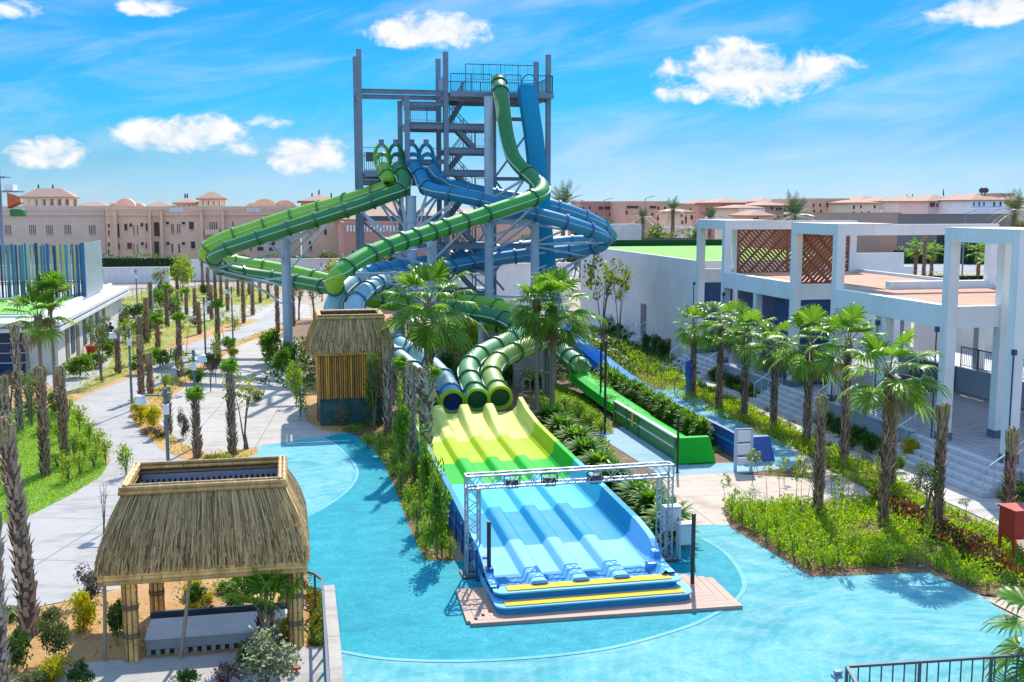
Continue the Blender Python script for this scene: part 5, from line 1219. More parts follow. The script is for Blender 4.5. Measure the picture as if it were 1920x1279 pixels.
for (lab, u0, u1, ve, vp, Y, wl, wn, fl) in T_:
    def ex(e, O, y0, Y, lab=lab):
        if 'aerials' in lab: spikes(e, O, Y, ((1701,373,365),(1711,373,364)), 5)
        if 'mast' in lab: spikes(e, O, Y, ((1769,367,355),), 5)
        if 'dishes' in lab:
            m = MB()
            for u in (1840, 1847): p = PY(u, 358, Y+4); m.path([(p.x-O.x, p.z*0+Y+4-O.y, p.z-2.2),(p.x-O.x,Y+4-O.y,p.z)], .12); m.cyl((p.x-O.x,Y+4-O.y-.2,p.z), (p.x-O.x+.15,Y+4-O.y,p.z+.1), .1, .65, 12)
            m.build('dish', m_steel_d, e); a, b = PY(1818, 389, Y), PY(1890, 389, Y); m = MB(); m.box(a.x-O.x, b.x-O.x, y0-2.5, y0-.2, 0, a.z); m.build('terrace', W_['white'], e)
        if 'balcony' in lab: 
            a, b = PY(u0+1, 396, Y), PY(u1-1, 396, Y); m = MB(); m.box(a.x-O.x, b.x-O.x, y0-1.5, y0-.01, a.z-.4, a.z+.5); m.build('balcony', W_['pale'], e)
        if 'tall date' in lab: 
            m = MB(); m.box(-1,1,y0-.5,y0,0,3); m.build('porch', W_['pink'], e)
    wn = list(wn); hr = random.Random(int(u0)); nn = int((u1-u0)/11)
    for k in range(nn):
        for (q0, q1) in ((ve+5, ve+10), (ve+17, ve+22)):
            uu = u0+(k+.5)*(u1-u0)/nn+hr.uniform(-1.5,1.5)
            if all(abs(uu-w_[0]) > w_[3]/2+3 or abs(q0-w_[1]) > 7 for w_ in wn) and hr.random() < .75: wn.append((uu, q0+hr.uniform(-.5,.5), q1+hr.uniform(0,1.5), hr.choice([2.4,3,3.6]), hr.choice([None,None,m_grill])))
    house(lab, u0, u1, ve, vp, Y, wl, wn, flat=fl, depth=12 if Y > 200 else 9, extra=ex)
# walls of the compounds
def farwall(label, u0, u1, vt, Y, wall, panels=0, name='garden_wall', group='boundary walls of the town'):
    a, b = PY(u0, vt, Y), PY(u1, vt, Y); e = empty(name, ((a.x+b.x)/2, Y, 0), label, 'wall', group); L = b.x-a.x
    m = MB(); m.box(-L/2, L/2, -.12, .12, 0, a.z); m.build('panel', W_[wall] if isinstance(wall, str) else wall, e)
    m = MB(); m.box(-L/2-.05, L/2+.05, -.2, .2, a.z, a.z+.14); m.build('coping', W_['white'] if panels else (W_[wall] if isinstance(wall, str) else wall), e)
    if panels:
        m = MB()
        for k in range(panels+1): x = -L/2+L*k/panels; m.box(x-.2, x+.2, -.26, .26, 0, a.z+.3)
        m.build('pier', W_['white'], e)
farwall('long grey brown wall running below the pale villas', 1684, 1908, 402.5, 200, M('grey_brown_wall', (.26,.22,.20), .9, .15, 2))
farwall('pink panelled wall with white piers beyond the road', 1600, 1790, 450, 212, 'pink', 8)
farwall('pink brown wall behind the orange house', 1480, 1690, 400, 208, 'brown')
farwall('short pink panelled wall beside the tall date palm', 1243, 1330, 427, 190, 'pink', 5)
farwall('low cream wall at the left behind the slat fence', -40, 200, 500, 158, 'cream')
PWX = [(193, 318, 503.5, 147, 'white perimeter wall along the hedge, left of the lawn palms'), (358, 665, 489, 150, 'white perimeter wall behind the left slide loop'), (640, 1072, 500, 104, 'white wall behind the tower legs')]
for (u0, u1, vt, Y, lab) in PWX: farwall(lab, u0, u1, vt, Y, m_white, name='perimeter_wall', group='white perimeter walls')
# distant second slide tower at the left edge
g = PD(10, 400, 150); e = empty('far_slide_tower', (g.x, g.y, 0), 'distant tower with an orange and a green slide at the left edge', 'tower')
m = MB()
for dx in (-.6, -3.5): m.box(dx-.2, dx+.2, -.2, .2, 0, 15.6 if dx > -1 else 13)
m.box(-4.5,.6,-1.5,1.5,13.9,14.1); m.box(-4,2.2,-1.5,2,11.95,12.15); m.build('frame', m_steel, e)
m = MB(); m.box(.3,1.5,-1.4,1.2,12.15,13.0); m.build('cabin', W_['white'], e)
m = MB(); m.grid([[(.7,-1.5,9.7),(2.4,-1.5,10.5)],[(.7,-1.5,11.9),(2.4,-1.5,11.3)]], smooth=False); m.grid([[(.7,-1.5,9.7),(.7,1,9.7)],[(2.4,-1.5,10.5),(2.4,1,10.5)]], smooth=False); s_ = m.build('orange_chute', M('orange_fibreglass', (.6,.13,.03), .3), e); s_.modifiers.new('t', 'SOLIDIFY').thickness = .1
m = MB(); m.box(.8,2.6,-1.2,.8,8.6,9.6); m.build('green_chute', f_dkgreen, e, bevel=.2)
# ------------------------------------------------------------------ plant materials
l_palm = LEAF('fan_palm_leaf', (.07,.20,.016), (.26,.44,.035), .55, .4, .5); l_palmd = LEAF('dry_palm_leaf', (.20,.15,.07), (.36,.29,.15), .3, .7, .2)
l_bright = LEAF('bright_leaf', (.13,.32,.014), (.34,.48,.03), .55); l_green = LEAF('green_leaf', (.045,.16,.016), (.17,.31,.03), .48)
l_dark = LEAF('dark_leaf', (.018,.07,.014), (.08,.16,.025), .35); l_olive = LEAF('olive_leaf', (.08,.11,.04), (.23,.24,.10), .4)
l_yellow = LEAF('yellow_leaf', (.48,.40,.008), (.78,.62,.02), .5); l_yg = LEAF('yellow_green_leaf', (.19,.28,.014), (.44,.47,.035), .5)
l_grey = LEAF('grey_leaf', (.12,.11,.09), (.30,.28,.22), .3); l_red = LEAF('red_leaf', (.10,.018,.012), (.26,.06,.03), .35); l_purple = LEAF('purple_leaf', (.045,.03,.03), (.13,.10,.08), .3)
l_white = LEAF('white_flower', (.50,.50,.30), (.72,.70,.48), .35); l_rfl = LEAF('red_flower', (.45,.03,.02), (.65,.10,.03), .3); l_pfl = LEAF('pink_flower', (.5,.02,.12), (.7,.05,.2), .3)
l_clip = LEAF('clipped_leaf', (.30,.42,.02), (.52,.60,.05), .6); l_spiky = LEAF('spiky_leaf', (.06,.19,.02), (.20,.36,.05), .45); l_cover = LEAF('ground_cover_leaf', (.24,.40,.008), (.50,.62,.02), .55); l_hedge = LEAF('hedge_leaf', (.03,.10,.015), (.12,.22,.03), .4)
m_bark = M('palm_bark', (.10,.062,.042), .9, .35, 6, c2=(.18,.115,.075)); m_boot = M('palm_boot', (.17,.10,.062), .85, .55, 3, c2=(.36,.24,.155)); m_bootd = M('grey_palm_boot', (.26,.205,.16), .9, .45, 3, c2=(.46,.38,.30))
m_stem = M('grey_stem', (.17,.14,.11), .9, .25, 8); m_smooth = M('smooth_palm_bark', (.26,.22,.18), .85, .25, 4, stretch=(1,1,6)); m_cutst = M('cut_frond_base', (.27,.20,.10), .8, .4, 8, c2=(.36,.30,.15))
# ------------------------------------------------------------------ leaf clouds
def leafquads(P, L, W, rng, up=.3, out=None, vary=.5):
    n = len(P); a = rng.normal(size=(n,3)); a /= np.linalg.norm(a, axis=1)[:,None]; a[:,2] += up
    if out is not None: a += out
    a /= np.linalg.norm(a, axis=1)[:,None]
    b = np.cross(a, rng.normal(size=(n,3))); b /= (np.linalg.norm(b, axis=1)[:,None]+1e-6)
    k = (1-vary/2+vary*rng.random(n))[:,None]; l = L*k; w_ = W*k
    V = np.empty((n,4,3)); V[:,0] = P; V[:,1] = P+a*l*.5+b*w_*.5; V[:,2] = P+a*l; V[:,3] = P+a*l*.5-b*w_*.5
    return V.reshape(-1,3), np.arange(n*4).reshape(-1,4)
def clump_pts(n, size, rng, k=14, spread=.28, shell=.55, flat=0.0, base=.0):
    """points gathered in clumps inside an egg of half-axes size, base at z = 0"""
    sx_, sy_, sz_ = size; c = rng.normal(size=(k,3)); c /= np.linalg.norm(c, axis=1)[:,None]; c *= (shell+(1-shell)*rng.random(k))[:,None]*.82
    w_ = .5+rng.random(k); idx = rng.choice(k, n, p=w_/w_.sum()); q = rng.normal(size=(n,3)); r = np.linalg.norm(q, axis=1)[:,None]
    p = c[idx] + q/r*np.minimum(r, 1.9)*spread*(.6+.8*rng.random(k))[idx][:,None]*.62
    p = p*np.array([sx_, sy_, sz_]); p[:,2] += sz_; p[:,2] = np.abs(p[:,2]-base)+base
    return p
PROTO = {}
def add_proto(kind, o): PROTO.setdefault(kind, []).append(o)
def shrub_proto(kind, n, size, L, W, mats, mixp=None, k=14, spread=.28, shell=.5, up=.35, stems=5, variants=3, seed=1):
    for v in range(variants):
        rng = np.random.default_rng(seed*100+v); P = clump_pts(n, size, rng, k, spread, shell)
        outv = (P-np.array([0,0,size[2]*.7]))/np.array(size)*.5
        V, Q = leafquads(P, L, W, rng, up, outv); mi = np.zeros(n, int) if mixp is None else (rng.random(n) < mixp).astype(int)
        st = MB()
        for s_ in range(stems):
            a = rng.random()*2*PI; r = size[0]*.5*rng.random(); st.path([(0,0,0),(r*.5*math.cos(a),r*.5*math.sin(a),size[2]*.7),(r*math.cos(a),r*math.sin(a),size[2]*1.4)], [.025*size[2],.02*size[2],.008], 5)
        b = len(V); V = np.vstack([V, np.array(st.v)]) if st.v else V
        quads = [f for f in st.f if len(f) == 4]
        if quads: Q = np.vstack([Q, np.array(quads)+b]); mi = np.r_[mi, np.full(len(quads), 2)]
        ms = list(mats)+[mats[0]]*(2-len(mats))+[m_stem]
        o = np_mesh(kind, V, Q, ms, mi); col.objects.unlink(o); add_proto(kind, o)
shrub_proto('shrub', 1710, (.5,.5,.5), .11, .05, [l_green, l_bright], .3, 22, .3, .5, seed=1)
shrub_proto('dark_shrub', 1710, (.5,.5,.5), .10, .05, [l_dark, l_green], .25, 22, .3, .5, seed=2)
shrub_proto('yellow_shrub', 1710, (.5,.5,.5), .10, .05, [l_yellow, l_yg], .35, 20, .3, .5, seed=3)
shrub_proto('olive_shrub', 1900, (.5,.5,.5), .075, .04, [l_olive, l_dark], .35, 22, .32, .5, seed=4)
shrub_proto('purple_shrub', 1710, (.5,.5,.6), .075, .045, [l_purple, l_grey], .35, 22, .3, .4, seed=5)
shrub_proto('grey_shrub', 900, (.5,.5,.5), .075, .03, [l_grey, l_olive], .2, 24, .3, .5, seed=6)
shrub_proto('flowering_shrub', 1500, (.5,.5,.6), .07, .045, [l_olive, l_white], .42, 26, .3, .4, seed=7, variants=1)
shrub_proto('red_shrub', 700, (.5,.5,.45), .08, .05, [l_red, l_purple], .3, 18, .3, .5, seed=8, variants=2)
shrub_proto('bed_shrub', 330, (.5,.5,.55), .10, .05, [l_cover, l_bright], .5, 20, .30, .35, up=.6, stems=7, seed=19, variants=4)
shrub_proto('loose_shrub', 420, (.42,.42,.62), .10, .045, [l_bright, l_yg], .4, 18, .34, .25, up=.6, stems=9, seed=9, variants=4)
shrub_proto('clipped_tree', 1500, (.5,.5,.5), .075, .055, [l_clip, l_yg], .4, 60, .2, .8, seed=10, variants=1)
shrub_proto('leafy_column', 1700, (.28,.28,.5), .055, .03, [l_green, l_bright], .35, 44, .2, .2, stems=3, seed=11, variants=3)
shrub_proto('hedge_bush', 1100, (.5,.5,.5), .08, .05, [l_hedge, l_green], .3, 30, .28, .6, seed=12, variants=3)
shrub_proto('red_leaf_plant', 90, (.4,.4,.35), .3, .13, [l_red, l_purple], .3, 8, .3, .3, up=.6, stems=0, seed=13, variants=3)
def blades_proto(kind, n, mats, seed, R=.5, H=1.0, wd=.05, variants=2):
    for v in range(variants):
        rng = np.random.default_rng(seed+v); V = []; Q = []; mi = []
        for i in range(n):
            a = rng.random()*2*PI; h0 = H*(.12+.62*rng.random()); r0 = R*.3*rng.random(); el_ = rng.uniform(.35,1.45); ln = R*rng.uniform(.7,1.15)
            d = np.array([math.cos(a)*math.cos(el_), math.sin(a)*math.cos(el_), math.sin(el_)]); s_ = np.array([-math.sin(a), math.cos(a), 0]); p = np.array([math.cos(a)*r0, math.sin(a)*r0, h0]); b = len(V)
            for t, ww in ((0,.7),(.4,1),(.75,.7),(1,.06)):
                q = p+d*ln*t+np.array([0,0,-.35*ln*t*t]); V += [q-s_*wd*ww, q+s_*wd*ww]
            for t in range(3): Q.append((b+2*t, b+2*t+1, b+2*t+3, b+2*t+2)); mi.append(0 if rng.random() < .7 else 1)
        st = MB()
        for k in range(4): a = rng.random()*2*PI; st.path([(0,0,0),(R*.2*math.cos(a),R*.2*math.sin(a),H*.75)], [.03,.02], 5, caps=False)
        b = len(V); V += st.v; Q += [tuple(i+b for i in f) for f in st.f]; mi += [2]*len(st.f)
        o = np_mesh(kind, np.array(V), np.array(Q), mats+[m_stem], mi); col.objects.unlink(o); add_proto(kind, o)
blades_proto('spiky_shrub', 620, [l_spiky, l_bright], 31, .55, .95, .032, 3)
# ------------------------------------------------------------------ things made of trunk + crown
def reg(root_fn): return root_fn
def tree_proto(kind, build):
    PROTO.setdefault(kind, []).append(build)
def fan_leaf(V, Q, mi, base, az_, elv, lp, R, rng, seg=22, spread=1.95, mat=0, fold=.0):
    ca, sa = math.cos(az_), math.sin(az_); d = np.array([ca*math.cos(elv), sa*math.cos(elv), math.sin(elv)]); s_ = np.array([-sa, ca, 0]); n_ = np.cross(s_, d)*-1
    n_ = np.cross(d, s_); tip = base+d*lp+np.array([0,0,-.10*lp*lp*math.cos(elv)])
    b = len(V)   # petiole
    for p, ww in ((base, .035), (base*.4+tip*.6+np.array([0,0,.03]), .022), (tip, .018)): V += [p-s_*ww, p+s_*ww]
    for t in range(2): Q.append((b+2*t, b+2*t+1, b+2*t+3, b+2*t+2)); mi.append(1)
    d2 = d*math.cos(.35)-np.cross(s_, d)*-math.sin(.35)*0; d2 = d+np.array([0,0,-.28*math.cos(elv)]); d2 /= np.linalg.norm(d2); n2 = np.cross(d2, s_)
    if n2[2] < 0 and elv < 1.2: n2 = -n2
    for k in range(seg):
        th = -spread+2*spread*(k+.5)/seg; q = d2*math.cos(th)+s_*math.sin(th); w_ = -d2*math.sin(th)+s_*math.cos(th); r = R*(.72+.28*math.cos(th*.75))*rng.uniform(.92,1.06); hw = spread/seg
        cup = .16*abs(math.sin(th))*R; b = len(V); sgn = 1 if k % 2 else -1
        for t, ww, dr in ((.04,.3,0),(.5,1.05,.015),(.78,.55,.07),(1.0,.05,.24+.1*rng.random())):
            p = tip+q*r*t+n2*(cup*t*.8)+np.array([0,0,-dr*r*(1.0-fold)]); o = w_*min(.5,t)*r*hw*ww*(1 if t > .1 else 1)
            if t > .5: o = w_*.5*r*hw*ww*1.5
            V += [p-o+n2*.012*sgn, p+o-n2*.012*sgn]
        for t in range(3): Q.append((b+2*t, b+2*t+1, b+2*t+3, b+2*t+2)); mi.append(mat)
def crown_mesh(name, seed, n=17, R=.95, lp=.95, lo=-.7, hi=1.35, dead=5, seg=20, squeeze=1.0):
    rng = np.random.default_rng(seed); V = []; Q = []; mi = []
    for i in range(n):
        f = i/(n-1); e_ = hi+(lo-hi)*f**.9+rng.normal()*.1; a = i*2.399+rng.normal()*.25
        fan_leaf(V, Q, mi, np.array([math.cos(a)*.08, math.sin(a)*.08, .15-.25*f]), a, max(-1.1, min(1.5, e_*squeeze)), lp*rng.uniform(.8,1.15), R*rng.uniform(.85,1.12), rng, seg)
    for i in range(dead):
        a = rng.random()*2*PI; fan_leaf(V, Q, mi, np.array([math.cos(a)*.1, math.sin(a)*.1, -.2]), a, rng.uniform(-1.25,-.9), lp*.7, R*.7, rng, 12, 1.2, 2)
    me = np_mesh(name, np.array(V), np.array(Q), [l_palm, l_cutp, l_palmd], mi); col.objects.unlink(me); return me.data
l_cutp = M('green_petiole', (.16,.20,.05), .6, .3, 6)
def trunk_mesh(name, h, r0, r1, seed, boots=True, lean=0.0, smooth_to=0.0, mat=None, grey=False, cut=False, cuth=.7):
    rng = np.random.default_rng(seed); m = MB(); n = 12
    pts = [(lean*(i/n)**1.5*h, .02*math.sin(i*.9), h*i/n) for i in range(n+1)]; m.path(pts, [(r0*(1.25 if i == 0 else 1)+(r1-r0)*i/n)*rng.uniform(.86,1.1) for i in range(n+1)], 10, 0)
    if boots:
        N_ = int(h*46); 
        for i in range(N_):
            z = smooth_to*h+(1-smooth_to)*h*(i+rng.random())/N_; q = z/h; rr = r0+(r1-r0)*q; a = i*2.399+rng.normal()*.2; x0 = lean*q**1.5*h; ca, sa = math.cos(a), math.sin(a)
            ln = rng.uniform(.10,.22)*(1.0+.5*rng.random()); o = rng.uniform(.03,.15)*(1.5 if rng.random() < .15 else 1); ww = rr*.36*rng.uniform(.6,1.2); c = Vector((x0,0,z)); s_ = Vector((-sa,ca,0)); d = Vector((ca,sa,0))
            p0, p1 = c+d*rr*.92, c+d*(rr+o)+Vector((0,0,ln))
            m.add([p0-s_*ww, p0+s_*ww, p1+s_*ww*.55, p1-s_*ww*.55, p0-s_*ww+d*.03-Vector((0,0,.03)), p0+s_*ww+d*.03-Vector((0,0,.03))], [(0,1,2,3),(4,3,2,5),(4,0,3,3) if False else (0,3,4,4) if False else (3,0,4)], 1)
    if cut:   # the sawn-off frond bases bunched at the top
        for i in range(26):
            a = rng.random()*2*PI; rr = r1*1.25*math.sqrt(rng.random()); z0 = h-cuth*.55; b = Vector((lean*h+math.cos(a)*rr*.8, math.sin(a)*rr*.8, z0)); t = b+Vector((math.cos(a)*rr*.55, math.sin(a)*rr*.55, cuth*rng.uniform(.75,1.05))); m.path([b, b.lerp(t,.5)+Vector((math.cos(a)*.03,math.sin(a)*.03,0)), t], [.05,.042,.035], 5, 2)
    o = m.build(name, [mat or m_bark, m_bootd if grey else m_boot, m_cutst]); col.objects.unlink(o); return o.data
CROWNS = [crown_mesh('crown', 40+i, n=(15,19,16,18,20,14)[i], hi=(1.4,1.2,1.35,1.0,1.45,1.3)[i], lo=(-.5,-.8,-.3,-.6,-.9,-.4)[i], dead=(3,6,2,5,8,3)[i]) for i in range(6)]
CROWN_BIG = [crown_mesh('crown', 60+i, n=26, R=1.2, lp=1.4, lo=-.75, hi=1.35, dead=9, seg=24) for i in range(2)]
CROWN_UP = [crown_mesh('crown', 80+i, n=10, R=.75, lp=.55, lo=.95, hi=1.5, dead=0, seg=18) for i in range(2)]
CROWN_YOUNG = crown_mesh('crown', 90, n=12, R=.72, lp=.66, lo=.98, hi=1.52, dead=2, seg=28)
def feather_crown(seed, n=34, L=2.6):
    rng = np.random.default_rng(seed); V = []; Q = []; mi = []
    for i in range(n):
        f = i/(n-1); e_ = 1.35-1.9*f; a = i*2.399; d = np.array([math.cos(a)*math.cos(e_), math.sin(a)*math.cos(e_), math.sin(e_)]); s_ = np.array([-math.sin(a), math.cos(a), 0]); ln = L*rng.uniform(.8,1.1)
        for k in range(16):
            t = .12+.88*k/15; p = d*ln*t+np.array([0,0,-.42*ln*t*t*math.cos(e_)]); w_ = .34*ln*.5*math.sin(PI*min(1,t*.9+.1))+.08
            for sg in (-1, 1):
                b = len(V); q = p+s_*sg*w_+d*.22+np.array([0,0,-.10]); V += [p-d*.035, p+d*.035, q+d*.01, q-d*.01]; Q.append((b,b+1,b+2,b+3)); mi.append(0)
    o = np_mesh('crown', np.array(V), np.array(Q), [LEAF_DATE], mi); col.objects.unlink(o); return o.data
LEAF_DATE = LEAF('date_palm_leaf', (.05,.10,.04), (.13,.19,.08), .3)
FEATHER = [feather_crown(s_) for s_ in (1, 2)]
AUTO = []
def mesh_child(name, data, parent, loc=(0,0,0), rz=0, s=1.0):
    o = bpy.data.objects.new(name, data); col.objects.link(o); o.parent = parent; o.location = loc; o.rotation_euler = (0,0,rz); o.scale = (s,s,s) if not hasattr(s, '__len__') else s; return o
TR = {}
def trunk(h, r0, r1, seed, **k):
    key = (round(h*2)/2, r0, r1, seed % 3, tuple(sorted(k.items())))
    if key not in TR: TR[key] = trunk_mesh('trunk', max(.5, key[0]), r0, r1, seed % 3+100, **k)
    return TR[key], h/max(.5, key[0])
def palm(u, v, vt, label, crown='fan', cs=1.0, r0=.17, r1=.13, smooth_to=0.0, grey=False, group='fan palms', lean=0.0, pos=None, h=None, mat=None, name='palm_tree', cutcrown=None, cat='palm tree'):
    p = pos or G(u, v); h = h or HT(u, v, vt); seed = int(abs(u)*3+abs(v)); rz = seed*1.7 % 6.28
    e = empty(name, p, label, cat, group)
    kw = dict(lean=lean) if lean else {}
    if smooth_to: kw['smooth_to'] = smooth_to
    if grey: kw['grey'] = True
    if mat: kw['mat'] = mat
    if crown is None or cutcrown: kw['cut'] = True
    d, s_ = trunk(h, r0, r1, seed, **kw); mesh_child('trunk', d, e, (0,0,0), rz if not lean else 0, (1,1,s_))
    top = (lean*h, 0, h)
    if crown == 'fan': mesh_child('crown', CROWNS[seed % 6], e, top, rz, cs)
    elif crown == 'big': mesh_child('crown', CROWN_BIG[seed % 2], e, top, rz, cs)
    elif crown == 'up': mesh_child('crown', CROWN_UP[seed % 2], e, (top[0],0,h-.25), rz, cs)
    elif crown == 'young': mesh_child('crown', CROWN_YOUNG, e, top, rz, cs)
    elif crown == 'date': mesh_child('crown', FEATHER[seed % 2], e, top, rz, cs)
    if label is None: AUTO.append((e, desc_of(crown, grey), p))
    return e
def desc_of(crown, grey): return {'fan':'fan palm with a full green crown','big':'big fan palm','up':'tied palm with green tuft',None:'cropped shaggy palm','young':'young fan palm','date':'feathery date palm'}[crown]
# right-hand row along the white building
for u, v, vt, lab, cs in ((1299,739,612,'fan palm at the far end of the row along the white building',.8),(1348,765,607,'dark crowned fan palm, second from the far end along the white building',1.0),(1395,785,628,'fan palm third from the far end of the row by the white building',.95),(1450,805,652,'fan palm fourth from the far end of the row by the white building',.85),(1512,838,648,'bright yellow green fan palm in the middle of the right row',1.05),(1582,872,645,'dark fan palm right before the nearest complete white frame',.95),(1656,985,700,'nearest full crowned fan palm, standing in the lime ground cover bed',.98)):
    palm(u, v, vt, lab, 'fan', cs*.92, r0=.125, r1=.10, group='fan palms along the white building')
for u, v, vt, lab in ((1533,965,758,'cropped palm trunk in the lime bed left of the nearest full palm'),(1757,985,775,'cropped palm trunk at the edge of the walkway by the near steps'),(1887,1012,822,'thick cropped palm trunk beside the red cabinet'),(1668,915,790,'cropped palm trunk half hidden behind the nearest full palm')):
    palm(u, v, vt, lab, None, r0=.14, r1=.11, group='cropped palms on the right')
palm(806,800,572,'big fan palm in front of the blue tubes, left of the two central palms','big',1.0, r0=.20, r1=.16, smooth_to=.55, group='central fan palms')
palm(1036,768,578,'big fan palm right of the lime tubes with a pale smooth trunk','big',.95, r0=.15, r1=.11, smooth_to=.8, mat=m_smooth, group='central fan palms')
palm(1006,775,570,'slimmer fan palm close behind the left of the pale trunked palm','fan',.8, r0=.12, r1=.09, smooth_to=.9, mat=m_smooth, group='central fan palms')
palm(800,885,700,'grey cropped palm stump with one small green fan, before the lane slide', None, r0=.14, r1=.30, grey=True, group='cropped palms by the lanes')
palm(728,812,660,'grey cropped palm trunk at the right corner of the bamboo hut', None, r0=.16, r1=.14, grey=True, group='cropped palms by the lanes')
palm(772,885,695,'thin grey palm trunk between the hut and the lane slide', None, r0=.11, r1=.12, grey=True, group='cropped palms by the lanes')
palm(753,880,685,'thin palm trunk wrapped in dark climber beside the hut', 'up', .5, r0=.10, r1=.09, group='cropped palms by the lanes')
g_ = G(812,875); e_ = [o for o in bpy.data.objects if o.get('label','').startswith('grey cropped palm stump')][0]; mesh_child('frond', CROWN_UP[0], e_, (.25,0,3.5), 1.0, .55)
# left side
palm(80,752,597,'fan palm with wind blown bright fronds before the low white building','fan',1.05, r0=.10, r1=.09, smooth_to=.9, mat=m_smooth, group='fan palms on the left')
palm(104,745,565,'taller fan palm with two upright bright fans before the low white building','young',1.3, r0=.09, r1=.08, smooth_to=.9, mat=m_smooth, group='fan palms on the left')
palm(86,893,700,'cropped palm trunk on the lawn, left of the pair', None, r0=.13, r1=.13, group='cropped palms on the left lawn')
palm(122,870,703,'cropped palm trunk on the lawn, right of the pair', None, r0=.11, r1=.13, group='cropped palms on the left lawn')
palm(57,770,640,'pale slender trunk by the glazed front of the low building', None, r0=.11, r1=.10, smooth_to=.9, mat=m_smooth, grey=True, group='cropped palms on the left lawn')
palm(38,808,622,'grey cropped palm trunk with a leafy climber, before the striped awning', None, r0=.13, r1=.12, grey=True, group='cropped palms on the left lawn')
palm(12,860,720,'dark grey palm trunk at the left edge beyond the lawn', None, r0=.18, r1=.14, grey=True, group='cropped palms on the left lawn')
palm(55,1188,805,'large shaggy leaning palm trunk in the left foreground', None, r0=.19, r1=.12, grey=True, lean=-.05, group='shaggy palms in the left foreground')
palm(2,1330,985,'shaggy palm trunk cut off by the left edge of the picture', None, r0=.17, r1=.15, grey=True, group='shaggy palms in the left foreground')
palm(12,905,850,'young fan palm with a round leaf at the left edge of the lawn','young',.8, r0=.08, r1=.07)
palm(500,1222,1150,'young fan palm with upright fans right of the front pavilion','young',1.1, r0=.16, r1=.12, smooth_to=.5)
palm(1975,1300,1190,'fan palm whose frond tips enter at the right edge','fan',.8, r0=.12, r1=.1)
FIELD = [(284,606,536,None),(314,613,540,'up'),(380,534,486,'up'),(392,588,507,None),(404,564,507,None),(415,566,515,None),(374,626,572,None),(410,682,575,'up'),(427,584,529,None),(457,605,527,None),(474,591,536,None),(488,568,533,None),(521,623,541,None),(550,611,542,None),(265,680,602,None),(276,643,566,None),(296,651,610,'young'),(338,706,598,'up'),(222,700,627,None),(282,738,672,None),(316,812,737,None),(436,852,692,'up'),(370,858,745,'up'),(266,748,640,None),(397,600,540,None),(366,592,545,None),(503,560,528,None),(333,566,520,None),(447,556,515,None),(538,566,525,None),(350,590,548,'up'),(468,552,520,None)]
for u, v, vt, cr in FIELD:
    palm(u, v, vt, None, cr, .62 if cr == 'up' else .75, r0=.14, r1=.10, group='palms planted on the left field')
# town palms
for u, v, vt, lab, cs, D in ((1262,455,393,'tall date palm before the brick block, tallest of the far palms',1.0,170),(1205,458,408,'smaller date palm left of the tall one, by the block wall',.8,165),(1331,450,410,'date palm behind the leftmost white frame',.95,150),(1490,440,404,'broad bushy date palm above the second white frame',1.7,170),(1056,440,384,'broad date palm right behind the slide tower',1.5,150),(1902,430,395,'dark date palm at the right edge before the cream villa',1.4,150)):
    t = PD(u, vt, D); palm(u, v, vt, lab, 'date', cs, r0=.28, r1=.22, pos=Vector((t.x, t.y, 0)), h=t.z, group='date palms of the town')
for u, D, vt, lab in ((1718,146,467,'young palm beyond the terrace, left of three by the road'),(1748,148,472,'young palm by the road, middle of three seen through the frames'),(1735,142,448,'bare palm trunk by the road seen through the frames'),(1836,146,474,'young palm by the road seen through the nearest frame, left one'),(1855,141,488,'short stout palm by the road seen through the nearest frame'),(1875,146,480,'young palm by the road seen through the nearest frame, right one')):
    t = PD(u, vt, D); palm(u, 500, vt, lab, None if 'bare' in lab else 'fan', .9, r0=.2, r1=.17, pos=Vector((t.x, t.y, 0)), h=max(1.2, t.z), group='palms along the road')
# ------------------------------------------------------------------ shrubs
def plant(kind, u, v, wpx=None, vt=None, label=None, desc=None, pos=None, h=None, w_=None, group=None, rot=None, name=None, cat='shrub'):
    p = pos or G(u, v); D = Vector((p.x, p.y, 0)).dot(hF); h = h or HT(u, v, vt); w_ = w_ or wpx*D/F_PX
    pr = PROTO[kind]; src = pr[int(abs(u*7+v*3)) % len(pr)]; o = bpy.data.objects.new(name or kind, src.data); col.objects.link(o); o.location = (p.x, p.y, p.z)
    base = {'leafy_column':.56,'loose_shrub':.9,'spiky_shrub':1.05}.get(kind, 1.0); hb = {'bed_shrub':1.1,'purple_shrub':1.2,'flowering_shrub':1.2,'loose_shrub':1.24,'red_shrub':.9,'red_leaf_plant':.75,'spiky_shrub':1.25}.get(kind, 1.0)
    o.scale = (w_/base, w_/base, h/hb); o.rotation_euler = (0, 0, random.random()*6.28 if rot is None else rot)
    tag(o, label, cat, group)
    if label is None: AUTO.append((o, desc or DESC[kind], p))
    return o
DESC = dict(shrub='leafy green shrub', dark_shrub='dark green shrub', yellow_shrub='yellow leaved shrub', olive_shrub='olive green shrub', purple_shrub='dark purple leaved shrub', grey_shrub='dry grey shrub', flowering_shrub='white flowering shrub', red_shrub='red leaved shrub', loose_shrub='loose light green shrub', clipped_tree='round clipped yellow green bush', leafy_column='tall leafy column plant', hedge_bush='dense hedge bush', red_leaf_plant='red leaf plant', spiky_shrub='spiky palm like shrub')
gS = 'shrubs of the park beds'
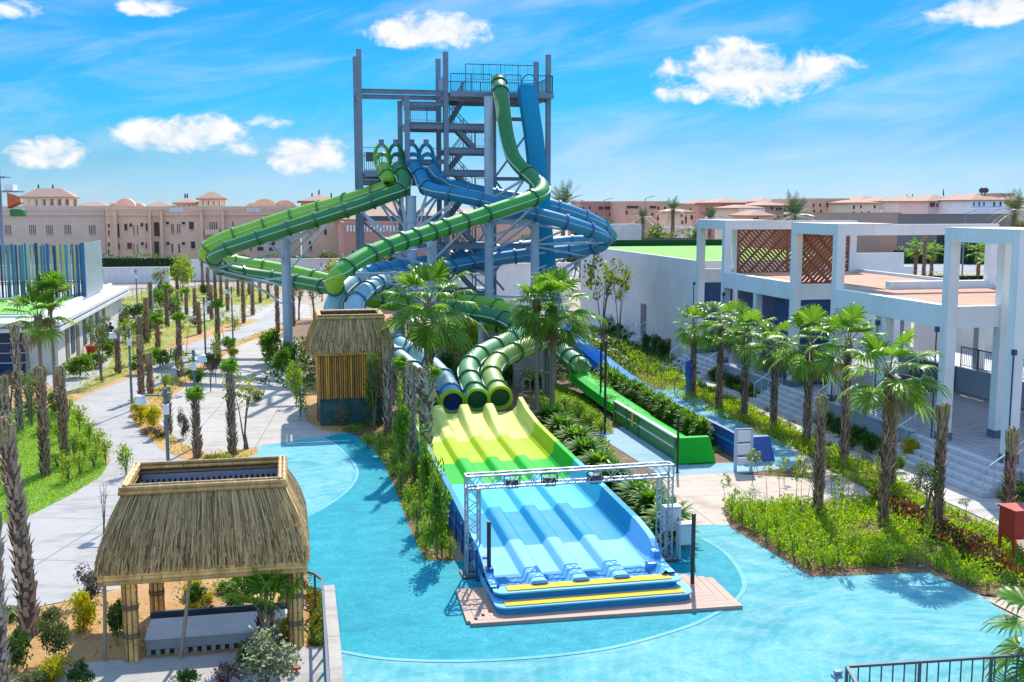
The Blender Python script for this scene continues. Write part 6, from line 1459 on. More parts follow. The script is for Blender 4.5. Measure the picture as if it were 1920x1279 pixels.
SH = [('yellow_shrub',157,1180,62,1106),('yellow_shrub',100,1278,74,1232),('yellow_shrub',545,1152,48,1104),('yellow_shrub',536,1208,44,1150),('yellow_shrub',368,1168,38,1128),('yellow_shrub',360,1120,40,1086),('yellow_shrub',392,1128,26,1108),
 ('dark_shrub',34,1254,56,1180),('dark_shrub',220,1194,46,1124),('dark_shrub',152,1296,48,1240),('dark_shrub',366,1142,48,1094),('dark_shrub',350,1300,60,1255),('dark_shrub',470,1262,60,1200),
 ('olive_shrub',106,1238,66,1152),('olive_shrub',98,1172,52,1138),('olive_shrub',395,1170,44,1132),('olive_shrub',440,1150,44,1110),('olive_shrub',60,1300,70,1258),
 ('purple_shrub',170,1128,54,1050),('purple_shrub',562,1112,46,1068),('red_shrub',428,1290,60,1240),('shrub',432,1112,60,1088),('shrub',245,1108,24,1094),('shrub',20,1160,60,1135),
 ('yellow_shrub',264,794,34,746),('yellow_shrub',288,802,34,756),('yellow_shrub',408,868,60,850),('yellow_shrub',438,672,22,650),('shrub',430,655,30,632),('red_shrub',300,820,40,800),('red_shrub',252,790,24,772),('red_shrub',275,815,36,800),('purple_shrub',344,822,26,758),('olive_shrub',480,758,24,732),
 ('shrub',505,682,52,620),('shrub',528,700,40,652),('dark_shrub',540,690,44,640),('loose_shrub',556,760,38,664),('loose_shrub',564,786,34,704),('loose_shrub',548,735,36,668),
 ('shrub',150,708,50,664),('shrub',178,690,44,662),('shrub',205,668,44,630),('loose_shrub',235,640,48,590),('olive_shrub',225,615,44,580),('dark_shrub',250,596,50,568),('olive_shrub',268,640,50,590),('shrub',290,612,46,578),('shrub',300,690,40,650),('shrub',268,700,44,662),('loose_shrub',330,690,40,640),('shrub',365,720,40,690),('olive_shrub',398,700,46,660),('loose_shrub',310,730,40,690),('olive_shrub',325,596,36,560),('dark_shrub',326,580,26,556),('olive_shrub',310,560,40,528),('shrub',300,575,40,540),('dark_shrub',384,552,24,532),('olive_shrub',366,612,30,594),('loose_shrub',440,618,30,588),
 ('hedge_bush',92,812,50,770),('hedge_bush',60,790,40,745),('hedge_bush',105,775,40,730),('hedge_bush',130,700,30,676),
 ('yellow_shrub',1705,866,34,818),('dark_shrub',1548,806,36,770),('dark_shrub',1572,818,40,782),('dark_shrub',1604,834,44,796),('dark_shrub',1632,850,40,812),('shrub',1590,842,34,818),('dark_shrub',1660,868,34,836),('shrub',1680,884,34,852),('dark_shrub',1345,715,36,686),('dark_shrub',1375,728,36,700),('shrub',1400,742,34,718),('dark_shrub',1905,945,54,900),('dark_shrub',1930,975,60,925),
 ('hedge_bush',1143,632,28,592),('dark_shrub',1160,634,28,606),('shrub',1172,640,36,620),('dark_shrub',1212,662,22,624),('dark_shrub',1230,668,24,626),('dark_shrub',1246,674,26,634),('grey_shrub',1238,672,20,640),('shrub',1150,650,44,634),
 ('hedge_bush',1890,1118,38,1070),('grey_shrub',638,800,34,752),
 ('dark_shrub',870,660,60,618),('dark_shrub',985,700,60,660),('dark_shrub',1000,735,50,690),('dark_shrub',960,720,50,680),('hedge_bush',845,640,60,590),('dark_shrub',945,600,60,570),('dark_shrub',760,700,70,650),('dark_shrub',830,720,60,660),('shrub',1020,700,40,660)]
for k_, u, v, wp, vt in SH: plant(k_, u, v, wp, vt, group=gS)
plant('flowering_shrub', 500, 1295, 118, 1176, 'large white flowering shrub at the bottom edge, below the young palm', group=gS)
plant('clipped_tree', 876, 702, 76, 598, 'round clipped yellow green bush between the blue and green tubes', group=gS)
for u, v, wp, vt in ((755,905,36,705),(820,1052,58,850),(800,985,40,800),(700,800,34,660)): plant('leafy_column', u, v, wp, vt, group='tall plants between pool and lanes')
for u, v, wp, vt in ((668,816,24,790),(690,842,40,806),(712,858,44,806),(738,890,44,830),(752,925,44,860),(768,965,44,900),(782,1000,48,930),(800,1035,50,960),(828,1048,40,985),(845,1046,30,1000),(745,860,46,800),(775,905,46,830),(800,940,50,870),(815,985,50,910)): plant('loose_shrub', u, v, wp, vt, desc='leafy pool edge shrub', group='shrubs between pool and lanes')
# spiky shrubs beside the lane slide and between the two body slide run-outs
for u, v, wp, vt in ((1034,812,54,765),(1052,835,56,780),(1080,862,60,800),(1098,884,62,822),(1126,912,66,846),(1152,934,66,868),(1200,965,70,900),(1222,985,70,915),(1256,1018,78,938)): plant('spiky_shrub', u, v, wp*1.4, vt-20, desc='spiky palm like shrub along the lane slide', group='spiky shrubs along the lane slide')
for u, vt in ((1318,760),(1302,752),(1285,742),(1268,734),(1252,722),(1237,716),(1222,708),(1210,702),(1198,694),(1185,690),(1172,684),(1160,678),(1150,670),(1136,662)):
    p = PX(u, 600, 16.68); D = p.dot(hF)
    plant('spiky_shrub', u, 0, desc='spiky shrub between the two run-out chutes', pos=Vector((16.68+random.uniform(-.06,.06), p.y, 0)), h=PD(u, vt, D).z-.1, w_=1.05+random.uniform(-.1,.15), group='spiky shrubs between the chutes')
for u, v, wp, vt in ((1052,690,44,640),(1075,705,40,668),(1090,722,44,680),(1112,742,46,694),(1130,756,46,708),(1148,776,44,728),(1164,792,44,744),(1180,800,40,760),(1060,770,50,738),(1085,790,56,748),(1108,806,56,766),(1128,812,50,780),(1020,770,40,740),(1040,785,40,752)): plant('loose_shrub', u, v, wp, vt, desc='loose shrub beside the green chute', group='shrubs beside the green chute')
# light loose shrubs on the left lawn edge
for u, v, wp, vt in ((128,790,40,730),(150,815,44,752),(168,835,44,776),(185,850,44,795),(198,868,40,812),(176,880,44,826),(150,892,48,840),(128,905,50,850),(108,880,44,838),(140,860,44,800),(110,830,44,778),(160,860,40,810)): plant('loose_shrub', u, v, wp, vt, desc='light green shrub on the lawn edge', group='shrubs on the lawn edge')
# right bed: many light shrubs
rr = random.Random(21); ptsR = []
for u, v, wp, vt in [q for q in ((1372,968,46,880),(1390,985,48,900),(1412,998,50,915),(1436,1015,54,930),(1460,1032,56,945),(1488,1050,58,960),(1515,1066,60,985),(1545,1068,60,995),(1570,1062,56,985),(1405,968,46,890),(1430,980,48,905),(1455,998,52,920),(1482,1012,54,930),(1510,1032,56,955),(1540,1040,58,968),(1475,975,44,905),(1500,990,50,915),(1560,1020,54,955),(1590,1040,58,970),(1620,1062,56,1000),(1660,1066,64,990),(1690,1058,60,990),(1720,1064,50,1000),(1755,1072,46,1010),(1790,1092,46,1026),(1815,1100,46,1040),(1640,1010,60,950),(1680,1020,60,962),(1710,1030,56,975),(1745,1040,54,985),(1600,985,56,925),(1575,970,50,920),(1700,990,50,945),(1850,1112,40,1060),(1775,1050,44,1000)) if q[0] < 1530 or q[1] > 1030]:
    plant('bed_shrub', u, v, wp*.9, vt+(v-vt)*.3, desc='light shrub in the lime bed', group='shrubs in the right hand bed')
# hedges far away
for k in range(20): 
    p = PD(203+k*6.9, 500, 144.5); plant('hedge_bush', 203+k*7, 480, pos=Vector((p.x,p.y,0)), h=2.9+.4*random.random(), w_=1.6, desc='dark bush of the hedge over the left perimeter wall', group='hedge over the left wall') if False else None
def hedge(label, u0, u1, D, zt, depth, mats, leaf=.16, dens=22, group='hedges', z0=0.0):
    a, b = PD(u0, 500, D), PD(u1, 500, D); rng = np.random.default_rng(int(u0*3+D)); L = (b-a).length; n = int(L*(zt+depth)*dens); d = np.array([(b-a).x/L, (b-a).y/L, 0]); nn = np.array([-d[1], d[0], 0])
    s_ = rng.random(n); face = rng.random(n); P = np.zeros((n,3)); off = np.where(face < .5, -depth/2, (rng.random(n)-.5)*depth); zz = np.where(face < .5, rng.random(n)*zt, zt)
    P += np.outer(s_*L, d)+np.outer(off+rng.normal(size=n)*.1, nn); P[:,2] = zz+rng.normal(size=n)*.12+.25*np.sin(s_*L*1.1+2*np.sin(s_*L*.37))*(zz > zt*.6); P[:,2] = np.maximum(P[:,2], .02)+z0
    V, Q = leafquads(P, leaf, leaf*.6, rng, .3); o = np_mesh('hedge', V, Q, mats, (rng.random(n) < .3).astype(int)); o.location = (a.x, a.y, 0); tag(o, label, 'hedge', group)
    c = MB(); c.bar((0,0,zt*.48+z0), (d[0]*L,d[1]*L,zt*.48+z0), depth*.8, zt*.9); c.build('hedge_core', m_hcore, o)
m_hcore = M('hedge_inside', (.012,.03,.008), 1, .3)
hedge('dark clipped hedge on top of the left perimeter wall', 194, 335, 148, 2.8, 1.4, [l_hedge, l_green], .3, 10, z0=.3)
hedge('dark hedge behind the left slide loop', 440, 700, 156, 2.6, 1.4, [l_hedge, l_green], .3, 10)
hedge('trimmed hedge beyond the turf roof', 1203, 1312, 112, 7.2, 1.4, [l_hedge, l_bright], .26, 8)
hedge('box hedge beyond the road, seen through the frames on the left', 1680, 1776, 190, 2.5, 4, [l_hedge, l_bright], .26, 14)
hedge('box hedge beyond the road, seen through the nearest frame', 1796, 1900, 188, 3.2, 4, [l_hedge, l_bright], .26, 14)
hedge('back row hedge above the road at the right', 1760, 1935, 205, 5.2, 4, [l_hedge, l_green], .3, 8)
hedge('low verge hedge along the near side of the road', 1675, 1930, 142, .9, 1.5, [l_green, l_bright], .2, 14)
# ------------------------------------------------------------------ small trees and saplings
def leafy_tree_data(seed, n, size, L, W, mats, th, k=16, spread=.3, shell=.5, nst=3, r=.035, mixp=.35):
    rng = np.random.default_rng(seed); P = clump_pts(n, size, rng, k, spread, shell); P[:,2] += th; V, Q = leafquads(P, L, W, rng, .2); o = np_mesh('crown', V, Q, mats, (rng.random(n) < mixp).astype(int)); col.objects.unlink(o)
    m = MB(); 
    for s_ in range(nst):
        a = rng.random()*2*PI+s_*2.1; x, y = math.cos(a)*size[0]*.5, math.sin(a)*size[1]*.5
        m.path([(.03*s_,0,0),(x*.15,y*.15,th*.5),(x*.4,y*.4,th*1.0),(x,y,th+size[2]*1.2)], [r,r*.85,r*.6,r*.2], 6)
        for b in range(3): q = .3+.2*b; a2 = rng.random()*2*PI; z = th*.9+size[2]*q; m.path([(x*.5,y*.5,z),(x*.5+math.cos(a2)*size[0]*.6,y*.5+math.sin(a2)*size[1]*.6,z+size[2]*.5)], [r*.4,r*.12], 5)
    t = m.build('trunk', m_stem); col.objects.unlink(t); return t.data, o.data
TD = dict(olive=[leafy_tree_data(s_, 900, (.5,.5,.42), .085, .03, [l_olive, l_green], .75, nst=3) for s_ in (1,2)], loose=[leafy_tree_data(s_, 380, (.5,.5,.5), .09, .05, [l_yg, l_olive], .8, nst=4, r=.018, k=26, spread=.18, shell=.6) for s_ in (3,4)], std=[leafy_tree_data(s_, 500, (.5,.5,.42), .075, .04, [l_olive, l_grey], .95, nst=1, r=.03) for s_ in (5,6)], sap=[leafy_tree_data(s_, 170, (.30,.30,.62), .10, .05, [l_yg, l_green], .75, nst=1, r=.016, k=14, spread=.2) for s_ in (7,8,9)], bare=[leafy_tree_data(s_, 14, (.4,.4,.6), .05, .02, [l_olive, l_grey], .8, nst=3, r=.03) for s_ in (10,)], far=[leafy_tree_data(s_, 1100, (.5,.5,.5), .12, .07, [l_olive, l_green], .5, nst=3, r=.04, k=24) for s_ in (11,12)], yel=[leafy_tree_data(s_, 900, (.5,.5,.5), .08, .05, [l_yg, l_bright], .45, nst=4, r=.025, k=24) for s_ in (13,14)])
HTOT = dict(olive=1.59, loose=1.8, std=1.79, sap=1.99, bare=2.0, far=1.5, yel=1.45)
def tree(kind, u, v, wpx, vt, label=None, desc=None, pos=None, h=None, group='small trees of the park', cat='tree', name='small_tree'):
    p = pos or G(u, v); D = Vector((p.x,p.y,0)).dot(hF); h = h or HT(u, v, vt); w_ = wpx*D/F_PX; e = empty(name, p, label, cat, group); i = int(abs(u*5+v)) % len(TD[kind]); t, c = TD[kind][i]; wb_ = .6 if kind == 'sap' else 1.0
    s_ = (w_/wb_, w_/wb_, h/HTOT[kind]); rz = random.random()*6.28; mesh_child('trunk', t, e, (0,0,0), rz, s_); mesh_child('crown', c, e, (0,0,0), rz, s_)
    if label is None: AUTO.append((e, desc, p))
    return e
tree('olive',1735,988,74,866,'small olive tree beside the walkway steps'); tree('loose',458,842,92,690,'young tree with several bare stems and sparse leaves on the plaza'); plant('loose_shrub',237,892,46,824,'lone loose shrub standing on the winding path edge', group=gS)
tree('bare',196,1000,40,880,'leafless grey sapling behind the front pavilion'); tree('olive',190,718,52,590,'thin tree before the long side of the low white building'); tree('yel',340,566,54,474,'bushy yellow green tree beside the white perimeter wall')
tree('olive',703,806,44,655,'grey green tree at the right corner of the bamboo hut'); tree('loose',1128,652,84,468,'airy tree against the blank wall of the turf roofed hall'); tree('loose',1160,648,54,480,'second airy tree against the hall wall, right of the first')
tree('loose',640,640,80,470,'airy tree behind the hut, below the body slide'); tree('sap',405,720,26,600,'thin sapling on the soil island by the lamp'); tree('sap',350,735,40,650,'leafy sapling on the soil island, left of the lamp'); tree('bare',395,735,30,655,'bare sapling on the soil island')
for u, v, vt, wp in ((1213,706,668,18),(1240,724,680,18),(1266,742,700,22),(1316,750,714,20),(1434,806,756,20),(1482,826,782,22),(1552,862,820,24),(1625,902,850,26),(1809,974,932,34),(1580,905,850,24)): tree('std', u, v, wp, vt, desc='little round headed standard tree', group='little standard trees by the walkway')
for u, v, vt, wp in ((1410,910,832,30),(1438,928,850,24),(1462,935,862,26),(1492,948,850,30),(1515,940,864,24),(1560,930,868,30),(1590,940,875,28),(1500,978,800,26),(1565,1050,872,30),(1645,962,840,20),(1735,1060,930,24),(1360,950,880,26),(1470,905,850,26),(1610,915,830,18),(1420,885,842,28)): tree('sap', u, v, wp, vt, desc='thin stemmed sapling', group='saplings in the right hand bed')
for u, v, vt, wp in ((1067,775,670,8),(1086,770,640,10),(994,700,560,10),(1135,800,640,10)): tree('sap', u, v, wp, vt, desc='dark thin sapling on the small lawn', group='saplings on the small lawn')
for u, v, vt, wp in ((60,800,690,60),(20,770,690,50),(330,600,530,30),(355,560,490,30),(420,640,580,26),(300,560,500,34),(462,560,505,30),(535,560,505,30),(560,600,520,36),(250,680,590,30),(350,660,590,26),(590,600,520,40),(190,640,590,40)): tree('sap' if wp < 32 else 'olive', u, v, wp, vt, desc='thin young tree', group='young trees on the left field')
for u, D, vt, w_ in ((1090,150,390,44),(1118,152,402,40),(1142,155,410,36),(1225,175,420,40),(1190,170,416,30),(1240,150,425,40),(1310,172,418,34),(610,150,470,44),(560,152,478,40),(690,150,470,60),(730,130,470,60),(780,130,480,50),(1075,130,440,50),(930,140,450,70),(1000,140,440,70),(870,140,450,60),(1905,160,410,50),(410,156,480,40),(240,152,492,30)):
    t = PD(u, vt, D); tree('far', u, 500, w_, vt, desc='distant bushy tree', pos=Vector((t.x,t.y,0)), h=max(2.5, t.z), group='distant trees beyond the park')
# ------------------------------------------------------------------ ground cover (nobody could count it)
def inpoly(P, poly):
    x, y = P[:,0], P[:,1]; ins = np.zeros(len(P), bool); n = len(poly); j = n-1
    for i in range(n):
        xi, yi = poly[i]; xj, yj = poly[j]; c = ((yi > y) != (yj > y)) & (x < (xj-xi)*(y-yi)/(yj-yi+1e-12)+xi); ins ^= c; j = i
    return ins
def cover(name, poly_px, n, L, W, hgt, mats, mixp=.3, seed=0, label=None, px=True, patch=.0, up=.7, cat='ground cover', z=.01):
    rng = np.random.default_rng(seed+500); poly = [tuple(G(*p)[:2]) for p in poly_px] if px else poly_px; a = np.array(poly); lo_, hi_ = a.min(0), a.max(0); P = lo_+(hi_-lo_)*rng.random((n*3,2)); P = P[inpoly(P, poly)][:n]
    if patch: f = np.sin(P[:,0]*1.7+np.sin(P[:,1]*1.3)*1.5)+np.sin(P[:,1]*2.1+np.sin(P[:,0]*.9)*2)+rng.normal(size=len(P))*.7; P = P[f > patch-1.2]
    hz_ = hgt*(.5+.5*np.sin(P[:,0]*2.3+1.3*np.sin(P[:,1]*1.9))*np.sin(P[:,1]*1.7)+.3)*rng.random(len(P)); P3 = np.c_[P, np.maximum(0, hz_)+z]
    V, Q = leafquads(P3, L, W, rng, up); o = np_mesh(name, V, Q, mats, (rng.random(len(P3)) < mixp).astype(int)); o['kind'] = 'stuff'; return tag(o, label, cat)
cover('ground_cover', [(u-2, v-12) if (v > 955 and i < 9) else (u, v) for i, (u, v) in enumerate(bedr)], 64000, .13, .06, .30, [l_cover, l_bright], .4, 1, 'bright lime ground cover filling the right hand bed', patch=.1)
cover('grass', [(995,735),(1040,718),(1100,745),(1140,790),(1150,815),(1080,800),(1020,790)], 20000, .10, .02, .05, [l_cover, l_green], .5, 2, 'short grass of the small lawn beside the lane slide', cat='grass')
cover('grass', [(0,985),(60,965),(130,930),(185,897),(200,872),(170,810),(130,765),(60,770),(0,800)], 16000, .12, .025, .06, [l_cover, l_bright], .5, 3, 'bright grass of the left lawn', cat='grass')
cover('field_weeds', [(150,740),(245,700),(330,640),(420,607),(470,595),(508,572),(520,552),(480,540),(300,538),(215,565),(150,640),(110,700)], 14000, .22, .05, .08, [l_yg, l_cover], .5, 4, 'thin grass and weeds on the left field', patch=.6, cat='grass')
cover('ground_cover', bedm, 9000, .10, .06, .12, [l_green, l_yg], .4, 5, 'low leaves along the pool edge bed', patch=.9)
cover('ground_cover', bedi, 9000, .12, .06, .10, [l_yg, l_yellow], .35, 6, 'mixed low leaves on the soil island by the lamps', patch=1.2)
cover('ground_cover', [(23.75,30),(24.6,30),(24.6,84),(23.75,84)], 9000, .14, .06, .28, [l_bright, l_yg], .4, 7, 'bright low planting under the terrace wall', px=False)
cover('flower_bed', [(575,1112),(602,1120),(604,1215),(578,1212),(585,1160)], 3000, .07, .05, .18, [l_green, l_rfl], .22, 8, 'green and red flower border along the pool fence', cat='flowers')
cover('red_border', [(1630,938),(1665,932),(1760,980),(1830,1020),(1890,1062),(1930,1100),(1880,1090),(1790,1040),(1700,985),(1650,958)], 5200, .17, .09, .28, [l_red, l_purple], .3, 9, 'border of dark red leaves crossing the lime bed', cat='flowers')
cover('ground_cover', [(9.9,28),(11.0,32),(12.6,40),(13.2,43),(11.4,43.5),(10.2,38)], 4000, .14, .07, .2, [l_green, l_bright], .4, 10, 'low green leaves between the slides', px=False, patch=.4)
cover('ground_cover', [(2,58),(24,58),(24,80),(0,80),(-2,60)], 16000, .22, .12, .5, [l_dark, l_green], .35, 11, 'dark undergrowth round the column feet behind the tubes', px=False, patch=.3)
cover('ground_cover', [(16.3,40),(17.2,40),(17.5,60),(16.4,60)], 3500, .14, .07, .2, [l_green, l_bright], .4, 13, 'low leaves between the green and blue chutes', px=False)
cover('ground_cover', [(20.0,40),(20.9,40),(22.2,78),(19.6,62)], 5000, .16, .07, .2, [l_bright, l_yg], .4, 14, 'low leaves between the blue chute and the walkway', px=False, patch=.5)
cover('ground_cover', bedp, 2600, .10, .05, .06, [l_green, l_olive], .4, 12, 'scattered weeds in the sandy bed by the pavilion', patch=1.9)
# ------------------------------------------------------------------ lamps, poles, cabinets, fences
m_lampg = M('lamp_green_grey', (.10,.16,.19), .45, .1); m_lampw = M('lamp_shade', (.75,.76,.76), .4, .05)
def lamp(u, v, label, side=-1, h=4.0, arm=.8, panel=False, pos=None):
    p = pos or G(u, v); e = empty('lamp_post', p, label, 'lamp post', 'lamp posts along the paths'); m = MB(); m.cyl((0,0,0),(0,0,h),.065,.05,10); m.cyl((0,0,0),(0,0,.25),.1,.09,10); m.cyl((0,0,h),(0,0,h+.1),.075,.06,10); m.build('pole', m_lampg, e)
    d = cR*side; m = MB(); m.bar(Vector((0,0,h-.12)), d*arm+Vector((0,0,h-.12)), .06, .05); m.bar(-d*.22+Vector((0,0,h-.04)), d*.1+Vector((0,0,h-.04)), .18, .04); m.build('arm', m_lampg, e)
    c = d*arm; m = MB(); m.cyl((c.x,c.y,h-.16),(c.x,c.y,h-.40),.15,.20,14); m.cyl((c.x,c.y,h-.12),(c.x,c.y,h-.16),.17,.17,14); o = m.build('lamp_shade', m_lampw, e); m = MB(); m.cyl((c.x,c.y,h-.395),(c.x,c.y,h-.41),.17,.17,12); m.build('lens', m_alu, o)
    m = MB(); m.box(-.09,.09,-.07,.07,h-.75,h-.42); m.build('control_box', m_lampw, e)
    if panel:
        m = MB(); s_ = m.box(-.42,.3,-.3,.3,h+.12,h+.15); o = m.build('solar_panel', m_dark, e)
lamp(248,770,'lamp post with a shade on its left arm, beside the winding path'); lamp(319,958,'tall grey green lamp post just behind the front pavilion'); lamp(369,838,'lamp post on the soil island with its shade at the right', side=1, arm=.35)
lamp(386,676,'lamp post with a flat panel on top, by the far bend of the path', panel=True, arm=.3, side=1); lamp(437,641,'dark lamp post at the orange soil edge of the plaza', arm=.4); lamp(258,586,'distant lamp post by the fenced yard left of the field', arm=.3); lamp(604,565,'distant lamp post behind the left slide loop', arm=.3, side=1)
for u, v, vt, r, lab in ((917,1112,980,.055,'dark pole standing on the timber deck, left'),(1298,1100,965,.055,'dark pole on the timber deck, right, by the grey cabinets'),(1270,886,780,.045,'thin dark pole beside the green end block'),(1134,812,640,.055,'tall dark pole on the blue paving, nearer of the pair'),(1126,765,643,.05,'tall dark pole behind the other one, beside the green chute')):
    p = G(u, v); h = HT(u, v, vt); m = MB(); m.cyl((0,0,0),(0,0,h),r,r,10); m.cyl((0,0,0),(0,0,.03),r*2.6,r*2.6,12); m.cyl((0,0,h),(0,0,h+.03),r*1.2,r*1.2,10); tag(m.build('pole', m_dark, None, p), lab, 'pole', 'dark poles')
# grey cabinets by the gate
m_cab = M('cabinet_grey', (.52,.55,.56), .5, .06)
for (dx, dy, z0, z1, lab) in ((0,.25,.75,1.45,'grey cabinet on a post by the gate, the higher one at the back'),(.28,-.15,.45,1.05,'grey cabinet on two legs by the gate, the lower one in front')):
    p = G(1264,1046); e = empty('control_cabinet', (p.x+dx,p.y+dy,0), lab, 'cabinet', 'cabinets by the gate'); m = MB(); m.box(-.24,.24,-.14,.14,z0,z1); m.box(-.26,.26,-.18,.16,z1,z1+.03); m.build('case', m_cab, e, bevel=.015)
    
    for lx in (-.2, .15): m = MB(); m.box(lx,lx+.05,-.03,.03,0,z0-.001); m.build('leg', m_steel_l, e)
    m = MB(); m.box(-.2,.2,-.155,-.142,z0+.05,z1-.05); o = m.build('door', m_cab, e); m = MB(); m.box(.12,.15,-.17,-.155,(z0+z1)/2-.05,(z0+z1)/2+.05); m.build('handle', m_dark, o)
# red cabinet at the right edge
p = G(1893,1052); e = empty('red_cabinet', (p.x+.68,p.y+.3,0), 'red metal cabinet on legs at the right edge', 'cabinet'); m_redp = M('red_paint', (.42,.035,.02), .45, .15, 2)
m = MB(); m.box(-.62,.9,-.35,.35,.62,1.42); m.build('case', m_redp, e, bevel=.015); m = MB(); m.box(-.66,.94,-.4,.4,1.421,1.48); m.build('lid', m_redp, e)
for x in (-.58, -.12, .3, .84):
    for y in (-.3, .3): m = MB(); m.box(x-.035,x+.035,y-.035,y+.035,0,.619); m.build('leg', m_redp, e)
m = MB(); m.box(-.3,.3,-.362,-.352,.7,1.35); o = m.build('door', m_redp, e); m = MB(); m.box(.2,.24,-.385,-.362,1.0,1.1); m.build('handle', m_dark, o)
# lifeguard style frame stand
p = G(1393,882); e = empty('frame_stand', p, 'tall grey frame with two panels standing before the blue end block', 'stand')
for x in (-.32, .32): m = MB(); m.box(x-.05,x+.05,-.05,.05,0,1.6); m.build('post', m_steel_l, e)
m = MB(); m.box(-.27,.27,-.03,.03,1.12,1.55); m.box(-.27,.27,-.03,.03,.62,1.02); m.box(-.27,.27,-.03,.03,.25,.5); m.build('panel', m_lampw, e); m = MB()
for z in (.56, 1.07, 1.58): m.box(-.35,.35,-.04,.04,z,z+.05)
m.build('crossbar', m_steel, e)
p = G(1291,739); e = empty('tall_bin', p, 'tall navy drum on a teal base beside the walkway', 'bin'); m = MB(); m.cyl((0,0,0),(0,0,.95),.17,.17,16); m.build('base', f_ring_b, e); m = MB(); m.cyl((0,0,.952),(0,0,1.8),.21,.21,16); m.cyl((0,0,1.8),(0,0,1.86),.18,.1,16); m.build('drum', f_dkblue, e)
p = G(1263,664); e = empty('red_bin', p, 'red bin standing by the hall wall behind the far fan palm', 'bin'); m = MB(); m.box(-.33,.33,-.3,.3,.05,.95); m.build('body', m_redp, e, bevel=.05); m = MB(); m.box(-.36,.36,-.33,.33,.952,1.08); m.build('lid', m_redp, e, bevel=.04)
p = G(172,664); e = empty('red_barrow', p, 'small dark red tub by the wall of the low white building', 'tub'); m = MB(); m.cyl((0,0,.05),(0,0,.6),.28,.4,14); m.build('tub_body', m_redp, e); m = MB(); m.path([(-.4,0,.6),(-.3,0,1.0),(.3,0,1.0),(.4,0,.6)], .02, 6); m.build('handle', m_dark, e)
# standpipe on the small lawn
p = G(980,748); m = MB(); m.path([(0,0,0),(0,0,.9),(.1,0,1.05),(.3,0,1.05),(.38,0,.9),(.42,0,.35)], .035, 8); tag(m.build('standpipe', m_alu, None, p), 'bent silver standpipe on the small lawn beside the tubes', 'pipe')
# small machine house behind the tubes
p = G(886,690); e = empty('pump_house', (p.x,p.y+1.6,0), 'small grey pump house hidden behind the clipped bush', 'shed'); m = MB(); m.box(-1.6,1.8,-1,1,0,2.5); m.build('wall', m_stone, e); m = MB(); m.box(-1.75,1.95,-1.15,1.15,2.5,2.65); m.build('roof', m_stonep, e)
for x in (-.6,.3): m = MB(); m.box(x,x+.5,-1.05,-.98,1.3,1.9); m.build('window', m_win, e)
# pale retaining wall under the tube bend
p = G(1005,722); m = MB(); m.box(-1.3,1.2,0,.3,0,1.9); m.box(-1.3,-.7,-.5,-.001,0,1.0); tag(m.build('retaining_wall', m_path, None, p), 'pale concrete wall under the bend of the lime tube', 'wall')
p, q = G(1180,800), G(1236,842); m = MB(); m.bar((0,0,.02), (q.x-p.x,q.y-p.y,.02), .28, .02); tag(m.build('dark_strip', m_steel_d, None, (p.x,p.y,.012)), 'long dark flat strip on the paving left of the green chute', 'drain')  # thin dark strip laid flat on the paving
# railings
def rail_thing(name, label, pts, h=1.05, mat=None, bars=.2, post=1.3, cat='railing', z=0.0, group=None):
    P = [Vector((p.x, p.y, z)) for p in pts]; o0 = P[0].copy(); e = empty(name, o0, label, cat, group); Q = [p-o0 for p in P]; mat = mat or m_steel_d
    m = MB()
    for a, b in zip(Q[:-1], Q[1:]): m.bar(a+Vector((0,0,h)), b+Vector((0,0,h)), .06, .05); m.bar(a+Vector((0,0,.1)), b+Vector((0,0,.1)), .035, .035)
    m.build('rail', mat, e)
    for a, b in zip(Q[:-1], Q[1:]):
        n = max(1, round((b-a).length/post))
        for k in range(n+1 if (b-Q[-1]).length < .01 else n): q = a+(b-a)*k/n; pm = MB(); pm.bar(q, q+Vector((0,0,h)), .05, .05); pm.build('post', mat, e)
    if bars:
        bm_ = MB()
        for a, b in zip(Q[:-1], Q[1:]):
            n = max(1, int((b-a).length/bars))
            for k in range(1, n): q = a+(b-a)*k/n; bm_.bar(q+Vector((0,0,.1)), q+Vector((0,0,h)), .022, .022)
        bm_.build('baluster', mat, e)
    return e
def GZ(u, v, z): 
    g = G(u, v, z); g.z = 0; return g
a_ = GZ(1588,1250,1.05); b_2 = GZ(1925,1228,1.05); d_ = (b_2-a_); rail_thing('pool_railing', 'dark bar railing crossing the bottom right corner', [GZ(1606,1282,1.05), a_, b_2+d_*.2], 1.05, m_steel_d, .23, 1.6)
fp = [GZ(566,1068,1.0), GZ(590,1076,1.0), GZ(604,1086,1.0), GZ(607,1130,1.0), GZ(611,1200,1.0), GZ(616,1290,1.0)]
rail_thing('pool_fence', 'curving dark post fence on the pool edge behind the pavilion bed', fp, 1.0, m_steel_d, 0, .75)
m = MB(); 
for a, b in zip(fp[1:-1], fp[2:]): m.bar(a+Vector((0,0,.5)), b+Vector((0,0,.5)), .012, .8)
# distant glass fences of the yard at the left
def yard(u0, v0, u1, v1, lab, h=2.4, mat=None): rail_thing('yard_fence', lab, [G(u0,v0), G(u1,v1)], h, mat or m_steel_l, .5, 2.4, 'fence', group='fences of the yard on the left')
yard(196,546,316,546,'light steel fence crossing the yard left of the field, farther one'); yard(286,580,314,532,'pale fence running into the distance beside the field', 1.8, m_rail); yard(196,566,300,560,'low dark fence in front of the yard behind the low building', 1.2, m_steel_d)
rail_thing('yard_fence', 'dark fence behind the field below the white wall', [G(330,545), G(620,548)], 1.2, m_steel_d, .4, 2.5, 'fence', group='fences of the yard on the left')
rail_thing('garden_fence', 'low fence by the tower foot behind the tubes', [G(700,545), G(880,545)], 1.3, m_steel_d, .3, 2.0, 'fence')
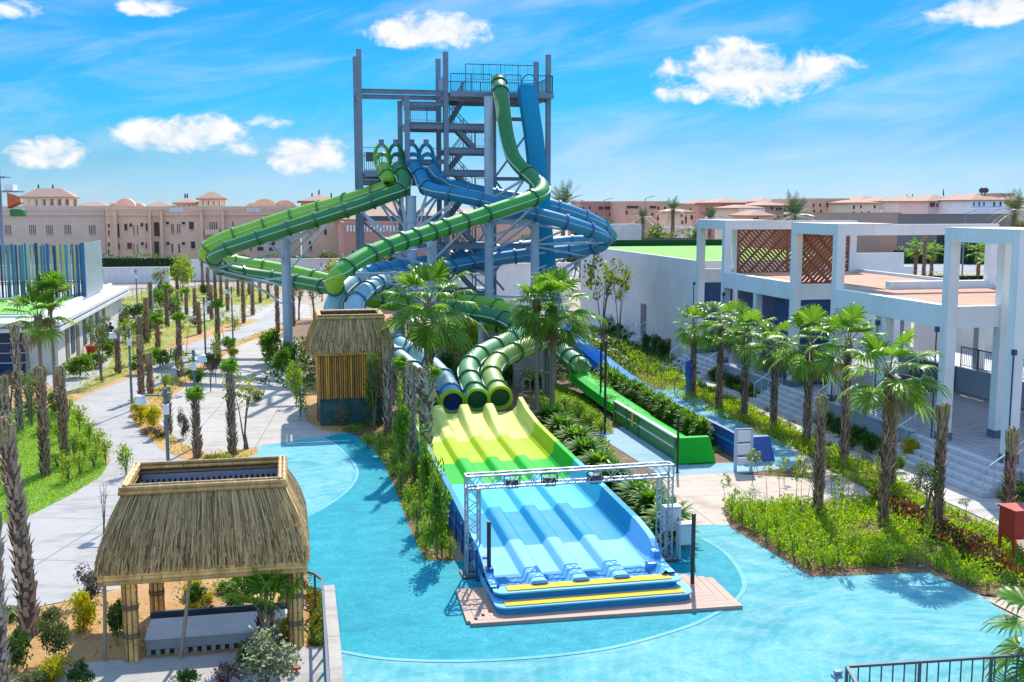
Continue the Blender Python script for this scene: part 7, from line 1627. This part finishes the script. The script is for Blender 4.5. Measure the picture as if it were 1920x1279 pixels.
# small camera on a stem at the bottom
p = G(1568,1290); p.z = -.0; e = empty('security_camera', p, 'small grey camera on a stem at the bottom edge', 'camera'); m = MB(); m.cyl((0,0,0),(0,0,.22),.03,.03,8); m.build('stem', m_steel, e); m = MB(); m.box(-.1,.1,-.08,.08,.22,.30); m.box(-.06,.11,-.06,.06,.31,.38); m.build('housing', m_steel, e, bevel=.02)
p = G(556,1262); m = MB(); m.path([(0,0,0),(0,0,.35)], .03, 6); m.cyl((0,0,.35),(0,0,.42),.09,.07,10); m.cyl((0,0,.1),(0,0,.16),.1,.1,10); tag(m.build('hydrant', M('pink_red_paint', (.5,.03,.06), .5), None, p), 'small pink red hydrant beside the white flowering shrub', 'hydrant')
# street lights of the town
for u, v, D, lab in ((1210,372,200,'tall street light with a long arm before the brick blocks'),(1132,376,210,'street light before the red brick block'),(1832-22,400,150,'street light behind the long grey wall')):
    t = PD(u, v, D); e = empty('street_light', (t.x,t.y,0), lab, 'street light', 'street lights of the town'); m = MB(); m.cyl((0,0,0),(0,0,t.z),.12,.08,8); m.bar((0,0,t.z),(1.6,0,t.z+.4),.1,.1); m.build('pole', m_steel, e); m = MB(); m.box(1.3,1.9,-.12,.12,t.z+.34,t.z+.46); m.build('lamp_head', m_steel_l, e)
# a person by the low building
m_cloth = M('navy_clothes', (.012,.018,.05), .8, .2); m_jean = M('blue_jeans', (.16,.26,.38), .8, .2); m_skin = M('skin', (.36,.20,.13), .6, .05); m_hair = M('dark_hair', (.015,.012,.010), .7, .1)
def person(u, v, label, rz, h=1.72, jean=None):
    p = G(u, v); me = bpy.data.meshes.new('body'); s_ = h/1.72
    J = [(0,0,.95),(0,0,1.2),(0,0,1.42),(0,.01,1.52),(0,.0,1.63),(.10,0,.90),(.11,-.02,.50),(.12,.03,.08),(.12,-.14,.04),(-.10,0,.90),(-.12,-.06,.50),(-.13,.0,.08),(-.13,-.17,.04),(.19,0,1.40),(.24,.02,1.12),(.22,-.10,.88),(-.19,0,1.40),(-.25,.02,1.12),(-.20,-.14,.92),(.21,-.13,.80),(-.19,-.19,.85)]
    E = [(0,1),(1,2),(2,3),(3,4),(0,5),(5,6),(6,7),(7,8),(0,9),(9,10),(10,11),(11,12),(2,13),(13,14),(14,15),(2,16),(16,17),(17,18),(15,19),(18,20)]
    me.from_pydata([Vector(j)*s_ for j in J], E, []); o = bpy.data.objects.new('person', me); col.objects.link(o); R_ = [.14,.13,.15,.055,.10,.095,.065,.045,.045,.095,.065,.045,.045,.065,.045,.036,.065,.045,.036,.035,.035]
    sk = o.modifiers.new('skin', 'SKIN'); 
    for i, r in enumerate(R_): me.skin_vertices[0].data[i].radius = (r*s_, r*s_*(.8 if i in (0,1,2) else 1))
    me.skin_vertices[0].data[0].use_root = True; ss = o.modifiers.new('sub', 'SUBSURF'); ss.levels = 1; ss.render_levels = 2
    mt, ntp, bp = new_mat('person_clothing'); tc_ = N(ntp, 'ShaderNodeTexCoord'); sp = N(ntp, 'ShaderNodeSeparateXYZ'); ntp.links.new(tc_.outputs['Object'], sp.inputs[0])
    dv = N(ntp, 'ShaderNodeMath', operation='DIVIDE'); ntp.links.new(sp.outputs['Z'], dv.inputs[0]); dv.inputs[1].default_value = 2.0; r_ = N(ntp, 'ShaderNodeValToRGB'); r_.color_ramp.interpolation = 'CONSTANT'; e0 = r_.color_ramp.elements; e0[0].color = (.02,.02,.02,1); e0[1].position = .05; e0[1].color = (*(jean or (.16,.26,.38)),1); x = e0.new(.48); x.color = (.012,.018,.05,1); x = e0.new(.745); x.color = (.36,.20,.13,1)
    ntp.links.new(dv.outputs[0], r_.inputs[0]); ntp.links.new(r_.outputs[0], bp.inputs['Base Color']); bp.inputs['Roughness'].default_value = .8; me.materials.append(mt)
    o.location = p; o.rotation_euler = (0,0,rz); tag(o, label, 'person')
    m = MB(); rows = [[Vector((.105*math.sin(a)*math.cos(b),.02+.115*math.sin(a)*math.sin(b),1.655+.115*math.cos(a)))*s_ for b in [2*PI*k/14 for k in range(14)]] for a in [0.02+1.75*i/7 for i in range(8)]]; m.grid(rows, closed=True); m.build('hair', m_hair, o)
person(209,650,'person in a navy top and pale jeans by the low white building', .4); person(202,652,'person dressed all in dark clothes beside the one in pale jeans', -.5, 1.66, (.02,.025,.04))
# ------------------------------------------------------------------ labels that single each plant out
LM = [('the front thatched pavilion',-1.86,25.2),('the bamboo hut',2.78,50.6),('the truss gate',7.45,27.8),('the green end block',15.45,38.6),('the blue end block',18.0,38.5),('the low white building',-14.5,74),('the slide tower',10.5,72),('the tube exits',7.1,43.6),('the red cabinet',20.6,26.2),('the nearest white frame',25.3,35),('the middle white frame',25.3,47.6),('the farthest white frame',25.3,60.5),('the hall door',25.3,73.7),('the winding path lamp',-7.7,54.5),('the panel topped lamp',-3.6,66.5),('the column in the left loop',-.2,70.5),('the block wall',37,112),('the brick apartment blocks',55,200),('the leaning foreground palm',-6.2,26),('the pair of lawn trunks',-8.9,42.5),('the nearest full palm',18.2,29.6),('the left perimeter wall',-22,146)]
ORD = ['', 'second ', 'third ', 'fourth ', 'fifth ', 'sixth ', 'seventh ', 'eighth ', 'ninth ', 'tenth ', 'eleventh ', 'twelfth ', 'thirteenth ', 'fourteenth ', 'fifteenth ', 'sixteenth ', 'seventeenth ', 'eighteenth ', 'nineteenth ', 'twentieth ']
bk = {}
for o, d, p in AUTO:
    best = min(LM, key=lambda l: math.hypot(p.x-l[1], p.y-l[2])); dl = Vector((p.x-best[1], p.y-best[2], 0)); s_, q = dl.dot(cR), dl.dot(hF)
    rel = ('right of' if s_ > 0 else 'left of') if abs(s_) > abs(q)*.7 else ('behind' if q > 0 else 'in front of')
    bk.setdefault((d, rel, best[0]), []).append((dl.length, o.name, o))
for (d, rel, lm), L in bk.items():
    L.sort(key=lambda t: t[0])
    for i, (_, _, o) in enumerate(L):
        t_ = f'{d} {rel} {lm}' if len(L) == 1 else f'{d} {rel} {lm}, {ORD[min(i,19)]}nearest to it'
        o['label'] = t_ if len(t_.replace('-', ' ').split()) <= 16 else t_[:-6]
for k, L in PROTO.items():
    for o in L: bpy.data.objects.remove(o)
